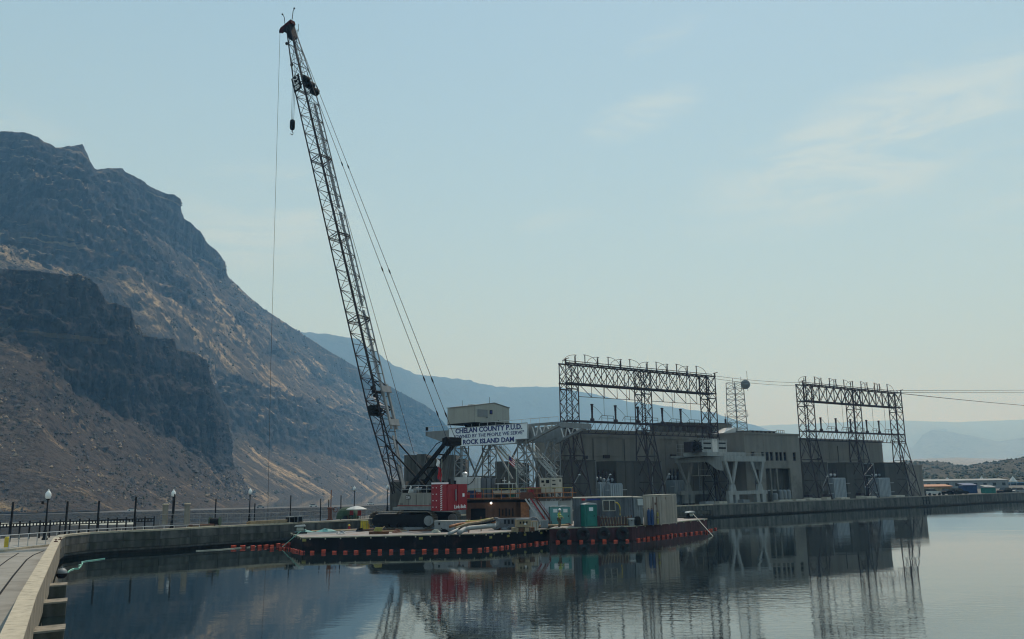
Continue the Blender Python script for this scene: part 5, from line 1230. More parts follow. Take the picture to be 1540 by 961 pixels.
# crates
q = on_deck(786.5, 799.5)
r = thing('crate_stack', 'weathered beige machine crate with a flat grey lid at the barge edge', 'crate', q, .25)
mb = MB(); mb.box((0, 0, .75), (1.25, .9, .65)); mb.build('upper_box', 'woodlight', r, local=True)
mb = MB(); mb.box((0, 0, 1.1), (1.3, .95, .05)); mb.build('lid', 'steel_grey', r, local=True)
for k in range(4):
    mb = MB(); mb.box((-.75+k*.5, 0, .2), (.42, 1.0, .36)); mb.build('base_box', 'wood' if k % 2 else 'woodlight', r, local=True)
for k in range(3):
    mb = MB(); mb.box((-.35+k*.3, -.46, .82), (.14, .03, .2)); mb.build('slot', 'black', r, local=True)
mb = MB(); mb.box((.1, -.46, .7), (.2, .02, .14)); mb.build('tag_plate', 'whiteletter', r, local=True)
boxy('beige_crate', 'smaller pale crate right of the lidded machine crate', 'crate', on_deck(802.5, 797.5), .3, (.75, .6, .8), 'cream', [('batten', (-.2, -.32, .4), (.07, .04, .8), 'woodlight'), ('batten', (.2, -.32, .4), (.07, .04, .8), 'woodlight'), ('lid', (0, 0, .82), (.8, .65, .04), 'woodlight')])
for i, (x, y, m_, lab) in enumerate([(458, 801.5, 'teal_light', 'crumpled teal net at the left tip of the black barge'), (491, 800, 'teal_light', 'crumpled teal tarp on the pale walkway of the barge'), (540, 799.5, 'black', 'small black chain heap left of the yellow bin'), (596, 801.5, 'rust', 'rusty chain heap right of the rope crate'), (655, 801.5, 'rope', 'pale rope heap near the middle of the barge edge'), (668, 800.5, 'black', 'dark hose coil left of the white pipes'), (760, 797, 'steel_grey', 'grey cable heap left of the machine crate'), (818, 794, 'rust', 'rusty chain heap right of the pale crate'), (512, 803.5, 'steel_grey', 'grey shackles on the left part of the barge edge')]):
    q = on_deck(x, y); q.y += .3; mb = MB()
    n0 = 9; vs = [q + V((0, 0, .28))]; fs = []
    for rr0, zz0 in ((.25, .2), (.5, .04)):
        vs += [q + V(((rr0*2.0 if i < 2 else rr0)*random.uniform(.7, 1.2)*math.cos(6.283*k/n0), rr0*random.uniform(.7, 1.2)*math.sin(6.283*k/n0), zz0*random.uniform(.5, 1.5))) for k in range(n0)]
    fs = [(0, 1+k, 1+(k+1) % n0) for k in range(n0)] + [(1+k, 1+n0+k, 1+n0+(k+1) % n0, 1+(k+1) % n0) for k in range(n0)]
    mb.add(vs, fs)
    for k in range(3): mb.torus(q + V((random.uniform(-.2, .2), random.uniform(-.2, .2), .16+.05*k)), (random.uniform(-.4, .4), random.uniform(-.4, .4), 1), .2, .03, 10, 5)
    mb.solo('tarp_heap' if i < 2 else 'gear_heap', m_, lab, 'tarp' if i < 2 else 'deck gear')
# ------------------------------------------------------------------ brown deckhouse with railed roof
Yh = 90.0
def fx(px, Y): return (px-770)/1300*Y
zfl = hy(760, 750.5, Yh).z
xa, xb = hy(701, 770, Yh).x, hy(796, 770, Yh).x
house = thing('brown_deckhouse', 'long brown plywood deckhouse with railed flat roof behind the crane', 'deckhouse', ((xa+xb)/2, Yh+1.5, ZB))
px_ = [701, 708, 730, 740, 751, 763, 776, 783, 796]
for i, (p0, p1) in enumerate(zip(px_, px_[1:])):
    x0, x1 = hy(p0, 770, Yh).x, hy(p1, 770, Yh).x
    if i == 1:
        mb = MB(); mb.box(((x0+x1)/2, Yh+.35, ZB+.9), (x1-x0, .05, 1.8)); mb.build('dark_doorway', 'black', house)
        mb = MB(); mb.box(((x0+x1)/2, Yh+.1, (ZB+1.8+zfl)/2), (x1-x0, .2, zfl-ZB-1.9)); mb.build('wall_panel', 'wood', house); continue
    mb = MB(); mb.box(((x0+x1)/2, Yh+.1 + random.uniform(-.02, .02) + (.5 if i == 6 else 0), (ZB+zfl)/2-.05), (x1-x0-.025, .2, zfl-ZB-.1)); mb.build('wall_panel', 'wood' if i != 7 else 'orange_dark', house)
mb = MB(); mb.box(((xa+xb)/2, Yh+3.4, (ZB+zfl)/2-.05), (xb-xa-.1, .2, zfl-ZB-.1)); mb.box((xa+.1, Yh+1.8, (ZB+zfl)/2-.05), (.2, 3.2, zfl-ZB-.1)); mb.box((xb-.1, Yh+1.8, (ZB+zfl)/2-.05), (.2, 3.2, zfl-ZB-.1)); mb.build('rear_wall', 'wood', house)
for k in range(5):
    x = hy(751+k*5, 760, Yh).x; mb = MB(); mb.box((x, Yh-.06, ZB+1.4), (.14, .06, .8 - .2*(k % 2))); mb.build('hanging_tool', 'black', house)
xr2 = hy(861, 750, Yh).x
mb = MB(); mb.box(((xa+xr2)/2-.2, Yh+1.7, zfl+.02), (xr2-xa+.4, 4.0, .12)); mb.build('roof_deck', 'wood', house)
mb = MB(); mb.box(((xa+xb)/2, Yh+.02, zfl-.2), (xb-xa, .12, .25)); mb.build('fascia_beam', 'black', house)
# rails
for z, m_ in ((.12, 'orange_dark'), (.55, 'orange_dark'), (1.05, 'woodlight')):
    mb = MB(); mb.bar((xa, Yh-.3, zfl+z), (xr2+.4 if z == .55 else xr2, Yh-.3, zfl+z), .065); mb.build('roof_rail', 'orange_dark' if m_ != 'woodlight' else 'yellow_dull', house)
for k in range(13):
    x = xa + (xr2-xa)*k/12; mb = MB(); mb.bar((x, Yh-.3, zfl), (x, Yh-.3, zfl+1.08), .06); mb.build('rail_post', 'orange_dark', house)
for z in (.55, 1.05):
    mb = MB(); mb.bar((xr2, Yh-.3, zfl+z), (xr2, Yh+3.6, zfl+z), .06); mb.bar((xa, Yh+3.6, zfl+z), (xr2, Yh+3.6, zfl+z), .06); mb.build('roof_rail', 'orange_dark', house)
mb = MB(); q = hy(738.5, 756.5, Yh-.15); mb.ball(q, .10, 10, 8); mb.build('wall_lamp', 'lamp', house)
mb = MB(); mb.box((q.x, q.y+.1, q.z+.1), (.3, .12, .12)); mb.build('lamp_bracket', 'black', house)
# stairs down from the roof deck
sx0, sx1 = hy(790, 750, Yh-.8).x, hy(818, 770, Yh-.8).x
st = thing('deck_stairs', 'red and silver steel stairs down from the deckhouse roof', 'stairs', (sx0, Yh-.8, ZB))
for (dx, yy, m_) in ((0, -.5, 'rail_silver'), (.55, -1.1, 'red'), (0.35, -.5, 'rail_silver'), (1.0, -1.1, 'rust')):
    mb = MB(); mb.bar((sx0+dx, Yh+yy, zfl), (sx1+dx, Yh+yy, ZB), .08, .16); mb.build('stringer', m_, st)
for k in range(9):
    f = (k+.5)/9; x = sx0 + (sx1-sx0)*f + .4; z = zfl + (ZB-zfl)*f; mb = MB(); mb.box((x, Yh-.8, z), (.28, .7, .04)); mb.build('tread', 'steel_grey', st)
for yy in (-.45, -1.15):
    mb = MB(); mb.path([(sx0+.5, Yh+yy, zfl+1.0), (sx1+.6, Yh+yy, ZB+1.0)], .03); mb.path([(sx1+.6, Yh+yy, ZB+1.0), (sx1+.6, Yh+yy, ZB)], .03); mb.build('handrail', 'red', st)
mb = MB(); mb.box((sx0+.2, Yh-.4, zfl+.3), (1.4, .1, .7)); mb.build('gate_frame', 'rust', st)
# pale wall panel at right of the stairs
x0, x1 = hy(797, 760, Yh+.6).x, hy(861, 760, Yh+.6).x
r = thing('white_panel_wall', 'pale grey panel wall behind the pale teal toilets', 'wall', ((x0+x1)/2, Yh+.6, ZR))
for k in range(3):
    mb = MB(); a = x0 + (x1-x0)*k/3; mb.box((a+(x1-x0)/6, Yh+.6, (ZB+zfl)/2-.1), ((x1-x0)/3-.03, .12, zfl-ZB-.3)); mb.build('panel', 'white' if k == 2 else 'sign', r)
# things on the deckhouse roof
zr = zfl + .08
def roofbox(name, label, cat, p0, p1, ytop, Y, dep, m, parts=(), zbase=None):
    x0, x1 = hy(p0, ytop, Y).x, hy(p1, ytop, Y).x; z0 = zr if zbase is None else zbase; z1 = hy((p0+p1)/2, ytop, Y).z
    r = thing(name, label, cat, ((x0+x1)/2, Y+dep/2, z0))
    mb = MB(); mb.box(((x0+x1)/2, Y+dep/2, (z0+z1)/2), (x1-x0, dep, z1-z0)); mb.build('body', m, r)
    for nm, fx_, fz, fw, fh, mm in parts:
        mb = MB(); mb.box((x0+(x1-x0)*fx_, Y-.02, z0+(z1-z0)*fz), ((x1-x0)*fw, .05, (z1-z0)*fh)); mb.build(nm, mm, r)
    return r, (x0, x1, z0, z1)
r, bx_ = roofbox('white_container', 'white storage container on the deckhouse roof behind the counterweight', 'container', 684, 722.5, 717.5, Yh+1.0, 2.4, 'white', [('seam', .5, .5, .01, .98, 'steel_grey'), ('seam', .78, .5, .01, .98, 'steel_grey'), ('door_bar', .9, .5, .015, .9, 'steel_grey'), ('base_rail', .5, .03, 1.0, .06, 'steel_grey')])
mb = MB(); q = V((bx_[0]+1.0, Yh+2, bx_[3])); mb.lathe([(.22, 0), (.22, .25), (.3, .3), (.3, .42), (.12, .55)], q, 10); mb.build('roof_vent', 'rail_silver', r)
mb = MB(); q = [hy(x, y, Yh+.8) for x, y in [(714, 718), (711, 724), (706, 728), (700, 730)]]; mb.path(q, .04); mb.build('power_cable', 'black', r)
roofbox('grey_container', 'brownish grey container right of the white one on the deckhouse roof', 'container', 722.8, 745, 719, Yh+1.4, 2.4, 'contgrey', [('seam', .4, .5, .03, .96, 'black'), ('seam', .75, .5, .03, .96, 'black')])
roofbox('grey_container', 'low grey container behind the white boat canopy', 'container', 745.3, 775, 720, Yh+2.2, 1.6, 'conc_bay', [('seam', .3, .5, .03, .96, 'black'), ('seam', .65, .5, .03, .96, 'black')])
# small boat with canopy
q = hy(760, 736, Yh+.4); r = thing('work_boat', 'small white work boat with flat canopy behind the railing', 'boat', V((q.x, Yh+.6, zr)))
z_ = hy(760, 728, Yh+.4).z; zb_ = hy(760, 738, Yh+.4).z
mb = MB(); mb.prism([(q.x-1.15, Yh+.2, z_), (q.x+1.1, Yh+.2, z_), (q.x+.9, Yh+.2, z_+.08), (q.x-.9, Yh+.2, z_+.1)], (0, 1.3, 0)); mb.build('canopy', 'white', r)
for dx in (-.75, .75):
    for dy in (.25, 1.3): mb = MB(); mb.bar((q.x+dx, Yh+dy, zb_-.1), (q.x+dx, Yh+dy, z_), .05); mb.build('canopy_post', 'white', r)
mb = MB(); mb.prism([(q.x-1.3, Yh+.1, zb_), (q.x-1.1, Yh+.1, zb_-.35), (q.x+1.0, Yh+.1, zb_-.35), (q.x+1.1, Yh+.1, zb_+.05)], (0, 1.5, 0)); mb.build('boat_hull', 'cream', r)
mb = MB(); mb.box((q.x, Yh+.5, (z_+zb_)/2), (1.3, .06, z_-zb_-.1)); mb.build('windscreen', 'glass', r)
mb = MB(); mb.tube((q.x-.1, Yh+.8, z_), (q.x-.1, Yh+.8, z_+.7), .03, 6); mb.box((q.x-.1, Yh+.8, z_+.35), (.4, .1, .08)); mb.ball((q.x+.4, Yh+.8, z_+.15), .12, 8, 6); mb.build('radar_mast', 'white', r)
# generator
r, b4 = roofbox('generator', 'cream generator set standing on the right end of the deckhouse roof', 'generator', 812, 845.5, 718.5, Yh+.9, 1.6, 'cream', [('vent', .12, .75, .12, .16, 'black'), ('vent', .34, .75, .14, .22, 'black'), ('gauge', .18, .5, .06, .1, 'black'), ('vent', .62, .80, .14, .06, 'black'), ('vent', .62, .55, .16, .08, 'black'), ('vent', .62, .30, .16, .08, 'black'), ('panel_seam', .46, .5, .015, .95, 'steel_grey'), ('latch', .9, .8, .06, .16, 'black')], zbase=zr+.5)
for k in range(5):
    mb = MB(); mb.box((b4[0]+.2+k*.5, Yh+1.2, zr+.25), (.12, .5, .5)); mb.build('skid_leg', 'white' if k > 2 else 'black', r)
# blue drums on roof
for i, x in enumerate([707.5, 712, 757, 770]):
    q = hy(x, 749, Yh+.5); drum(V((q.x, Yh+.6, zr)), .27, .8, 'blue' if i < 2 else ('teal' if i == 3 else 'blue'), 'blue_drum', ['left blue drum behind the roof railing next to the counterweight', 'right blue drum behind the roof railing next to the counterweight', 'blue drum under the right end of the boat canopy', 'dark teal drum right of the boat canopy'][i])
for i, x in enumerate([702.5, 720]):
    q = hy(x, 748, Yh+.4); boxy('red_toolbox', ['red toolbox behind the railing beside the counterweight', 'red toolbox behind the railing right of the blue drums'][i], 'toolbox', V((q.x, Yh+.5, zr)), .0, (.55, .5, .6), 'red', [('lid', (0, 0, .62), (.58, .52, .05), 'rust'), ('latch', (0, -.27, .5), (.1, .04, .1), 'steel_grey')])
boxy('red_compressor', 'dark red compressor on the roof between the stairs and the generator', 'compressor', V((hy(803, 745, Yh+.8).x, Yh+1, zr)), 0, (1.5, .9, 1.0), 'rust', [('lid', (0, 0, 1.02), (1.55, .95, .05), 'red'), ('panel', (-.3, -.46, .5), (.6, .03, .6), 'red'), ('wheel', (.45, -.47, .2), (.3, .06, .3), 'black')])
# flags
def flagpole(px, y0, y1, Y, name, label, strips, side=1, zb=None):
    a = hy(px, y1, Y); c = hy(px, y0, Y); r = thing(name, label, 'flag', V((a.x, Y, zb if zb else a.z)))
    mb = MB(); mb.tube((a.x, Y, zb if zb else a.z), (a.x, Y, c.z), .035, 6); mb.build('pole', 'rope', r)
    return r, V((a.x, Y, c.z))
r, t_ = flagpole(765.5, 683, 740, Yh-.2, 'us_flag', 'limp red and white striped flag with blue corner on a pole', None, zb=zr)
r.name = 'striped_flag'
fw, fh = .62, 1.35
def cloth(mbx, u0, u1, v0, v1, o):
    n = 5; vs = []; fs = []
    for i in range(n+1):
        for j in range(n+1):
            u = u0+(u1-u0)*i/n; v = v0+(v1-v0)*j/n
            vs.append(o + V((u*.6 + .05*math.sin(v*6), .10*math.sin(u*14+v*2), -v - u*.55)))
    for i in range(n):
        for j in range(n): k = i*(n+1)+j; fs.append((k, k+1, k+n+2, k+n+1))
    return mbx.add(vs, fs)
M['flag_red'] = mat('flag_red', (0.42, 0.02, 0.03), 0.8, var=.05); M['flag_blue'] = mat('flag_blue', (0.03, 0.04, 0.15), 0.8, var=.05)
for k in range(7):
    a0 = .45 if k < 4 else 0
    mb = cloth(MB(), a0, 1.0, k*.1, k*.1+.1, t_ - V((0, 0, .1))); mb.build('stripe', 'flag_red' if k % 2 == 0 else 'whiteletter', r)
mb = cloth(MB(), 0, .45, 0, .4, t_ - V((0, 0, .1))); mb.build('canton', 'flag_blue', r)
r, t_ = flagpole(664.5, 690, 727, 85.5, 'signal_flag', 'small white over red flag drooping above the counterweight', None, zb=hy(664, 727, 85.5).z)
mb = cloth(MB(), 0, .55, 0, .7, t_ + V((-.55, 0, .1))); mb.build('white_half', 'whiteletter', r)
mb = cloth(MB(), 0, .6, .75, 2.0, t_ + V((-.38, 0, .1))); mb.build('red_half', 'flag_red', r)
# tall light-grey pole behind the bundle and thin pole near flag
mb = MB(); q = hy(777, 745, Yh+.2); mb.tube((q.x, Yh-.1, zr), (q.x, Yh-.1, hy(777, 700, Yh).z), .04, 6); mb.solo('thin_pole', 'rope', 'thin brown pole right of the limp striped flag', 'pole')
M['yellow_rail'] = M['orange_dark']
# ================================================================== gear on the maroon barge
fd = (B1-B0).normalized(); frz = math.atan2(fd.y, fd.x)
def container(name, label, cat, p0, p1, ytop, base, dep, m, ribs, rdir=None, group=None):
    """front face runs between pixel columns p0..p1 through base point; depth goes back"""
    d = fd; nrm = V((-d.y, d.x, 0))
    a = hpl(p0, 770, base, nrm); b = hpl(p1, 770, base, nrm); a = V((a.x, a.y, ZR)); b = V((b.x, b.y, ZR))
    h = hpl(p0, ytop, base, nrm).z - ZR
    bk = (rdir or nrm)*dep
    r = thing(name, label, cat, a, 0, group)
    mb = MB(); mb.prism([a + nrm*.04, b + nrm*.04, b + bk, a + bk], (0, 0, h-.06)); mb.build('body', m, r)
    L = (b-a).length; n = ribs
    mb = MB()
    for k in range(n): mb.obox(a + d*(L*(k+.15)/n) - nrm*.0 + V((0, 0, .12)), d*(L/n*.55), nrm*.06, V((0, 0, h-.3)))
    mb.build('corrugation', m, r)
    mb = MB(); mb.prism([a - nrm*.05 - d*.05 + V((0, 0, h-.07)), b - nrm*.05 + d*.05 + V((0, 0, h-.07)), b + bk + d*.05 + V((0, 0, h-.07)), a + bk - d*.05 + V((0, 0, h-.07))], (0, 0, .09)); mb.build('roof', 'cream', r)
    return r, a, b, bk, h, d, nrm
fb = B0.lerp(B1, .35) + V((-fd.y, fd.x, 0))*1.1
r, a, b, bk, h, d, nrm = container('office_container', 'dark grey corrugated site office container with a sliding window', 'container', 863, 952, 748.5, fb, 2.6, 'contgrey', 26, rdir=V((.05, 1, 0)))
w0 = hpl(907, 768, fb, nrm); w1 = hpl(924, 753, fb, nrm); wl = (w1-w0).dot(d); wh = w1.z-w0.z; w0 = w0 - nrm*.08
win = MB()
for (x0, z0, sx_, sz_) in ((-.06, -.06, wl+.12, .07), (-.06, wh, wl+.12, .07), (-.06, -.06, .07, wh+.12), (wl, -.06, .07, wh+.12), (wl*.52, 0, .06, wh)):
    win.obox(w0 + d*x0 + V((0, 0, z0)), d*sx_, nrm*.1, V((0, 0, sz_)))
wf = win.build('window', 'cream', r)
for k in (0, 1):
    mb = MB(); mb.obox(w0 + d*(wl*(.0+.55*k)) + V((0, 0, .0)) + nrm*(.03+.02*k), d*(wl*.46), nrm*.03, V((0, 0, wh))); mb.build('pane', 'glass', wf)
M['sign_dim'] = M['glass']
mb = MB(); q = hpl(883, 752.5, fb, nrm); mb.obox(q - nrm*.06, d*1.3, nrm*.04, V((0, 0, .16))); mb.build('name_strip', 'navy', r)
mb = MB(); q = hpl(874.5, 752.8, fb, nrm); mb.obox(q - nrm*.07, d*.35, nrm*.04, V((0, 0, .2))); mb.build('sign_plate', 'red', r)
# bluish end cabinet
fb2 = fb + nrm*.1
r2, a2, b2, bk2, h2, _, _ = container('utility_cabinet', 'narrow blue grey utility cabinet between the grey office and the beige container', 'cabinet', 953, 967.5, 747.5, fb2, 2.2, 'steel_grey', 4)
mb = MB(); q = hpl(958, 760, fb2, nrm); mb.obox(q - nrm*.25, d*.55, nrm*.2, V((0, 0, .6))); mb.build('air_conditioner', 'white', r2)
# beige container: front and a lit end wall
sd_ = (B2-B1).normalized()
fb3 = fb + nrm*.25
r3, a3, b3, bk3, h3, _, _ = container('beige_container', 'beige shipping container at the right end with its lit end wall showing', 'container', 968, 995, 744.5, fb3, 3.3, 'contbeige', 7, rdir=sd_*1.0)
L = 2.9
mb = MB()
for k in range(18): mb.obox(b3 + sd_*(3.3*(k+.2)/18) + d*.0 + V((0, 0, .12)), sd_*.09, V((sd_.y, -sd_.x, 0))*.05, V((0, 0, h3-.3)))
mb.build('side_corrugation', 'contbeige', r3)
for k in (0, 1):
    mb = MB(); q = a3 + (b3-a3)*(.52+.22*k); mb.obox(q - nrm*.08 + V((0, 0, .1)), d*.04, nrm*.06, V((0, 0, h3-.3))); mb.build('lock_bar', 'rust', r3)
mb = MB(); mb.obox(a3 + (b3-a3)*.62 - nrm*.09 + V((0, 0, 1.9)), d*.14, nrm*.04, V((0, 0, .2))); mb.build('door_plate', 'rust', r3)
# portable toilets
def toilet(q, rz, m, label, s=1.0, w_=1.15):
    r = thing('portable_toilet', label, 'portable toilet', q, rz)
    h = 2.25*s
    mb = MB(); mb.box((0, 0, h*.47), (w_, w_, h*.90)); mb.build('body', m, r, local=True)
    for x in (-w_/2, w_/2):
        for y in (-w_/2, w_/2): mb = MB(); mb.box((x, y, h*.47), (.08, .08, h*.92)); mb.build('corner_post', m, r, local=True)
    mb = MB(); mb.box((-.03, -w_/2-.03, h*.45), (w_*.7, .05, h*.80)); mb.build('door', m, r, local=True)
    mb = MB(); mb.box((.3, -w_/2-.07, h*.45), (.05, .04, .14)); mb.build('handle', 'black', r, local=True)
    mb = MB(); mb.box((.0, -w_/2-.065, h*.73), (.42, .02, .34)); mb.build('door_sign', 'whiteletter', r, local=True)
    mb = MB(); pr = []
    for k in range(9): a_ = math.pi*k/8; pr.append((-(w_/2+.06)*math.cos(a_), -w_/2-.08, h*.92+.16*math.sin(a_)))
    mb.prism(pr, (0, w_+.16, 0)); mb.build('roof', 'white', r, local=True)
    for k in range(3): mb = MB(); mb.box((w_*.52, -.3+.3*k, h*.3), (.02, .2, .12)); mb.build('side_louvre', m, r, local=True)
    return r
M['pinksign'] = mat('pink_sign', (0.5, 0.25, 0.22), 0.6, var=.1)
qt = hpl(886, 789.5, B0.lerp(B1, .35) + nrm*.25, nrm); toilet(V((qt.x, qt.y+.5, ZR)), frz+.12, 'teal', 'dark teal portable toilet standing in front of the grey site office')
q = hz(835, 786, ZB); toilet(V((hy(834.5, 780, 89).x, 89.4, ZB+.12)), .1, 'teal_light', 'leftmost pale teal portable toilet behind the worker', .86, .95)
toilet(V((hy(849.5, 780, 89).x, 89.2, ZB+.12)), .1, 'teal_light', 'pale teal portable toilet right of the worker, against the white panel', .86, .95)
# blue gas cylinders, small bottle
for i, x in enumerate([976.2, 981.2]):
    q = hpl(x, 786, fb3 - nrm*.4, nrm); q = V((q.x, q.y, ZR)); r = thing('gas_cylinder', ['left', 'right'][i] + ' tall blue gas cylinder against the beige container', 'gas cylinder', q, group='blue gas cylinders')
    mb = MB(); mb.lathe([(.15, 0), (.155, .05), (.155, 1.25), (.11, 1.42), (.05, 1.48)], q, 12); mb.build('body', 'blue', r, smooth=False)
    mb = MB(); mb.lathe([(.05, 1.48), (.05, 1.6), (.02, 1.62)], q, 8); mb.build('valve', 'rust', r)
q = hpl(989.5, 786, fb3 - nrm*.4, nrm); q = V((q.x, q.y, ZR)); r = thing('gas_trolley', 'small rusty bottle trolley with a yellow bottle by the beige container', 'trolley', q)
mb = MB(); mb.lathe([(.1, 0.1), (.1, .5), (.04, .6)], q, 10); mb.lathe([(.1, .8), (.1, 1.1), (.04, 1.2)], q, 10); mb.build('bottle', 'yellow_dull', r)
mb = MB()
for s_ in (-.14, .14): mb.bar(q + d*s_, q + d*s_ + V((0, 0, 1.35)), .03)
for z in (.1, .7, 1.3): mb.bar(q - d*.14 + V((0, 0, z)), q + d*.14 + V((0, 0, z)), .03)
mb.build('frame', 'rust', r)
q = hz(1016.5, 781.5, ZR); q = V((q.x-.3, q.y+2, ZR))
boxy('red_bin', 'rust red waste bin at the right of the beige container', 'bin', q, .5, (.75, .7, .95), 'orange_bin', [('rim', (0, 0, .97), (.82, .77, .06), 'rust'), ('rib', (-.2, -.36, .45), (.05, .04, .9), 'rust')]) if False else None
M['orange_bin'] = mat('rust_red_bin', (0.28, 0.055, 0.025), 0.7, var=.15)
boxy('red_bin', 'rust red waste bin at the right of the beige container', 'bin', q, .5, (.75, .7, .95), 'orange_bin', [('rim', (0, 0, .97), (.82, .77, .06), 'rust'), ('rib', (-.2, -.36, .45), (.05, .04, .9), 'rust')])
# leaning bundle of slats in front of the office window
q0 = hpl(902, 789, fb - nrm*.45, nrm); q1 = hpl(950, 789, fb - nrm*.45, nrm); r = thing('slat_bundle', 'row of leaning rusty and pale slats in front of the office container', 'slats', V((q0.x, q0.y, ZR)))
q0.z = q1.z = ZR
L = (q1-q0).length
for k in range(24):
    f = (k+.5)/24; p = q0.lerp(q1, f); lean = .35*(f-.5); hh = 1.0 - .18*math.sin(f*3.14)
    mb = MB(); mb.bar(p, p + d*lean + nrm*.2 + V((0, 0, hh + random.uniform(-.06, .06))), .055, .03); mb.build('slat', 'rust' if k % 2 else 'woodlight', r)
for z in (.12, .75):
    mb = MB(); mb.bar(q0 + V((0, 0, z)) - nrm*.04, q1 + V((0, 0, z)) - nrm*.04, .05); mb.build('cross_bar', 'rust', r)
boxy('dark_red_box', 'dark red box between the teal toilet and the slats', 'box', V((hpl(898, 789, fb - nrm*.5, nrm).x, q0.y-.05, ZR)), frz, (.42, .5, .95), 'hull_red', [('lid', (0, 0, .97), (.46, .54, .05), 'rust'), ('handle', (0, -.27, .7), (.15, .03, .03), 'black')])
P = [hpl(x, y, fb - nrm*.35, nrm) for x, y in [(932.5, 775, ), (932.5, 764), (931.5, 760), (929, 757), (926, 755.5)]]
mb = MB(); mb.path(P, .06, 8); mb.solo('yellow_hose', 'yellow', 'bent yellow pipe rising above the slats beside the window', 'pipe')
q = hpl(949, 789, fb - nrm*.6, nrm); boxy('green_cooler', 'small green box with white lid right of the slats', 'box', V((q.x, q.y, ZR)), frz, (.5, .5, .6), 'steel_grey', [('lid', (0, 0, .65), (.55, .55, .12), 'white'), ('latch', (0, -.27, .5), (.08, .04, .1), 'black')])
q = hpl(959, 788, fb - nrm*.55, nrm); q = V((q.x, q.y, ZR)); r = thing('outboard_motor', 'black covered motor standing right of the green box', 'motor', q)
mb = MB(); mb.lathe([(.25, 0), (.32, .2), (.34, .55), (.25, .8), (.1, .86)], q, 10); mb.build('cover', 'rubber', r)
mb = MB(); mb.tube(q + V((.3, 0, .05)), q + V((.3, 0, .6)), .04, 6); mb.bar(q + V((-.3, 0, .1)), q + V((.5, 0, .1)), .1); mb.build('stand', 'black', r)
# coiled bits on the deck
for i, (x, y, m_, lab) in enumerate([(850, 789, 'yellow', 'small heap of yellow webbing at the deck edge by the worker'), (926, 789, 'yellow_dull', 'yellow rope lying in front of the slats'), (1000, 785, 'black', 'black cable coil in front of the beige container'), (855, 790.5, 'rust', 'rusty shackle pile left of the grey office')]):
    q = hz(x, y, ZR); mb = MB()
    for k in range(3): mb.torus(q + V((random.uniform(-.1, .1), random.uniform(-.1, .1), .05+k*.06)), (random.uniform(-.2, .2), random.uniform(-.2, .2), 1), .2, .04, 12, 6)
    mb.solo('rope_coil', m_, lab, 'rope coil')
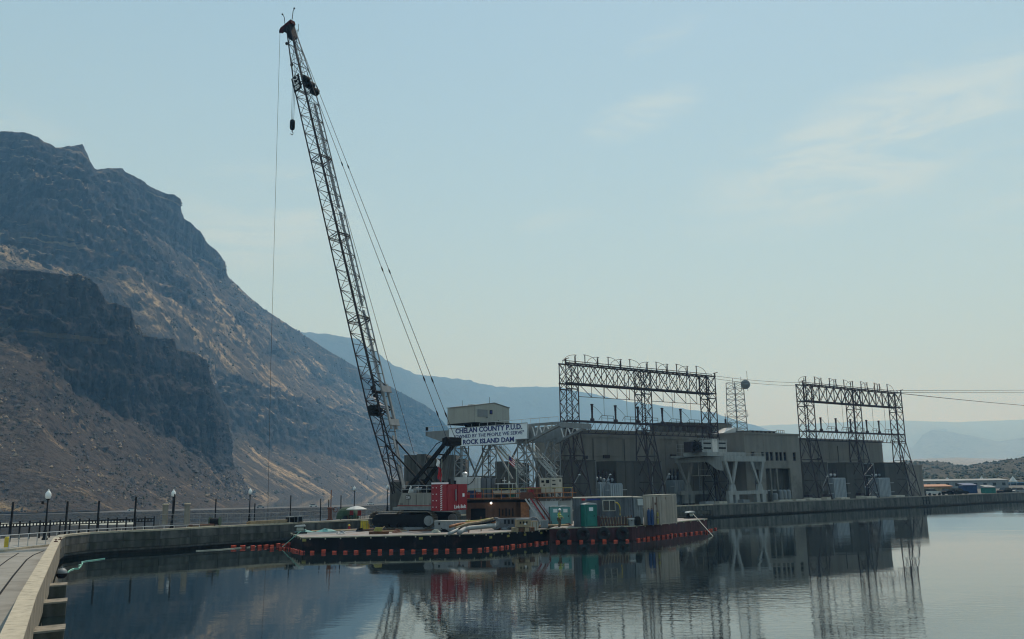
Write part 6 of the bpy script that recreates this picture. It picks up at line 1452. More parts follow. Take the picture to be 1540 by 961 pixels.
# ------------------------------------------------------------------ the worker
def worker(base, face):
    root = thing('person', 'person in white hard hat and yellow hi-vis jacket standing by the pale toilets', 'person', base, face)
    # joints, local: x to the side, y forward(-)
    J = dict(pel=(0, 0, .95), sp=(0, -.02, 1.15), ch=(0, -.03, 1.36), nk=(0, -.03, 1.50), hb=(0, -.05, 1.60), ht=(0, -.05, 1.72),
             ls=(.19, -.02, 1.42), le=(.27, -.10, 1.16), lw=(.20, -.32, 1.02), rs=(-.19, -.02, 1.42), re=(-.28, -.04, 1.15), rw=(-.25, -.20, .93),
             lh=(.10, 0, .90), lk=(.14, -.06, .50), la=(.13, .02, .09), lt=(.14, -.17, .04), rh=(-.10, 0, .90), rk=(-.13, -.03, .50), ra=(-.14, .05, .09), rt=(-.15, -.14, .04))
    E = [('pel', 'sp'), ('sp', 'ch'), ('ch', 'nk'), ('nk', 'hb'), ('hb', 'ht'), ('ch', 'ls'), ('ls', 'le'), ('le', 'lw'), ('ch', 'rs'), ('rs', 're'), ('re', 'rw'), ('pel', 'lh'), ('lh', 'lk'), ('lk', 'la'), ('la', 'lt'), ('pel', 'rh'), ('rh', 'rk'), ('rk', 'ra'), ('ra', 'rt')]
    Rd = dict(pel=.15, sp=.14, ch=.16, nk=.06, hb=.085, ht=.075, ls=.075, le=.05, lw=.035, rs=.075, re=.05, rw=.035, lh=.10, lk=.07, la=.05, lt=.04, rh=.10, rk=.07, ra=.05, rt=.04)
    def skin(names, edges, grow, m, name):
        idx = {n: i for i, n in enumerate(names)}
        me = bpy.data.meshes.new(name); me.from_pydata([J[n] for n in names], [(idx[a_], idx[b_]) for a_, b_ in edges], [])
        o = bpy.data.objects.new(name, me); col.objects.link(o); o.parent = root
        md = o.modifiers.new('skin', 'SKIN'); 
        if not me.skin_vertices:
            bm_x = bmesh.new(); bm_x.from_mesh(me); bm_x.verts.layers.skin.verify(); bm_x.to_mesh(me); bm_x.free()
        for n, i in idx.items(): me.skin_vertices[0].data[i].radius = (Rd[n]*grow, Rd[n]*grow)
        me.skin_vertices[0].data[0].use_root = True
        s_ = o.modifiers.new('sub', 'SUBSURF'); s_.levels = 1; s_.render_levels = 1
        me.materials.append(M[m])
        dg = bpy.context.evaluated_depsgraph_get(); m2 = bpy.data.meshes.new_from_object(o.evaluated_get(dg)); o.modifiers.clear(); o.data = m2
        if not m2.materials: m2.materials.append(M[m])
        return o
    # hands: palm and five fingers each
    EX = list(E); nm = list(J)
    for s_, wn in ((1, 'lw'), (-1, 'rw')):
        w0_ = V(J[wn]); pm = 'p' + wn; J[pm] = tuple(w0_ + V((0, -.05, -.05))); Rd[pm] = .034; EX.append((wn, pm))
        for k in range(5):
            a_ = pm + 'f%d' % k; c_ = a_ + 'e'
            off = V(((k-1.5)*.018, -.03, -.035)) if k < 4 else V((-s_*.04, -.01, -.01))
            J[a_] = tuple(V(J[pm]) + off); J[c_] = tuple(V(J[pm]) + off*(1.9 - .12*abs(k-1.5)) + V((0, .01, -.01))); Rd[a_] = .010; Rd[c_] = .008
            EX += [(pm, a_), (a_, c_)]
    skin(list(J), EX, 1.0, 'skin', 'body')
    skin(['pel', 'sp', 'ch', 'ls', 'le', 'lw', 'rs', 're', 'rw', 'nk'], [('pel', 'sp'), ('sp', 'ch'), ('ch', 'ls'), ('ls', 'le'), ('le', 'lw'), ('ch', 'rs'), ('rs', 're'), ('re', 'rw'), ('ch', 'nk')], 1.18, 'hivis', 'jacket')
    skin(['pel', 'lh', 'lk', 'la', 'rh', 'rk', 'ra'], [('pel', 'lh'), ('lh', 'lk'), ('lk', 'la'), ('pel', 'rh'), ('rh', 'rk'), ('rk', 'ra')], 1.16, 'trousers', 'trousers')
    for s_, a_, t2 in ((1, 'la', 'lt'), (-1, 'ra', 'rt')):
        mb = MB(); p_ = V(J[a_]); q_ = V(J[t2]); mb.prism([(p_.x-.055, p_.y+.06, 0), (p_.x+.055, p_.y+.06, 0), (q_.x+.05, q_.y-.03, 0), (q_.x-.05, q_.y-.03, 0)], (0, 0, .1)); mb.build('boot', 'black', root, local=True)
    hp = V(J['ht']) + V((0, -.005, -.03))
    mb = MB(); mb.lathe([(.155, .03), (.15, .04), (.125, .06), (.12, .11), (.09, .17), (.04, .195)], hp, 14); mb.box(hp + V((0, -.15, .035)), (.16, .08, .012)); mb.build('hard_hat', 'whiteletter', root, local=True, smooth=False)
    mb = MB(); mb.box(hp + V((0, -.10, -.08)), (.03, .03, .045)); mb.build('nose', 'skin', root, local=True)
    for s_ in (-1, 1):
        mb = MB(); mb.ball(hp + V((s_*.032, -.082, -.055)), .012, 8, 6); mb.build('eye', 'whiteletter', root, local=True)
        mb = MB(); mb.ball(hp + V((s_*.085, -.0, -.07)), .025, 8, 6); mb.build('ear', 'skin', root, local=True)
    mb = MB(); mb.box(hp + V((0, -.085, -.125)), (.05, .012, .012)); mb.build('mouth', 'rust', root, local=True)
    for z in (1.08, 1.28):
        mb = MB(); mb.lathe([(.195, 0), (.198, .05)], (0, -.02, z), 14); mb.build('reflective_band', 'whiteletter', root, local=True)
    return root
q = hz(841, 789.5, ZB); worker(V((hy(841, 780, 84.5).x, 84.5, ZB)), 1.2)
# ================================================================== spillway gantry with the sign
gt = thing('spillway_gantry', 'pale grey steel gantry with cantilevers and a long name sign above the dam', 'gantry', gg(-5, 3, 1.35))
gt_near_b, gt_far_b = 0.35, 5.9
zt_l = ga(676, 645.5, 0)[1]; zt_r = ga(794, 635, 0)[1]; ztop = (zt_l+zt_r)/2
zbot = (ga(795, 659, 0)[1] + ga(694, 671, 0)[1])/2
a_l = ga(640, 650, .35)[0]; a_r = ga(842, 632, .35)[0]
s_l, s_r = ga(676, 655, 0)[0], ga(794.5, 650, 0)[0]
for b_ in (gt_near_b, gt_far_b):
    lg = []
    zl = ztop - .15
    def P(a_, z): return gg(a_, b_, z)
    al1, al2 = s_l - .2, s_r + .3        # where cantilevers start
    mb = MB(); mb.prism([P(al1, zl-2.0), P(al2, zl-2.0), P(al2+.01, zl), P(al1, zl)], GB*.55); mb.build('main_girder', 'steel_pale', gt)
    mb = MB(); mb.prism([P(al1-.02, zl), P(a_l, zl+.02), P(a_l, zl-.55), P(al1-.02, zl-2.0)], GB*.5); o = mb.build('left_cantilever', 'steel_pale', gt)
    # right cantilever: open truss plate with tapered flange
    ar = a_r
    mb = MB(); mb.bar(P(al2, zl-.12), P(ar, zl-.12), .3, .3, up=(0, 0, 1)); mb.bar(P(al2-1.2, zl-2.3), P(ar, zl-.35), .3, .28); mb.build('cantilever_flange', 'steel_pale', gt)
    mb = MB(); n = 4
    for k in range(n):
        f0, f1 = k/n, (k+1)/n; p0 = P(al2+(ar-al2)*f0, zl-.15); p1 = P(al2+(ar-al2)*(f0+f1)/2, zl-1.9*(1-(f0+f1)/2)-.2); p2 = P(al2+(ar-al2)*f1, zl-.15)
        mb.bar(p0, p1, .12); mb.bar(p1, p2, .12)
    mb.build('cantilever_lacing', 'rail_silver', gt)
mb = MB(); mb.prism([gg(a_r-.3, gt_near_b, ztop-.15), gg(a_r, gt_near_b, ztop-.15), gg(a_r, gt_near_b, ztop-.8), gg(a_r-.3, gt_near_b, ztop-.8)], GB*(gt_far_b-gt_near_b+.6)); mb.build('end_beam', 'steel_pale', gt)
mb = MB(); mb.prism([gg(a_l, gt_near_b, ztop-.15), gg(a_l+.3, gt_near_b, ztop-.15), gg(a_l+.3, gt_near_b, ztop-.7), gg(a_l, gt_near_b, ztop-.7)], GB*(gt_far_b-gt_near_b+.5)); mb.build('end_beam', 'steel_pale', gt)
# walkway rail on top
mb = MB(); mb.path([gg(a_l+.2, .3, ztop+.5), gg(a_r-.2, .3, ztop+.5)], .03); mb.build('walkway_rail', 'rail_silver', gt)
for k in range(17):
    a_ = a_l + .2 + (a_r-a_l-.4)*k/16; mb = MB(); mb.bar(gg(a_, .3, ztop-.1), gg(a_, .3, ztop+.5), .04); mb.build('rail_post', 'rail_silver', gt)
mb = MB(); mb.box(gg(a_l+.35, .3, ztop+.25), (.35, .3, .5)); mb.build('limit_box', 'black', gt)
# legs: laced columns
def laced(p0, p1, wx, wy, m, root, name='leg', n=10, r_=.07, lace=.05, ax=None, ay=None, taper=1.0, chords=True):
    p0, p1 = V(p0), V(p1); d = p1-p0; ax = ax or GA; ay = ay or GB; mb = MB()
    for sx in (-1, 1):
        for sy in (-1, 1): mb.bar(p0 + ax*wx/2*sx + ay*wy/2*sy, p1 + ax*wx/2*sx*taper + ay*wy/2*sy*taper, r_*1.7)
    for k in range(n):
        q0 = p0 + d*(k/n); q1 = p0 + d*((k+1)/n); t0 = 1+(taper-1)*k/n; t1 = 1+(taper-1)*(k+1)/n; s_ = 1 if k % 2 else -1
        for sy in (-1, 1):
            mb.bar(q0 + ax*wx/2*s_*t0 + ay*wy/2*sy*t0, q1 - ax*wx/2*s_*t1 + ay*wy/2*sy*t1, lace)
            mb.bar(q1 - ax*wx/2*t1 + ay*wy/2*sy*t1, q1 + ax*wx/2*t1 + ay*wy/2*sy*t1, lace)
        for sx in (-1, 1):
            mb.bar(q0 + ay*wy/2*s_*t0 + ax*wx/2*sx*t0, q1 - ay*wy/2*s_*t1 + ax*wx/2*sx*t1, lace)
            mb.bar(q1 - ay*wy/2*t1 + ax*wx/2*sx*t1, q1 + ay*wy/2*t1 + ax*wx/2*sx*t1, lace)
    return mb.build(name, m, root)
la, ra = ga(694, 690, .6)[0], ga(790, 690, .6)[0]
zg = 1.35
legs = {}
for nm, a_, b_ in (('nl', la, .6), ('nr', ra, .6), ('fl', la, gt_far_b), ('fr', ra, gt_far_b)):
    legs[nm] = (a_, b_); laced(gg(a_, b_, zg+1.2), gg(a_, b_, zbot+.4), 1.5, 1.2, 'steel_pale', gt, 'leg', 9, .08, .07)
    mb = MB(); mb.obox(gg(a_-.9, b_-.7, zg), GA*1.8, GB*1.4, V((0, 0, .8))); mb.build('truck_frame', 'steel_pale', gt)
    for s_ in (-.5, .5):
        mb = MB(); mb.tube(gg(a_+s_, b_-.15, zg+.1), gg(a_+s_, b_+.15, zg+.1), .35, 12); mb.build('wheel', 'black', gt)
def gbrace(a0, b0, z0, a1, b1, z1, w_=.16):
    mb = MB(); mb.bar(gg(a0, b0, z0), gg(a1, b1, z1), w_); mb.build('brace', 'steel_pale', gt)
zm = (zbot+zg)/2 + .8
for (p0, p1) in ((la, la), (ra, ra)):
    gbrace(p0, 1.0, zbot, p0, 5.2, zg+2.2); gbrace(p0, 5.2, zbot, p0, 1.0, zg+2.2)
for b_ in (.6, gt_far_b):
    gbrace(la+.6, b_, zg+2.4, (la+ra)/2, b_, zbot+.1, .2); gbrace(ra-.6, b_, zg+2.4, (la+ra)/2, b_, zbot+.1, .2)
    gbrace(la, b_, zg+1.2, ra, b_, zg+1.2, .35)
# lit zigzag stairs
def stair(a0, z0, a1, z1, b_, name='stair_flight'):
    o = None; mb = MB()
    for s_ in (0, .75): mb.bar(gg(a0, b_+s_, z0), gg(a1, b_+s_, z1), .07, .22)
    n = 11
    for k in range(n):
        f = (k+.5)/n; mb.obox(gg(a0+(a1-a0)*f-.13, b_, z0+(z1-z0)*f), GA*.26, GB*.75, V((0, 0, .04)))
    for s_ in (0, .75):
        mb.bar(gg(a0, b_+s_, z0+.9), gg(a1, b_+s_, z1+.9), .05)
        for k in range(0, n+1, 2): f = k/n; mb.bar(gg(a0+(a1-a0)*f, b_+s_, z0+(z1-z0)*f), gg(a0+(a1-a0)*f, b_+s_, z0+(z1-z0)*f+.9), .04)
    return mb.build(name, 'white', gt)
for (x0, y0, x1, y1, b_) in ((745, 671, 763, 691, 2.6), (766, 694, 785, 714, 2.6), (792, 672, 806, 688, 3.2), (810, 692, 832, 716, 3.2)):
    a0, z0 = ga(x0, y0, b_); a1, z1 = ga(x1, y1, b_); stair(a0, z0, a1, z1, b_)
    mb = MB(); mb.obox(gg(a1, b_, z1-.05), GA*.9, GB*.8, V((0, 0, .07))); mb.build('landing', 'white', gt)
# machinery house on top
M['hut'] = mat('pale_hut_paint', (0.36, 0.36, 0.32), 0.7, var=.06, scale=.8, streak=.1)
ha, hb = ga(714, 630, -.6)[0], -.6
h0 = ga(714, 634.5, -.6)[1]; h1 = ga(714, 610.0, -.6)[1]
hw = 6.6; hl = ha - ga(673, 620, -.6)[0]
hs = thing('machinery_house', 'pale grey machinery house with a low gable roof on top of the sign gantry', 'machinery house', gg(ha-hl/2, hb+hw/2, h0))
# walls as panels
for k in range(4):
    mb = MB(); mb.obox(gg(ha-hl+hl*k/4+.01, hb, h0), GA*(hl/4-.02), GB*.1, V((0, 0, h1-h0))); mb.build('wall_panel', 'hut', hs)
mb = MB(); g1 = h1 + .52
mb.prism([gg(ha, hb, h0), gg(ha, hb+hw, h0), gg(ha, hb+hw, h1-.0), gg(ha, hb+hw*.55, g1), gg(ha, hb, h1)], -GA*.12); mb.build('gable_wall', 'hut', hs)
mb = MB(); mb.prism([gg(ha-hl, hb, h0), gg(ha-hl, hb+hw, h0), gg(ha-hl, hb+hw, h1), gg(ha-hl, hb+hw*.55, g1), gg(ha-hl, hb, h1)], GA*.12); mb.build('gable_wall', 'hut', hs)
mb = MB(); mb.obox(gg(ha-hl, hb+hw-.1, h0), GA*hl, GB*.1, V((0, 0, h1-h0))); mb.build('back_wall', 'hut', hs)
for (b0, z0, b1, z1) in ((hb-.12, h1+.0, hb+hw*.55, g1+.02), (hb+hw*.55, g1+.02, hb+hw+.12, h1+.0)):
    mb = MB(); mb.prism([gg(ha+.1, b0, z0), gg(ha+.1, b1, z1), gg(ha-hl-.1, b1, z1), gg(ha-hl-.1, b0, z0)], (0, 0, .08)); mb.build('roof', 'steel_pale', hs)
mb = MB(); mb.obox(gg(ha-hl, hb, h0-.14), GA*hl, GB*hw, V((0, 0, .13))); mb.build('floor', 'black', hs)
q = gg(ha+.03, hb+hw*.42, h0+1.15)
mb = MB(); mb.obox(q, GB*.5, GA*.04, V((0, 0, .55))); f_ = mb.build('window', 'black', hs)
mb = MB(); mb.obox(q + GB*.08 + V((0, 0, .08)), GB*.34, GA*.06, V((0, 0, .38))); mb.build('pane', 'navy', f_)
for (b_, z_) in ((.33, .6), (.66, .25)):
    mb = MB(); mb.obox(gg(ha+.02, hb+hw*b_, h0+z_), GB*.12, GA*.04, V((0, 0, .14))); mb.build('vent', 'black', hs)
mb = MB(); mb.obox(gg(ha+.012, hb+.5, h0+.7), GB*1.9, GA*.02, V((0, 0, 1.0))); mb.build('faded_panel', 'steel_pale', hs)
for (f, hh) in ((.35, 1.0), ):
    mb = MB(); mb.bar(gg(ha-hl*.65, hb+1, h1), gg(ha-hl*.65, hb+1, h1+hh), .05); mb.build('aerial', 'black', hs)
mb = MB(); mb.bar(gg(ha-.2, hb+hw*.45, g1), gg(ha-.2, hb+hw*.45, g1+.8), .05); mb.build('aerial', 'black', hs)
mb = MB(); mb.obox(gg(ha-hl*.35, hb+.6, h1), GA*.7, GB*.5, V((0, 0, .3))); mb.build('roof_box', 'cream', hs)
# turntable between house and girders
mb = MB(); mb.obox(gg(ha-hl*.55, .4, ztop-.1), GA*(hl*.9), GB*5.0, V((0, 0, h0-ztop+.05))); mb.build('trolley_frame', 'black', gt)
# the sign, T shaped
sg = thing('name_sign', 'wide pale blue sign board reading CHELAN COUNTY P.U.D. on the gantry girder', 'sign', gg((s_l+s_r)/2, -.15, zbot))
zm1 = ga(777, 661.8, 0)[1]; zm2 = zm1
sb0, sb1 = ga(693, 668, 0)[0], ga(776.8, 665, 0)[0]
zL = ztop; zB = zbot - .0; zb_ = (ga(694, 671, 0)[1] + ga(776.4, 667, 0)[1])/2
zmid = (ga(795, 659, 0)[1] + ga(777.4, 661.8, 0)[1] + ga(692.5, 666, 0)[1])/3
mb = MB(); mb.prism([gg(s_l, -.12, zmid), gg(sb0, -.12, zmid), gg(sb0, -.12, zb_), gg(sb1, -.12, zb_), gg(sb1, -.12, zmid), gg(s_r, -.12, zmid), gg(s_r, -.12, zL), gg(s_l, -.12, zL)], GB*.12); mb.build('board', 'sign', sg)
for (x0, z0, x1, z1) in ((s_l, zL, s_r, zL), (s_r, zL, s_r, zmid), (s_r, zmid, sb1, zmid), (sb1, zmid, sb1, zb_), (sb1, zb_, sb0, zb_), (sb0, zb_, sb0, zmid), (sb0, zmid, s_l, zmid), (s_l, zmid, s_l, zL)):
    mb = MB(); mb.bar(gg(x0, -.14, z0), gg(x1, -.14, z1), .07); mb.build('trim', 'steel_grey', sg)
def sign_line(txt, px0, py0, px1, hpx, bold, nm):
    a0, z0 = ga(px0, py0, -.14); a1, z1 = ga(px1, py0 - (px1-px0)*.07, -.14)
    hh = hpx/12.0
    text_mesh(txt, 1, 'navy', gg(a0, -.15, z0), GA, (0, 0, 1), nm, sg, bold=bold*.75, depth=.015, width=a1-a0, height=hh)
sign_line('CHELAN COUNTY P.U.D.', 685, 652.3, 785.5, 8.2, .035, 'lettering')
sign_line('"OWNED BY THE PEOPLE WE SERVE"', 683, 659.6, 788, 5.6, .0, 'lettering')
sign_line('ROCK ISLAND DAM', 696.5, 668.7, 773, 7.8, .035, 'lettering')
# ================================================================== spillway piers behind the crane
def block_wall(name, label, parts_, m):
    r = thing(name, label, 'dam piers', parts_[0][0])
    return r
Yp_ = 138
pr_ = thing('dam_piers', 'dark stepped concrete dam piers behind the crane mast', 'dam piers', hy(640, 740, Yp_))
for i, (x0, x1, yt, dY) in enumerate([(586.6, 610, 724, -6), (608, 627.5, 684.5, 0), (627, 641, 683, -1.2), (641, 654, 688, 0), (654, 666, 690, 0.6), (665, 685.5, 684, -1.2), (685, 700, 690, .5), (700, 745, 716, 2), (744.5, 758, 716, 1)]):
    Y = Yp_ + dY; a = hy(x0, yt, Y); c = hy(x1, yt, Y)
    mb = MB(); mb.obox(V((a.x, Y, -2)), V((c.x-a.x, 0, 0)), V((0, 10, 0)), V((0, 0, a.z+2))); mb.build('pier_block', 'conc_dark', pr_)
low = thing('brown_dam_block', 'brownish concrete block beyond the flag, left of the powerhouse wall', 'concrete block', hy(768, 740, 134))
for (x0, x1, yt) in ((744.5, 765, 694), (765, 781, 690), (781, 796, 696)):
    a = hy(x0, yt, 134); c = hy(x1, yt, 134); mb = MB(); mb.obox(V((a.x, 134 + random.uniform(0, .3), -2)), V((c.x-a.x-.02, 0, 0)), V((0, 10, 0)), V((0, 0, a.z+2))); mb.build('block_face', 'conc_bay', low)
# ================================================================== powerhouse
def wall_slabs(root, u0, u1, v, z0, z1, n, m, name='wall_panel', th=.4, rows=1):
    for k in range(n):
        for j in range(rows):
            a = u0 + (u1-u0)*k/n; b = u0 + (u1-u0)*(k+1)/n; zz0 = z0 + (z1-z0)*j/rows; zz1 = z0 + (z1-z0)*(j+1)/rows
            mb = MB(); mb.obox(ph(a+.015, v + random.uniform(0, .03), zz0+.01), PU*(b-a-.06), PV*th, V((0, 0, zz1-zz0-.05))); mb.build(name, m, root)
YG = 1.35
def building(name, label, u0, u1, v0, v1, z1, n, m='conc_bld', ext=None, rows=1):
    r = thing(name, label, 'building', ph((u0+u1)/2, (v0+v1)/2, YG))
    wall_slabs(r, u0, u1, v0, YG, z1, n, m, rows=rows)
    mb = MB(); mb.obox(ph(u0+.06, v0+.25, YG), PU*(u1-u0-.12), PV*(v1-v0), V((0, 0, z1-YG-.25))); mb.build('building_core', m, r)
    mb = MB(); mb.obox(ph(u0-.08, v0-.12, z1-.12), PU*(u1-u0+.16), PV*(v1-v0+.4), V((0, 0, .3))); mb.build('coping', m, r)
    mb = MB(); mb.obox(ph(u0-.03, v0-.06, z1-1.0), PU*(u1-u0+.06), PV*.08, V((0, 0, .12))); mb.build('string_course', m, r)
    return r
zA = pu(975, 650.5, 14)[1]; uA0, uA1 = ux(843, 14), ux(1098, 14)
bA = building('powerhouse_hall', 'long windowless concrete powerhouse hall behind the left lattice frame', uA0, uA1, 14, 20, zA, 12, rows=3)
zB_ = pu(1160, 653, 4)[1]; uB0, uB1 = ux(1121.5, 4), ux(1204.5, 4)
# service bay with real openings: built from strips
sb = thing('service_bay', 'protruding concrete service bay with a row of tall windows and a recessed doorway', 'building', ph((uB0+uB1)/2, 12, YG))
mb = MB(); mb.obox(ph(uB0+.05, 5.6, YG), PU*(uB1-uB0-.1), PV*14, V((0, 0, zB_-YG-.2))); mb.build('building_core', 'conc_bld', sb)
for k in range(4):
    a = 4.4 + 10*k/4; mb = MB(); mb.obox(ph(uB0-.0, a, YG), PU*.35, PV*(2.47), V((0, 0, zB_-YG))); mb.build('side_wall_panel', 'conc_bld', sb)
mb = MB(); mb.obox(ph(uB1-.35, 4.4, YG), PU*.35, PV*10, V((0, 0, zB_-YG))); mb.build('side_wall_panel', 'conc_bld', sb)
mb = MB(); mb.obox(ph(uB0-.08, 3.9, zB_-.1), PU*(uB1-uB0+.16), PV*16, V((0, 0, .3))); mb.build('coping', 'conc_bld', sb)
def zz(px, py, v): return pu(px, py, v)[1]
def uu(px, v): return ux(px, v)
zw0, zw1 = zz(1155, 692.5, 4), zz(1155, 679.3, 4)
S6 = 4.179
wins = [(545, 568, 540, 568), (610, 628, 540, 596), (637, 657, 541, 597), (664, 684, 541, 597), (698, 718, 542, 597), (724, 742, 542, 597), (750, 768, 542, 597), (808, 828, 543, 597)]
wr = [(1000+a/S6, 1000+b/S6, 550+c/S6, 550+d/S6) for a, b, c, d in wins]
dz = zz(1170, 704.5, 4); dx0, dx1 = uu(1151, 4), uu(1188, 4)      # big recess
d2x0, d2x1 = uu(1134, 4), uu(1141, 4)
zw1 = zz(1160, 679.8, 4); zw0 = zz(1160, 692.8, 4)
cols = sorted([uB0, uB1] + [u for a, b, c, d in wr for u in (uu(a, 4), uu(b, 4))])
def strip(u0, u1, z0, z1, nm='wall_panel', v=4.0, th=.4):
    if u1-u0 < .02 or z1-z0 < .02: return
    mb = MB(); mb.obox(ph(u0, v, z0), PU*(u1-u0), PV*th, V((0, 0, z1-z0))); mb.build(nm, 'conc_bld', sb)
# above the windows, courses
nseg = 6
for k in range(nseg):
    a = uB0 + (uB1-uB0)*k/nseg; b = uB0 + (uB1-uB0)*(k+1)/nseg; strip(a+.01, b-.01, zw1, zB_-.1, v=4.0+.015*(k % 2))
for i in range(0, len(cols)-1, 2): strip(cols[i], cols[i+1], zw0, zw1)
for (a, b, c, d) in wr:
    u0, u1 = uu(a, 4), uu(b, 4)
    zlo = zw0 if (d-c) > 8 else zw0 + (zw1-zw0)*.5
    if zlo > zw0: strip(u0, u1, zw0, zlo)
    mb = MB(); t_ = .07; mb.obox(ph(u0, 4.15, zlo), PU*t_, PV*.15, V((0, 0, zw1-zlo))); mb.obox(ph(u1-t_, 4.15, zlo), PU*t_, PV*.15, V((0, 0, zw1-zlo))); mb.obox(ph(u0+t_, 4.15, zlo), PU*(u1-u0-2*t_), PV*.15, V((0, 0, t_))); mb.obox(ph(u0+t_, 4.15, zw1-t_), PU*(u1-u0-2*t_), PV*.15, V((0, 0, t_))); mb.obox(ph(u0+t_, 4.17, zlo+(zw1-zlo)*.5), PU*(u1-u0-2*t_), PV*.1, V((0, 0, .06)))
    f_ = mb.build('window', 'steel_dark', sb)
    mb = MB(); mb.obox(ph(u0+t_, 4.28, zlo+t_), PU*(u1-u0-2*t_), PV*.03, V((0, 0, zw1-zlo-2*t_))); mb.build('pane', 'glass', f_)
strip(uB0, uB1, dz, zw0)
strip(uB0, d2x0, YG, dz); strip(d2x1, dx0, YG, dz); strip(dx1, uB1, YG, dz)
strip(d2x0, d2x1, dz-.02, dz)
mb = MB(); mb.obox(ph(d2x0, 4.3, YG), PU*(d2x1-d2x0), PV*.1, V((0, 0, dz-YG))); mb.build('door', 'steel_dark', sb)
for px in (1159, 1168.5):
    u = uu(px, 4); mb = MB(); mb.obox(ph(u-.15, 4.05, YG), PU*.3, PV*.3, V((0, 0, dz-YG-.01))); mb.build('column', 'conc_bld', sb)
mb = MB(); mb.obox(ph(dx0, 5.5, YG), PU*(dx1-dx0), PV*.08, V((0, 0, dz-YG))); mb.build('recess_back', 'conc_dark', sb)
mb = MB(); mb.obox(ph(dx0+.6, 4.2, (YG+dz)*.42), PU*(dx1-dx0-.6)*.55 + PU*0, PV*.08, V((0, 0, .12))); mb.build('recess_rail', 'white', sb)
for i, px in enumerate([1163, 1171, 1176.5, 1182.5]):
    q = ph(uu(px, 3.2), 3.2, YG); h = 2.4 if i else 1.9; r = thing('oil_tank', ['short grey tank at the left side', 'left tall grey tank in the middle', 'middle tall grey tank', 'right tall grey tank'][i] + ' of the service bay recess', 'tank', q, group='tanks in front of the service bay')
    mb = MB(); mb.lathe([(.42, 0), (.44, .08), (.44, h-.25), (.3, h-.05), (.08, h)], q, 14); mb.build('shell', 'steel_pale', r)
    mb = MB(); mb.lathe([(.46, h*.45), (.46, h*.5)], q, 14); mb.build('hoop', 'steel_grey', r)
    mb = MB(); mb.tube(q + V((0, 0, h)), q + V((0, 0, h+.3)), .06, 6); mb.build('valve', 'steel_dark', r)
zC = pu(1277, 662.3, 14)[1]; uC0, uC1 = ux(1204, 14), ux(1329.5, 14)
bC = building('powerhouse_hall', 'shorter concrete powerhouse hall behind the right lattice frame', uC0, uC1, 14, 20, zC, 6, rows=3)
# right end low block and far pale block
e0, e1 = ux(1362.5, 10), ux(1386.5, 10); zE = pu(1374, 699.8, 10)[1]
bE = building('end_block', 'small pale concrete block at the right end of the powerhouse', e0, e1, 10, 16, zE, 3)
# firewall screens
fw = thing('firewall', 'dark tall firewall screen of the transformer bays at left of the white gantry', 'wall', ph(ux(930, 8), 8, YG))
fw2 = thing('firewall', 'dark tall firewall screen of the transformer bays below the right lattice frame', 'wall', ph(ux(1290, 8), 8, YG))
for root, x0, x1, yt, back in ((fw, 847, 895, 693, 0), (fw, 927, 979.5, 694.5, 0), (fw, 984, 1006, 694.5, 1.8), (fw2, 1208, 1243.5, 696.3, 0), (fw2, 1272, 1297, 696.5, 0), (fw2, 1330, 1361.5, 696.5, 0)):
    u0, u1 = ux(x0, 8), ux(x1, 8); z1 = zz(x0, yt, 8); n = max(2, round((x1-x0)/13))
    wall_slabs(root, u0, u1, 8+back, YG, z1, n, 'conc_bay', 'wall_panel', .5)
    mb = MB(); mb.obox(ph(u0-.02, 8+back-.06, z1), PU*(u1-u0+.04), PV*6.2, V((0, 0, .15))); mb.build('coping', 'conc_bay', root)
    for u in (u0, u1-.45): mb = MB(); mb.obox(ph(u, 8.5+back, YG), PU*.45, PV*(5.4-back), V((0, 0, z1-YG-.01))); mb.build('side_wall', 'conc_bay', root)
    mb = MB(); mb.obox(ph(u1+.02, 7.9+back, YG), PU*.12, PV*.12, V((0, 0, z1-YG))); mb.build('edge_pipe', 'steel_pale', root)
# transformers
def transformer(px0, px1, ytop, v, label, fins=9):
    u0, u1 = ux(px0, v), ux(px1, v); z1 = zz(px0, ytop, v); r = thing('transformer', label, 'transformer', ph((u0+u1)/2, v, YG), PRZ)
    w_ = u1-u0; h = z1-YG
    mb = MB(); mb.box((0, 1.3, h*.5), (w_, 2.0, h)); mb.build('tank', 'trafo', r, local=True)
    for k in range(fins):
        mb = MB(); x = -w_/2 + w_*(k+.5)/fins; mb.prism([(x-w_/fins*.36, .05, h*.12), (x+w_/fins*.36, .05, h*.12), (x+w_/fins*.36, .05, h*.93), (x, .0, h*.99), (x-w_/fins*.36, .05, h*.93)], (0, .4, 0)); mb.build('radiator_fin', 'trafo', r, local=True)
    for k in range(3):
        x = -w_*.35 + w_*.32*k; mb = MB(); pr = []
        for j in range(6): pr += [(.10, h+.15+j*.25), (.18, h+.22+j*.25), (.10, h+.29+j*.25)]
        mb.lathe([(.14, h-.02)] + pr + [(.05, h+1.9)], (x, 1.3, 0), 8); mb.build('bushing', 'steel_dark', r, local=True)
    mb = MB(); mb.tube((-w_*.5, 1.6, h+.5), (w_*.25, 1.6, h+.5), .28, 10); mb.build('oil_conservator', 'trafo', r, local=True)
    mb = MB(); mb.box((0, 1.3, .1), (w_*1.1, 2.4, .2)); mb.build('plinth', 'conc_cap', r, local=True)
    mb = MB(); mb.bar((-w_*.8, .3, h*.75), (w_*.9, .3, h*.75), .08); mb.bar((-w_*.8, .3, h*.32), (w_*.9, .3, h*.32), .07); mb.build('pipe_rail', 'white', r, local=True)
    return r
M['trafo'] = mat('pale_blue_transformer_paint', (0.30, 0.34, 0.37), 0.55, 0.0, var=.1, scale=1.5, streak=.15)
transformer(901, 918, 725, 8.2, 'squat grey transformer just left of the finned one, left transformer bay', 5)
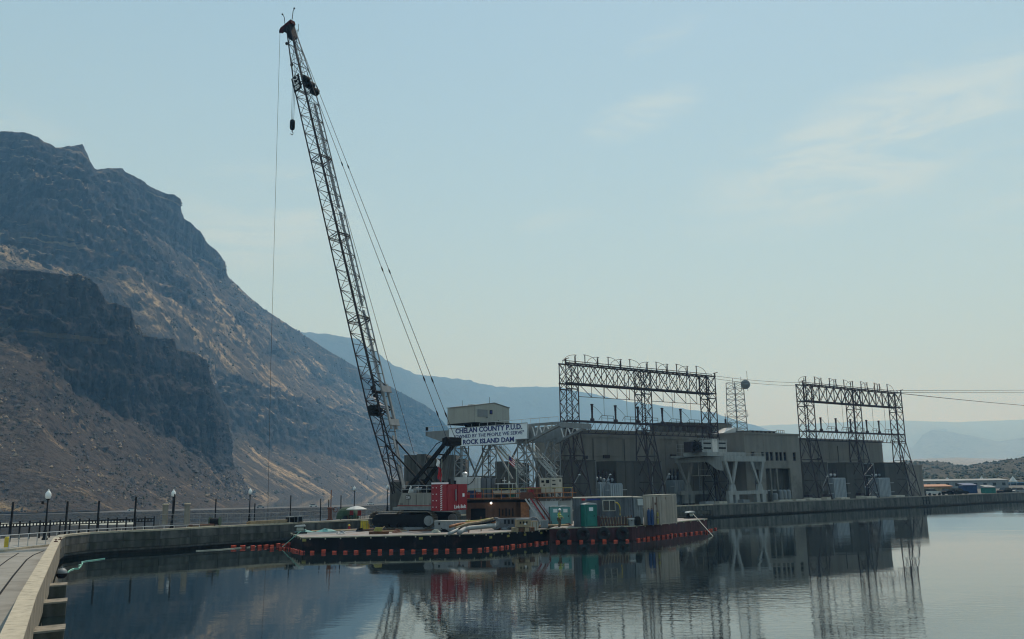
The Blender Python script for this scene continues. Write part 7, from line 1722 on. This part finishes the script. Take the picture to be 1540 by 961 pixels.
transformer(917, 936, 727, 7.2, 'finned grey transformer in the left bay above the grey site office', 6)
transformer(1014, 1030, 722, 12.0, 'grey transformer half hidden behind the white intake gantry', 6)
transformer(1252, 1270.5, 718.5, 7.6, 'left of two pale transformers under the right lattice frame', 9)
transformer(1320, 1337, 718.5, 7.6, 'right of two pale transformers under the right lattice frame', 9)
# ------------------------------------------------------------------ roof works
def roof_box(name, label, x0, x1, ytop, v, dep, zb, m, louv=0):
    u0, u1 = ux(x0, v), ux(x1, v); z1 = zz(x0, ytop, v); r = thing(name, label, 'roof hut', ph((u0+u1)/2, v+dep/2, zb))
    mb = MB(); mb.obox(ph(u0, v, zb), PU*(u1-u0), PV*dep, V((0, 0, z1-zb-.1))); mb.build('body', m, r)
    mb = MB(); mb.obox(ph(u0-.12, v-.12, z1-.1), PU*(u1-u0+.24), PV*(dep+.24), V((0, 0, .12))); mb.build('roof', 'conc_dark', r)
    for k in range(louv):
        mb = MB(); mb.obox(ph(u0+(u1-u0)*(k+.25)/louv, v-.05, zb+.4), PU*((u1-u0)/louv*.5), PV*.06, V((0, 0, (z1-zb)*.5))); mb.build('louvre', 'steel_dark', r)
    return r
zr_ = zA + .18
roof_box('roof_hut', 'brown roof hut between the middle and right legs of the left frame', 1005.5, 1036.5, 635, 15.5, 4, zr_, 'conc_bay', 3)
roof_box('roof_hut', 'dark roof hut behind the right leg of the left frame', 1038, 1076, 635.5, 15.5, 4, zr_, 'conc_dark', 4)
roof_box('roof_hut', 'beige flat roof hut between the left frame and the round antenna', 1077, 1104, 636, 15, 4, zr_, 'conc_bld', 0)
q = roof_box('roof_hut', 'stepped low penthouse on the service bay roof', 1132, 1170, 647.5, 9, 5, zB_+.2, 'conc_bld', 6)
u0, u1 = ux(1090, 12), ux(1128, 12)
mb = MB(); mb.prism([ph(u0, 12, zr_), ph(u1, 12, zr_), ph(u1, 12, zr_+.35), ph((u0+u1)/2, 12, zr_+1.1)], PV*4); mb.solo('skylight', 'rail_silver', 'white sloping skylight at the foot of the round antenna tower', 'skylight')
def simple_rail(name, label, x0, x1, ytop, v, zb, n):
    u0, u1 = ux(x0, v), ux(x1, v); z1 = zz(x0, ytop, v); r = thing(name, label, 'railing', ph(u0, v, zb))
    mb = MB(); mb.bar(ph(u0, v, z1), ph(u1, v, z1), .07); mb.bar(ph(u0, v, (z1+zb)/2), ph(u1, v, (z1+zb)/2), .05); mb.build('rail', 'steel_grey', r)
    for k in range(n+1): u = u0+(u1-u0)*k/n; mb = MB(); mb.bar(ph(u, v, zb), ph(u, v, z1), .06); mb.build('post', 'steel_grey', r)
simple_rail('roof_railing', 'small roof railing on the service bay right of the penthouse', 1171.5, 1183, 647, 6, zB_+.2, 4)
for (x, y0, y1, v, lab) in ((1095, 622, 640, 17, 'thin mast with a small box on the beige roof hut'),):
    u = ux(x, v); z0 = zz(x, y1, v); z1 = zz(x, y0, v); r = thing('roof_mast', lab, 'mast', ph(u, v, z0)); mb = MB(); mb.bar(ph(u, v, z0), ph(u, v, z1), .08); mb.build('shaft', 'steel_dark', r); mb = MB(); mb.box(ph(u, v, z0+.8), (.3, .3, .7)); mb.build('box', 'steel_dark', r)
# small fittings on the hall front
for (x, y, w_, h_) in ((908, 689, 1.3, .5), (1009, 688, 1.3, .5), (1230, 692, 1.0, .4), (878, 690, .8, .5)):
    u, z = pu(x, y, 13.8); mb = MB(); mb.obox(ph(u, 13.75, z), PU*w_, PV*.25, V((0, 0, h_))); mb.build('vent_hood', 'steel_dark', bA if x < 1100 else bC)
for x in (850, 893, 940, 985, 1020):
    u, z = pu(x, 700, 13.9); mb = MB(); mb.bar(ph(u, 13.9, YG), ph(u, 13.9, zA-1.2), .1); mb.build('downpipe', 'conc_bay', bA)
for x in (1232, 1262, 1300):
    u, z = pu(x, 700, 13.9); mb = MB(); mb.bar(ph(u, 13.9, YG), ph(u, 13.9, zC-1.2), .1); mb.build('downpipe', 'conc_bay', bC)
# antenna tower
v = 12; ut0, ut1 = ux(1101, v, 610), ux(1126, v, 610)
at = thing('antenna_tower', 'pale square lattice tower with a round drum antenna on top', 'antenna tower', ph((ut0+ut1)/2, v, zr_))
zt = zz(1113, 575, v); cu = (ut0+ut1)/2; wd = (ut1-ut0)*.62
laced(ph(cu, v+1, zr_), ph(cu, v+1, zt), wd, wd*.75, 'steel_grey', at, 'lattice_mast', 9, .07, .06, ax=PU, ay=PV, taper=.86)
q = ph(ux(1119, v-.5, 578), v-.8, zz(1119, 578.5, v-.5))
mb = MB(); nrm_ = V((-.3, -1, 0)).normalized(); mb.tube(q, q + nrm_*.55, .84, 24, .80); mb.build('drum_antenna', 'steel_grey', at)
mb = MB(); mb.tube(q + nrm_*.55, q + nrm_*.8, .80, 24, .15); mb.build('antenna_cover', 'steel_grey', at)
for (x, y0) in ((1102, 569), (1114.5, 567), (1124, 558)):
    u = ux(x, v, 575); mb = MB(); mb.bar(ph(u, v, zt-1.5), ph(u, v, zz(x, y0, v)), .06); mb.build('whip_aerial', 'steel_dark', at)
mb = MB(); u = ux(1128.5, v); mb.bar(ph(u, v, zr_+3.0), ph(u, v, zr_+4.3), .07); mb.bar(ph(u, v, zr_+3.4), ph(ut1, v, zr_+3.4), .06); mb.build('side_aerial', 'steel_dark', at)
# ------------------------------------------------------------------ lattice frames
def lattice_frame(label, legs_px, v, ytl, ytr, ybl, ybr, ydl, ydr, flare_z, posts, lowtruss=None):
    x0, x1 = legs_px[0][0], legs_px[-1][1]
    r = thing('lattice_frame', label, 'switchyard frame', ph(ux((x0+x1)/2, v), v, YG))
    wv = 1.5
    zt = (zz(x0, ytl, v) + zz(x1, ytr, v))/2; zb2 = (zz(x0, ybl, v) + zz(x1, ybr, v))/2; zd = (zz(x0, ydl, v)+zz(x1, ydr, v))/2
    U = []
    for (a, b) in legs_px:
        ua, ub = ux(a, v+wv, ytl+10), ux(b, v, ytl+10); U.append((ua, ub))
    for i, (ua, ub) in enumerate(U):
        uc = (ua+ub)/2; w_ = ub-ua
        # shaft: each of its four chords a part
        for su in (0, 1):
            for sv in (0, 1):
                mb = MB(); top = ph(ua + w_*su, v + wv*sv, zt); mid = ph(ua + w_*su, v + wv*sv, flare_z)
                fo = ph(ua + w_*su + (su-.3)*.9, v + wv*sv + (-1.9 if sv == 0 else .2), YG)
                mb.bar(top, mid, .15); mb.bar(mid, fo, .15); mb.build('leg_chord', 'steel_dark', r)
        mb = MB(); n = max(4, round((zt-flare_z)/1.9))
        for k in range(n):
            z0, z1 = flare_z + (zt-flare_z)*k/n, flare_z + (zt-flare_z)*(k+1)/n
            for vv in (v, v+wv):
                mb.bar(ph(ua, vv, z0), ph(ub, vv, z1), .065); mb.bar(ph(ub, vv, z0), ph(ua, vv, z1), .065)
                if k % 3 == 0: mb.bar(ph(ua, vv, z0), ph(ub, vv, z0), .16)
            for u_ in (ua, ub):
                mb.bar(ph(u_, v, z0), ph(u_, v+wv, z1), .06); mb.bar(ph(u_, v+wv, z0), ph(u_, v, z1), .06)
        mb.build('leg_lacing', 'steel_dark', r)
        mb = MB(); n = 3
        def fp(su, sv, f):
            t_ = ph(ua + w_*su, v + wv*sv, flare_z); b_ = ph(ua + w_*su + (su-.3)*.9, v + wv*sv + (-1.9 if sv == 0 else .2), YG); return t_.lerp(b_, f)
        for k in range(n):
            f0, f1 = k/n, (k+1)/n
            for (s0, s1) in (((0, 0), (1, 0)), ((0, 1), (1, 1)), ((0, 0), (0, 1)), ((1, 0), (1, 1))):
                mb.bar(fp(*s0, f0), fp(*s1, f1), .075); mb.bar(fp(*s1, f0), fp(*s0, f1), .075); mb.bar(fp(*s0, f1), fp(*s1, f1), .075)
        mb.build('base_lacing', 'steel_dark', r)
        mb = MB()
        for sv in (-1.9, wv+.2): mb.obox(ph(ua-.8, v+sv-.4, YG), PU*(w_+1.6), PV*.8, V((0, 0, .35)))
        mb.build('footing', 'conc_cap', r)
    ua, ub = U[0][0], U[-1][1]
    # girder: chords with X bracing
    for vv in (v, v+wv):
        for z_ in (zt, zb2):
            mb = MB(); mb.bar(ph(ua-.1, vv, z_), ph(ub+.1, vv, z_), .2, .2); mb.build('girder_chord', 'steel_dark', r)
    n = len(legs_px)*5 - 1
    for k in range(n):
        a, b = ua + (ub-ua)*k/n, ua + (ub-ua)*(k+1)/n; mb = MB()
        for vv in (v, v+wv):
            mb.bar(ph(a, vv, zb2), ph(b, vv, zt), .085); mb.bar(ph(b, vv, zb2), ph(a, vv, zt), .085); mb.bar(ph(b, vv, zb2), ph(b, vv, zt), .10)
        for z_ in (zb2, zt): mb.bar(ph(a, v, z_), ph(b, v+wv, z_), .06); mb.bar(ph(b, v, z_), ph(b, v+wv, z_), .07)
        mb.build('girder_panel', 'steel_dark', r)
    # hanging light truss under the girder
    if lowtruss:
        for i in range(len(U)-1):
            a, b = U[i][1], U[i+1][0]; mb = MB(); zl = zb2 - lowtruss; mb.bar(ph(a, v, zl), ph(b, v, zl), .08); n = 5
            for k in range(n):
                p_, q_ = a+(b-a)*k/n, a+(b-a)*(k+1)/n; mb.bar(ph(p_, v, zb2), ph(q_, v, zl), .07); mb.bar(ph(q_, v, zb2), ph(q_, v, zl), .07)
            mb.build('lower_truss', 'steel_dark', r)
    # service platform truss just above the roof
    zp1 = zd; zp0 = zd - 1.75
    mb = MB(); mb.bar(ph(ua, v+.1, zp1), ph(ub, v+.1, zp1), .22); mb.bar(ph(ua, v+wv, zp1), ph(ub, v+wv, zp1), .18); mb.bar(ph(ua, v+.1, zp0), ph(ub, v+.1, zp0), .14); mb.build('platform_chord', 'steel_dark', r)
    n = 24; mb = MB()
    for k in range(n):
        a, b = ua + (ub-ua)*k/n, ua + (ub-ua)*(k+1)/n
        mb.bar(ph(a, v+.1, zp0), ph(b, v+.1, zp1), .06); mb.bar(ph(b, v+.1, zp0), ph(b, v+.1, zp1), .06)
    mb.build('platform_lacing', 'steel_dark', r)
    # switch gear on the platform: insulator stacks, stubby rail frames, drop wires
    for k in range(5 if len(posts) > 10 else 5):
        f = [.165, .31, .62, .75, .455][k]; u_ = ua + (ub-ua)*f
        mb = MB(); mb.lathe([(.16, 0), (.32, .15), (.32, .45), (.15, .55), (.13, 1.2), (.17, 1.25), (.13, 1.35), (.17, 1.5), (.13, 1.6), (.17, 1.75), (.17, 2.4), (.24, 2.45), (.24, 2.6), (.1, 2.65)], ph(u_, v+.6, zp1), 8); mb.build('insulator', 'steel_dark', r)
        mb = MB(); u2 = u_ + (ub-ua)*.05
        for du in (0, 1.2, 2.4): mb.bar(ph(u2+du, v+.3, zp1), ph(u2+du, v+.3, zp1+.95), .06)
        mb.bar(ph(u2, v+.3, zp1+.95), ph(u2+2.4, v+.3, zp1+.95), .07); mb.bar(ph(u2, v+.3, zp1+.6), ph(u2+2.4, v+.3, zp1+.6), .05); mb.path([ph(u2-.6, v+.3, zp1+.3), ph(u2-.2, v+.3, zp1+.8), ph(u2, v+.3, zp1+.95)], .03); mb.build('switch_frame', 'steel_dark', r)
        mb = MB(); mb.tube(ph(u2+.8, v+.6, zp1+.9), ph(u2+.8, v+.6, zb2), .03, 5); mb.path([ph(u_, v+.6, zp1+2.5), ph(u_+1.0, v+.6, zp1+1.9), ph(u2+.4, v+.6, zp1+1.1)], .025); mb.build('drop_wire', 'cable', r)
    # horn posts and their hoops on top of the girder
    for (px, hgt, dbl, arc) in posts:
        u_ = ux(px, v, ytl); mb = MB(); mb.bar(ph(u_, v+.4, zt), ph(u_, v+.4, zt+hgt), .13); mb.bar(ph(u_-.25, v+.4, zt+hgt), ph(u_+.25, v+.4, zt+hgt), .08)
        mb.build('horn_post', 'steel_dark', r)
        if dbl: mb = MB(); mb.bar(ph(u_+.6, v+1.2, zt), ph(u_+.6, v+1.2, zt+hgt*.95), .11); mb.build('horn_post', 'steel_dark', r)
        if arc:
            mb = MB(); pts = [ph(u_ + arc*math.sin(a_*math.pi/12), v+.4, zt + hgt*(.15+.85*math.cos(a_*math.pi/12))) for a_ in range(0, 7)]
            mb.path(pts, .035, 5); mb.build('hoop', 'steel_dark', r)
    mb = MB(); mb.bar(ph(ua, v+.7, zt+.45), ph(ub, v+.7, zt+.45), .09)
    for k in range(26): u_ = ua+(ub-ua)*k/25; mb.bar(ph(u_, v+.7, zt), ph(u_, v+.7, zt+.45), .05)
    mb.build('top_rail', 'steel_dark', r)
    for u_ in (ua, ub):
        mb = MB(); q = ph(u_, v, zt+.1); mb.tube(q, q + V((0, 0, .5)), .12, 8); mb.bar(q + V((-.3, 0, .4)), q + V((.5, 0, .6)), .1); mb.build('strain_insulator', 'steel_dark', r)
    return r, (ua, ub, zt, zb2)
P1_ = []
for i, (x1, x2) in enumerate([(868, 882.5), (902, 917.5), (936.5, 950), (976, 989.5), (1006, 1020), (1036, 1049.5)]):
    P1_ += [(x1, 1.35, True, -2.2), (x2, 1.5, False, 2.4)]
f1, g1_ = lattice_frame('large dark lattice switchyard frame on three legs above the long powerhouse hall', [(841, 869), (953, 978), (1051, 1074.5)], 7.0, 547, 564, 576, 591, 632, 641, zA - .2, P1_, lowtruss=1.9)
P2_ = []
for i, (x1, x2) in enumerate([(1215, 1228.5), (1238, 1250.5), (1260, 1272), (1285, 1297.5), (1306.5, 1317.5), (1325, 1336.5)]):
    P2_ += [(x1, 1.5, True, -2.4), (x2, 1.6, False, 2.4)]
f2, g2_ = lattice_frame('smaller dark lattice switchyard frame on three legs above the right powerhouse hall', [(1197.5, 1222.5), (1270.5, 1292.5), (1334.5, 1354.5)], 7.0, 577.5, 590, 602.5, 612, 647.5, 653, zC - .4, P2_)
# X braced screens between right-hand legs and yard clutter
mb = MB(); u0, u1 = ux(1298, 8.6), ux(1314, 8.6); z1 = zz(1298, 697, 8.6)
for k in range(3):
    za, zb3 = YG + (z1-YG)*k/3, YG + (z1-YG)*(k+1)/3; mb.bar(ph(u0, 8.6, za), ph(u1, 8.6, zb3), .1); mb.bar(ph(u0, 8.6, zb3), ph(u1, 8.6, zb3), .12); mb.bar(ph(u0, 8.6, za), ph(u0, 8.6, zb3), .1); mb.bar(ph(u1, 8.6, za), ph(u1, 8.6, zb3), .1)
mb.solo('braced_screen', 'steel_grey', 'open braced steel screen between the two right transformers', 'screen')
for i, (x, yl, v_, lab) in enumerate([(1235, 735, 5, 'lamp arm left of the left pale transformer'), (905, 700, 6, 'lamp arm in front of the left firewall'), (995, 700, 6, 'lamp arm between the left frame legs'), (858, 700, 6, 'lamp arm at the foot of the far left frame leg')]):
    u = ux(x, v_); r = thing('yard_lamp', lab, 'lamp', ph(u, v_, YG)); h = 5.2 if i else 4.6
    mb = MB(); mb.bar(ph(u, v_, YG), ph(u, v_, YG+h*.6), .1); mb.bar(ph(u, v_, YG+h*.6), ph(u+1.6, v_, YG+h), .08); mb.build('pole', 'steel_grey', r)
    mb = MB(); mb.lathe([(.05, .15), (.22, 0), (.2, -.04)], ph(u+1.6, v_, YG+h-.1), 10); mb.build('shade', 'white', r)
# ------------------------------------------------------------------ intake gantry: two V-legged frames, one behind the other
v0, v1 = 2.0, 10.5
M['intake'] = mat('intake_gantry_paint', (0.31, 0.32, 0.31), 0.6, 0.0, var=.12, scale=1.2, streak=.2)
ig = thing('intake_gantry', 'pale steel intake gantry crane with V-shaped legs in front of the powerhouse', 'gantry crane', ph(ux(1120, v0), v0, YG))
zt_ = zz(1120, 686, v0); zt2 = zz(1120, 694, v0); zlo0 = zz(1120, 738, v0); zlo1 = zz(1120, 743.5, v0); zq = zt_
for v_, dxs, m_ in ((v0, [(1090, 1110, 1103), (1129, 1150.5, 1143.5)], 'intake'), (v1, [(1019, 1043, 1036), (1066, 1086, 1077)], 'intake')):
    for (xa, xb, xm) in dxs:
        ua, ub, um = ux(xa, v_), ux(xb, v_), ux(xm, v_, 735); zj = zlo0 + .5
        for (u_, s_) in ((ua, 1), (ub, -1)):
            mb = MB(); mb.prism([ph(u_, v_, zt2), ph(u_+.62*s_, v_, zt2), ph(um+.22*s_, v_, zj), ph(um-.10*s_, v_, zj)], PV*.35); mb.build('leg', m_, ig)
        mb = MB(); mb.prism([ph(um-.75, v_-.03, zlo0), ph(um+.75, v_-.03, zlo0), ph(um+.45, v_-.03, zj+.5), ph(um-.45, v_-.03, zj+.5)], PV*.4); mb.build('gusset', m_, ig)
        for du in (-.75, .75):
            mb = MB(); mb.tube(ph(um+du, v_-.05, YG+.4), ph(um+du, v_+.4, YG+.4), .4, 12); mb.build('wheel', 'steel_dark', ig)
            mb = MB(); mb.obox(ph(um+du-.45, v_-.1, YG+.45), PU*.9, PV*.6, V((0, 0, zlo1-YG-.45))); mb.build('bogie', m_, ig)
    ua, ub = ux(dxs[0][0], v_)-.15, ux(dxs[-1][1], v_)+.15
    mb = MB(); mb.obox(ph(ua, v_-.05, zt2), PU*(ub-ua), PV*.5, V((0, 0, zt_-zt2))); mb.build('top_beam', m_, ig)
    mb = MB(); mb.obox(ph(ua+.6, v_-.05, zlo1), PU*(ub-ua-.6), PV*.5, V((0, 0, zlo0-zlo1))); mb.build('sill_beam', m_, ig)
    if v_ == v0: un = (ua, ub)
    else: uf = (ua, ub)
for k in (0, 1):
    a, b = ph(un[k]-(.5*k), v0+.45, 0), ph(uf[k]-(.5*k), v1-.02, 0); d_ = b-a; L_ = d_.length; d_.normalize(); n_ = V((d_.y, -d_.x, 0))
    hh = zt_-zt2
    mb = MB(); z_ = zt_-.06
    mb.prism([a+V((0,0,z_)), b+V((0,0,z_)), b+V((0,0,z_-hh*1.1)), b-d_*1.5+V((0,0,z_-hh*.9)), a+d_*2.6+V((0,0,z_-hh*.9)), a+d_*1.0+V((0,0,z_-hh*2.4)), a+V((0,0,z_-hh*2.6))], n_*.5); mb.build('cross_girder', 'intake', ig)
vm = 6.0
def zm_(x, y): return zz(x, y, vm)
zd0 = zt_+.02; zd1 = zm_(1060, 680.5)
mb = MB(); mb.obox(ph(ux(1046, vm), vm-2.5, zd0), PU*(ux(1104, vm)-ux(1046, vm)), PV*5, V((0, 0, zd1-zd0))); mb.build('trolley_deck', 'intake', ig)
for (x0, x1, yt, yb, m_) in ((1040, 1055, 664, 680.5, 'steel_dark'), (1056, 1071, 662.5, 680.5, 'intake'), (1071.3, 1079, 660.5, 680.5, 'rail_silver'), (1079.3, 1093, 662.5, 680.5, 'intake')):
    ua, ub = ux(x0, vm-1, 670), ux(x1, vm-1, 670); za, zb3 = zd1, zz(x0, yt, vm-1); mb = MB(); mb.obox(ph(ua, vm-1, za), PU*(ub-ua), PV*1.6, V((0, 0, zb3-za))); mb.build('machinery_box', m_, ig)
    if m_ == 'steel_dark':
        mb = MB(); rw = random.Random(8)
        for k in range(14): mb.bar(ph(ua+rw.uniform(0, ub-ua), vm-1.2, za+rw.uniform(0, 1.6)), ph(ua+rw.uniform(0, ub-ua), vm-1.2, za+rw.uniform(0, 1.9)), .1)
        mb.build('hoist_gear', 'black', ig)
for (x0, x1, yt, yb) in ((1058, 1069, 672.5, 675), (1081, 1091, 672.5, 675), (1058, 1069, 665.5, 667.5), (1081, 1091, 665.5, 667.5)):
    ua, ub = ux(x0, vm-1, 670), ux(x1, vm-1, 670); za, zb3 = zz(x0, yb, vm-1), zz(x0, yt, vm-1); mb = MB(); mb.obox(ph(ua, vm-1.06, za), PU*(ub-ua), PV*.08, V((0, 0, zb3-za))); mb.build('slot', 'black', ig)
for (x0, x1, yt, yb, v_) in ((1038, 1094, 659, 663.5, vm-1), (1018, 1044, 668, 687, v1-1.5), (1094, 1112, 681, 686, vm-2), (1088, 1150, 681.5, 686, v0+.3)):
    mb = MB(); ua, ub = ux(x0, v_, 675), ux(x1, v_, 675); za, zb3 = zz(x0, yb, v_), zz(x0, yt, v_); m3 = 3 if yb-yt > 10 else 2
    for k in range(m3): mb.bar(ph(ua, v_, za+(zb3-za)*(k+1)/m3), ph(ub, v_, za+(zb3-za)*(k+1)/m3), .05)
    n = max(3, round((x1-x0)/6))
    for k in range(n+1): u_ = ua+(ub-ua)*k/n; mb.bar(ph(u_, v_, za), ph(u_, v_, zb3), .05)
    mb.build('platform_railing', 'intake', ig)
mb = MB(); ua, ub = ux(1018, v1-1.5), ux(1046, v1-1.5); mb.obox(ph(ua, v1-2.2, zt_-.1), PU*(ub-ua), PV*2.0, V((0, 0, .3))); mb.build('side_platform', 'intake', ig)
for (x, y0, y1, v_) in ((1094, 700, 748, 5), (1052, 700, 740, 8), (1125, 700, 745, 5)):
    u_ = ux(x, v_); za, zb3 = zz(x, y1, v_), zz(x, y0, v_); mb = MB()
    for s_ in (-.2, .2): mb.bar(ph(u_+s_, v_, za), ph(u_+s_, v_, zb3), .06)
    for k in range(12): z_ = za+(zb3-za)*(k+.5)/12; mb.bar(ph(u_-.2, v_, z_), ph(u_+.2, v_, z_), .04)
    mb.build('ladder', 'steel_grey', ig)
mb = MB(); v_ = 8; ua, ub = ux(1050, v_), ux(1068, v_); za = zz(1050, 716, v_)
mb.obox(ph(ua, v_, za), PU*(ub-ua), PV*1.5, V((0, 0, .12))); mb.bar(ph(ua, v_, za+1), ph(ub, v_, za+1), .05); mb.bar(ph(ua, v_, za), ph(ua, v_, za+5), .08); mb.build('catwalk', 'cream', ig)
# gear along the quay
for i, (x, w_, h_, m_, lab) in enumerate([(1060, 2.0, .5, 'steel_pale', 'low pale cable tray on the quay left of the gantry wheels'), (1115, 1.6, .6, 'steel_pale', 'low pale box on the quay between the gantry legs'), (1080, 1.8, .45, 'cream', 'low cream box under the left half of the intake gantry'), (1174, 3.4, .35, 'cream', 'long low slab on the quay before the service bay doorway'), (1196, 2.6, .35, 'cream', 'low slab on the quay right of the service bay tanks'), (1218, 3.4, .4, 'cream', 'low slab on the quay right of the stacked gear'), (1263, 2.6, .35, 'cream', 'low slab before the left pale transformer'), (1302, 3.2, .4, 'cream', 'low slab before the open braced screen'), (1345, 3.2, .4, 'cream', 'low slab right of the right pale transformer')]):
    q = ph(ux(x, 1.5), 1.5, YG+.45); boxy('quay_box', lab, 'box', q, PRZ, (w_, 1.2, h_), m_, [('skid', (-w_*.3, 0, -.22), (.3, 1.1, .44), 'conc_dark'), ('skid', (w_*.3, 0, -.22), (.3, 1.1, .44), 'conc_dark'), ('seam', (0, -.61, h_/2), (.05, .03, h_), 'steel_grey')])
for i, (x, lab) in enumerate([(1212, 'pile of stacked gear with a yellow top right of the service bay'), (1290, 'dark gear heap before the right firewall'), (1239, 'dark valve gear at the foot of the left firewall panel')]):
    q = ph(ux(x, 2.5), 2.5, YG); r = thing('gear_pile', lab, 'equipment', q, PRZ)
    for k in range(4):
        mb = MB(); mb.box((random.uniform(-.3, .3), 0, .25+k*.5), (1.6-k*.3, 1.0, .42), random.uniform(-.2, .2)); mb.build('crate', ['conc_dark', 'cream', 'steel_dark', 'conc_bay'][k], r, local=True)
# dark hatch frames on the quay wall face
for i, (x0, x1) in enumerate([(1054, 1064), (1383, 1392)]):
    ua, ub = ux(x0, -.06), ux(x1, -.06); r = thing('wall_ladder', ['dark steel frame hanging on the quay wall below the intake gantry', 'dark steel frame on the quay wall at the end of the powerhouse'][i], 'ladder', ph(ua, -.08, .4))
    for u_ in (ua, (ua+ub)/2, ub): mb = MB(); mb.bar(ph(u_, -.08, .4), ph(u_, -.08, 1.75), .07); mb.build('stile', 'black', r)
    for z_ in (.42, 1.1, 1.75): mb = MB(); mb.bar(ph(ua, -.08, z_), ph(ub, -.08, z_), .06); mb.build('rung', 'black', r)
# ------------------------------------------------------------------ power lines
def line(p, q, sag, r_, label):
    pts = [p.lerp(q, k/16) - V((0, 0, sag*4*(k/16)*(1-k/16))) for k in range(17)]
    mb = MB(); mb.path(pts, r_, 5); mb.solo('power_line', 'cable', label, 'power line')
ua, ub, zt1, _ = g1_; uc, ud, zt3, _ = g2_
for i, dv in enumerate((0, .8)):
    line(ph(ub, 7+dv, zt1+.1-.3*i), ph(uc, 7+dv, zt3+.2-.5*i), .25, .03, ['upper', 'lower'][i] + ' thin wire slung between the two lattice frames')
line(ph(ud, 7, zt3-.1), hy(1700, 617, 420), 1.0, .07, 'thick dark power line running right from the right lattice frame')
for i, y in enumerate((578, 581.5)):
    line(ph(ud, 8, zt3+.6-.4*i), hy(1700, y+2, 600), 1.0, .05, ['upper', 'lower'][i] + ' faint power line running off to the right edge')
# ================================================================== far right yard
def far_pt(px, d): return hy(px, 735, d)
# long grey shed
Ys = 300
def shed(name, label, x0, x1, yt, Y, dep, m, n, roofm='white', cat='shed', over=.3, zb=YG, win=0):
    a, c = hy(x0, yt, Y), hy(x1, yt, Y); r = thing(name, label, cat, V(((a.x+c.x)/2, Y+dep/2, zb)))
    for k in range(n):
        mb = MB(); x = a.x + (c.x-a.x)*k/n; mb.box((x + (c.x-a.x)/n/2, Y, (zb+a.z)/2), ((c.x-a.x)/n-.04, .2, a.z-zb)); mb.build('wall_panel', m, r)
    mb = MB(); mb.box(((a.x+c.x)/2, Y+dep/2+.1, (zb+a.z)/2), (c.x-a.x-.2, dep, a.z-zb-.1)); mb.build('core', m, r)
    mb = MB(); mb.prism([V((a.x-over, Y-.4, a.z)), V((c.x+over, Y-.4, a.z)), V((c.x+over, Y+dep+.4, a.z+.5)), V((a.x-over, Y+dep+.4, a.z+.5))], (0, 0, .14)); mb.build('roof', roofm, r)
    for k in range(win):
        x = a.x + (c.x-a.x)*(k+.5)/win; mb = MB(); mb.box((x, Y-.13, zb+(a.z-zb)*.55), ((c.x-a.x)/win*.35, .06, (a.z-zb)*.35)); mb.build('window', 'glass', r)
    return r, a, c
shed('long_shed', 'long grey shed with a thin white roof line at the far right', 1389, 1516, 724, Ys, 5, 'steel_grey', 12, 'steel_pale', win=9)
shed('tan_shed', 'low tan shed with an orange brown roof beside the powerhouse end', 1388, 1431, 732.5, 225, 3.5, 'woodlight', 5, 'orange_dark', win=2)
shed('blue_container', 'blue container on the yard below the far shed', 1448, 1469, 730.5, 220, 2.4, 'blue', 5, 'blue', 'container', 0)
shed('teal_van_body', 'small teal box body with a white top right of the blue container', 1481, 1497, 733.5, 215, 2, 'teal', 3, 'steel_pale', 'container', 0)
shed('red_shed', 'small rust red low hut at the foot of the powerhouse end block', 1373, 1389, 734, 200, 4, 'rust', 3, 'rust', 'hut', 0)
for i, (x, y) in enumerate([(1425, 722.5), (1476.5, 721.5), (1523.5, 721)]):
    q = hy(x, y+2, 330); r = thing('white_tent_top', ['left', 'middle', 'right'][i] + ' white pointed tent top above the far shed', 'tent', V((q.x, q.y, YG)), group='white tents at the far yard')
    mb = MB(); mb.lathe([(1.5, q.z-.3), (1.3, q.z), (.2, q.z+1.5), (.02, q.z+1.9)], (q.x, q.y, 0), 8); mb.build('canopy', 'white', r)
    for sx in (-1, 1):
        mb = MB(); mb.bar((q.x+sx*1.1, q.y, YG), (q.x+sx*1.1, q.y, q.z), .1); mb.build('pole', 'white', r)
for i, (x, m_, lab) in enumerate([(1394, 'black', 'dark car parked at the left end of the far yard'), (1401, 'white', 'white car parked beside the dark one at the powerhouse end'), (1430, 'black', 'left dark pickup parked in front of the long shed'), (1441, 'black', 'right dark pickup parked left of the blue container'), (1515, 'black', 'dark vehicle parked near the right end of the shed'), (1533, 'steel_grey', 'grey vehicle parked at the right picture edge')]):
    d_ = 200; q = hy(x, 740, d_); car(V((q.x, q.y, YG)), .3, m_, lab)
# ------------------------------------------------------------------ haze
hm = bpy.data.materials.new('valley_haze'); hm.use_nodes = True
t = hm.node_tree; t.nodes.clear()
o_ = N(t, 'ShaderNodeOutputMaterial'); pv = N(t, 'ShaderNodeVolumePrincipled')
pv.inputs['Color'].default_value = (0.26, 0.58, 1.0, 1); pv.inputs['Density'].default_value = 2.25e-4; pv.inputs['Anisotropy'].default_value = 0.2; pv.inputs['Absorption Color'].default_value = (1, 1, 1, 1)
t.links.new(pv.outputs[0], o_.inputs['Volume'])
mb = MB(); mb.box((0, 6500, 600-18), (26000, 14400, 1200))
hz_o = mb.build('haze', hm); hz_o['kind'] = 'stuff'
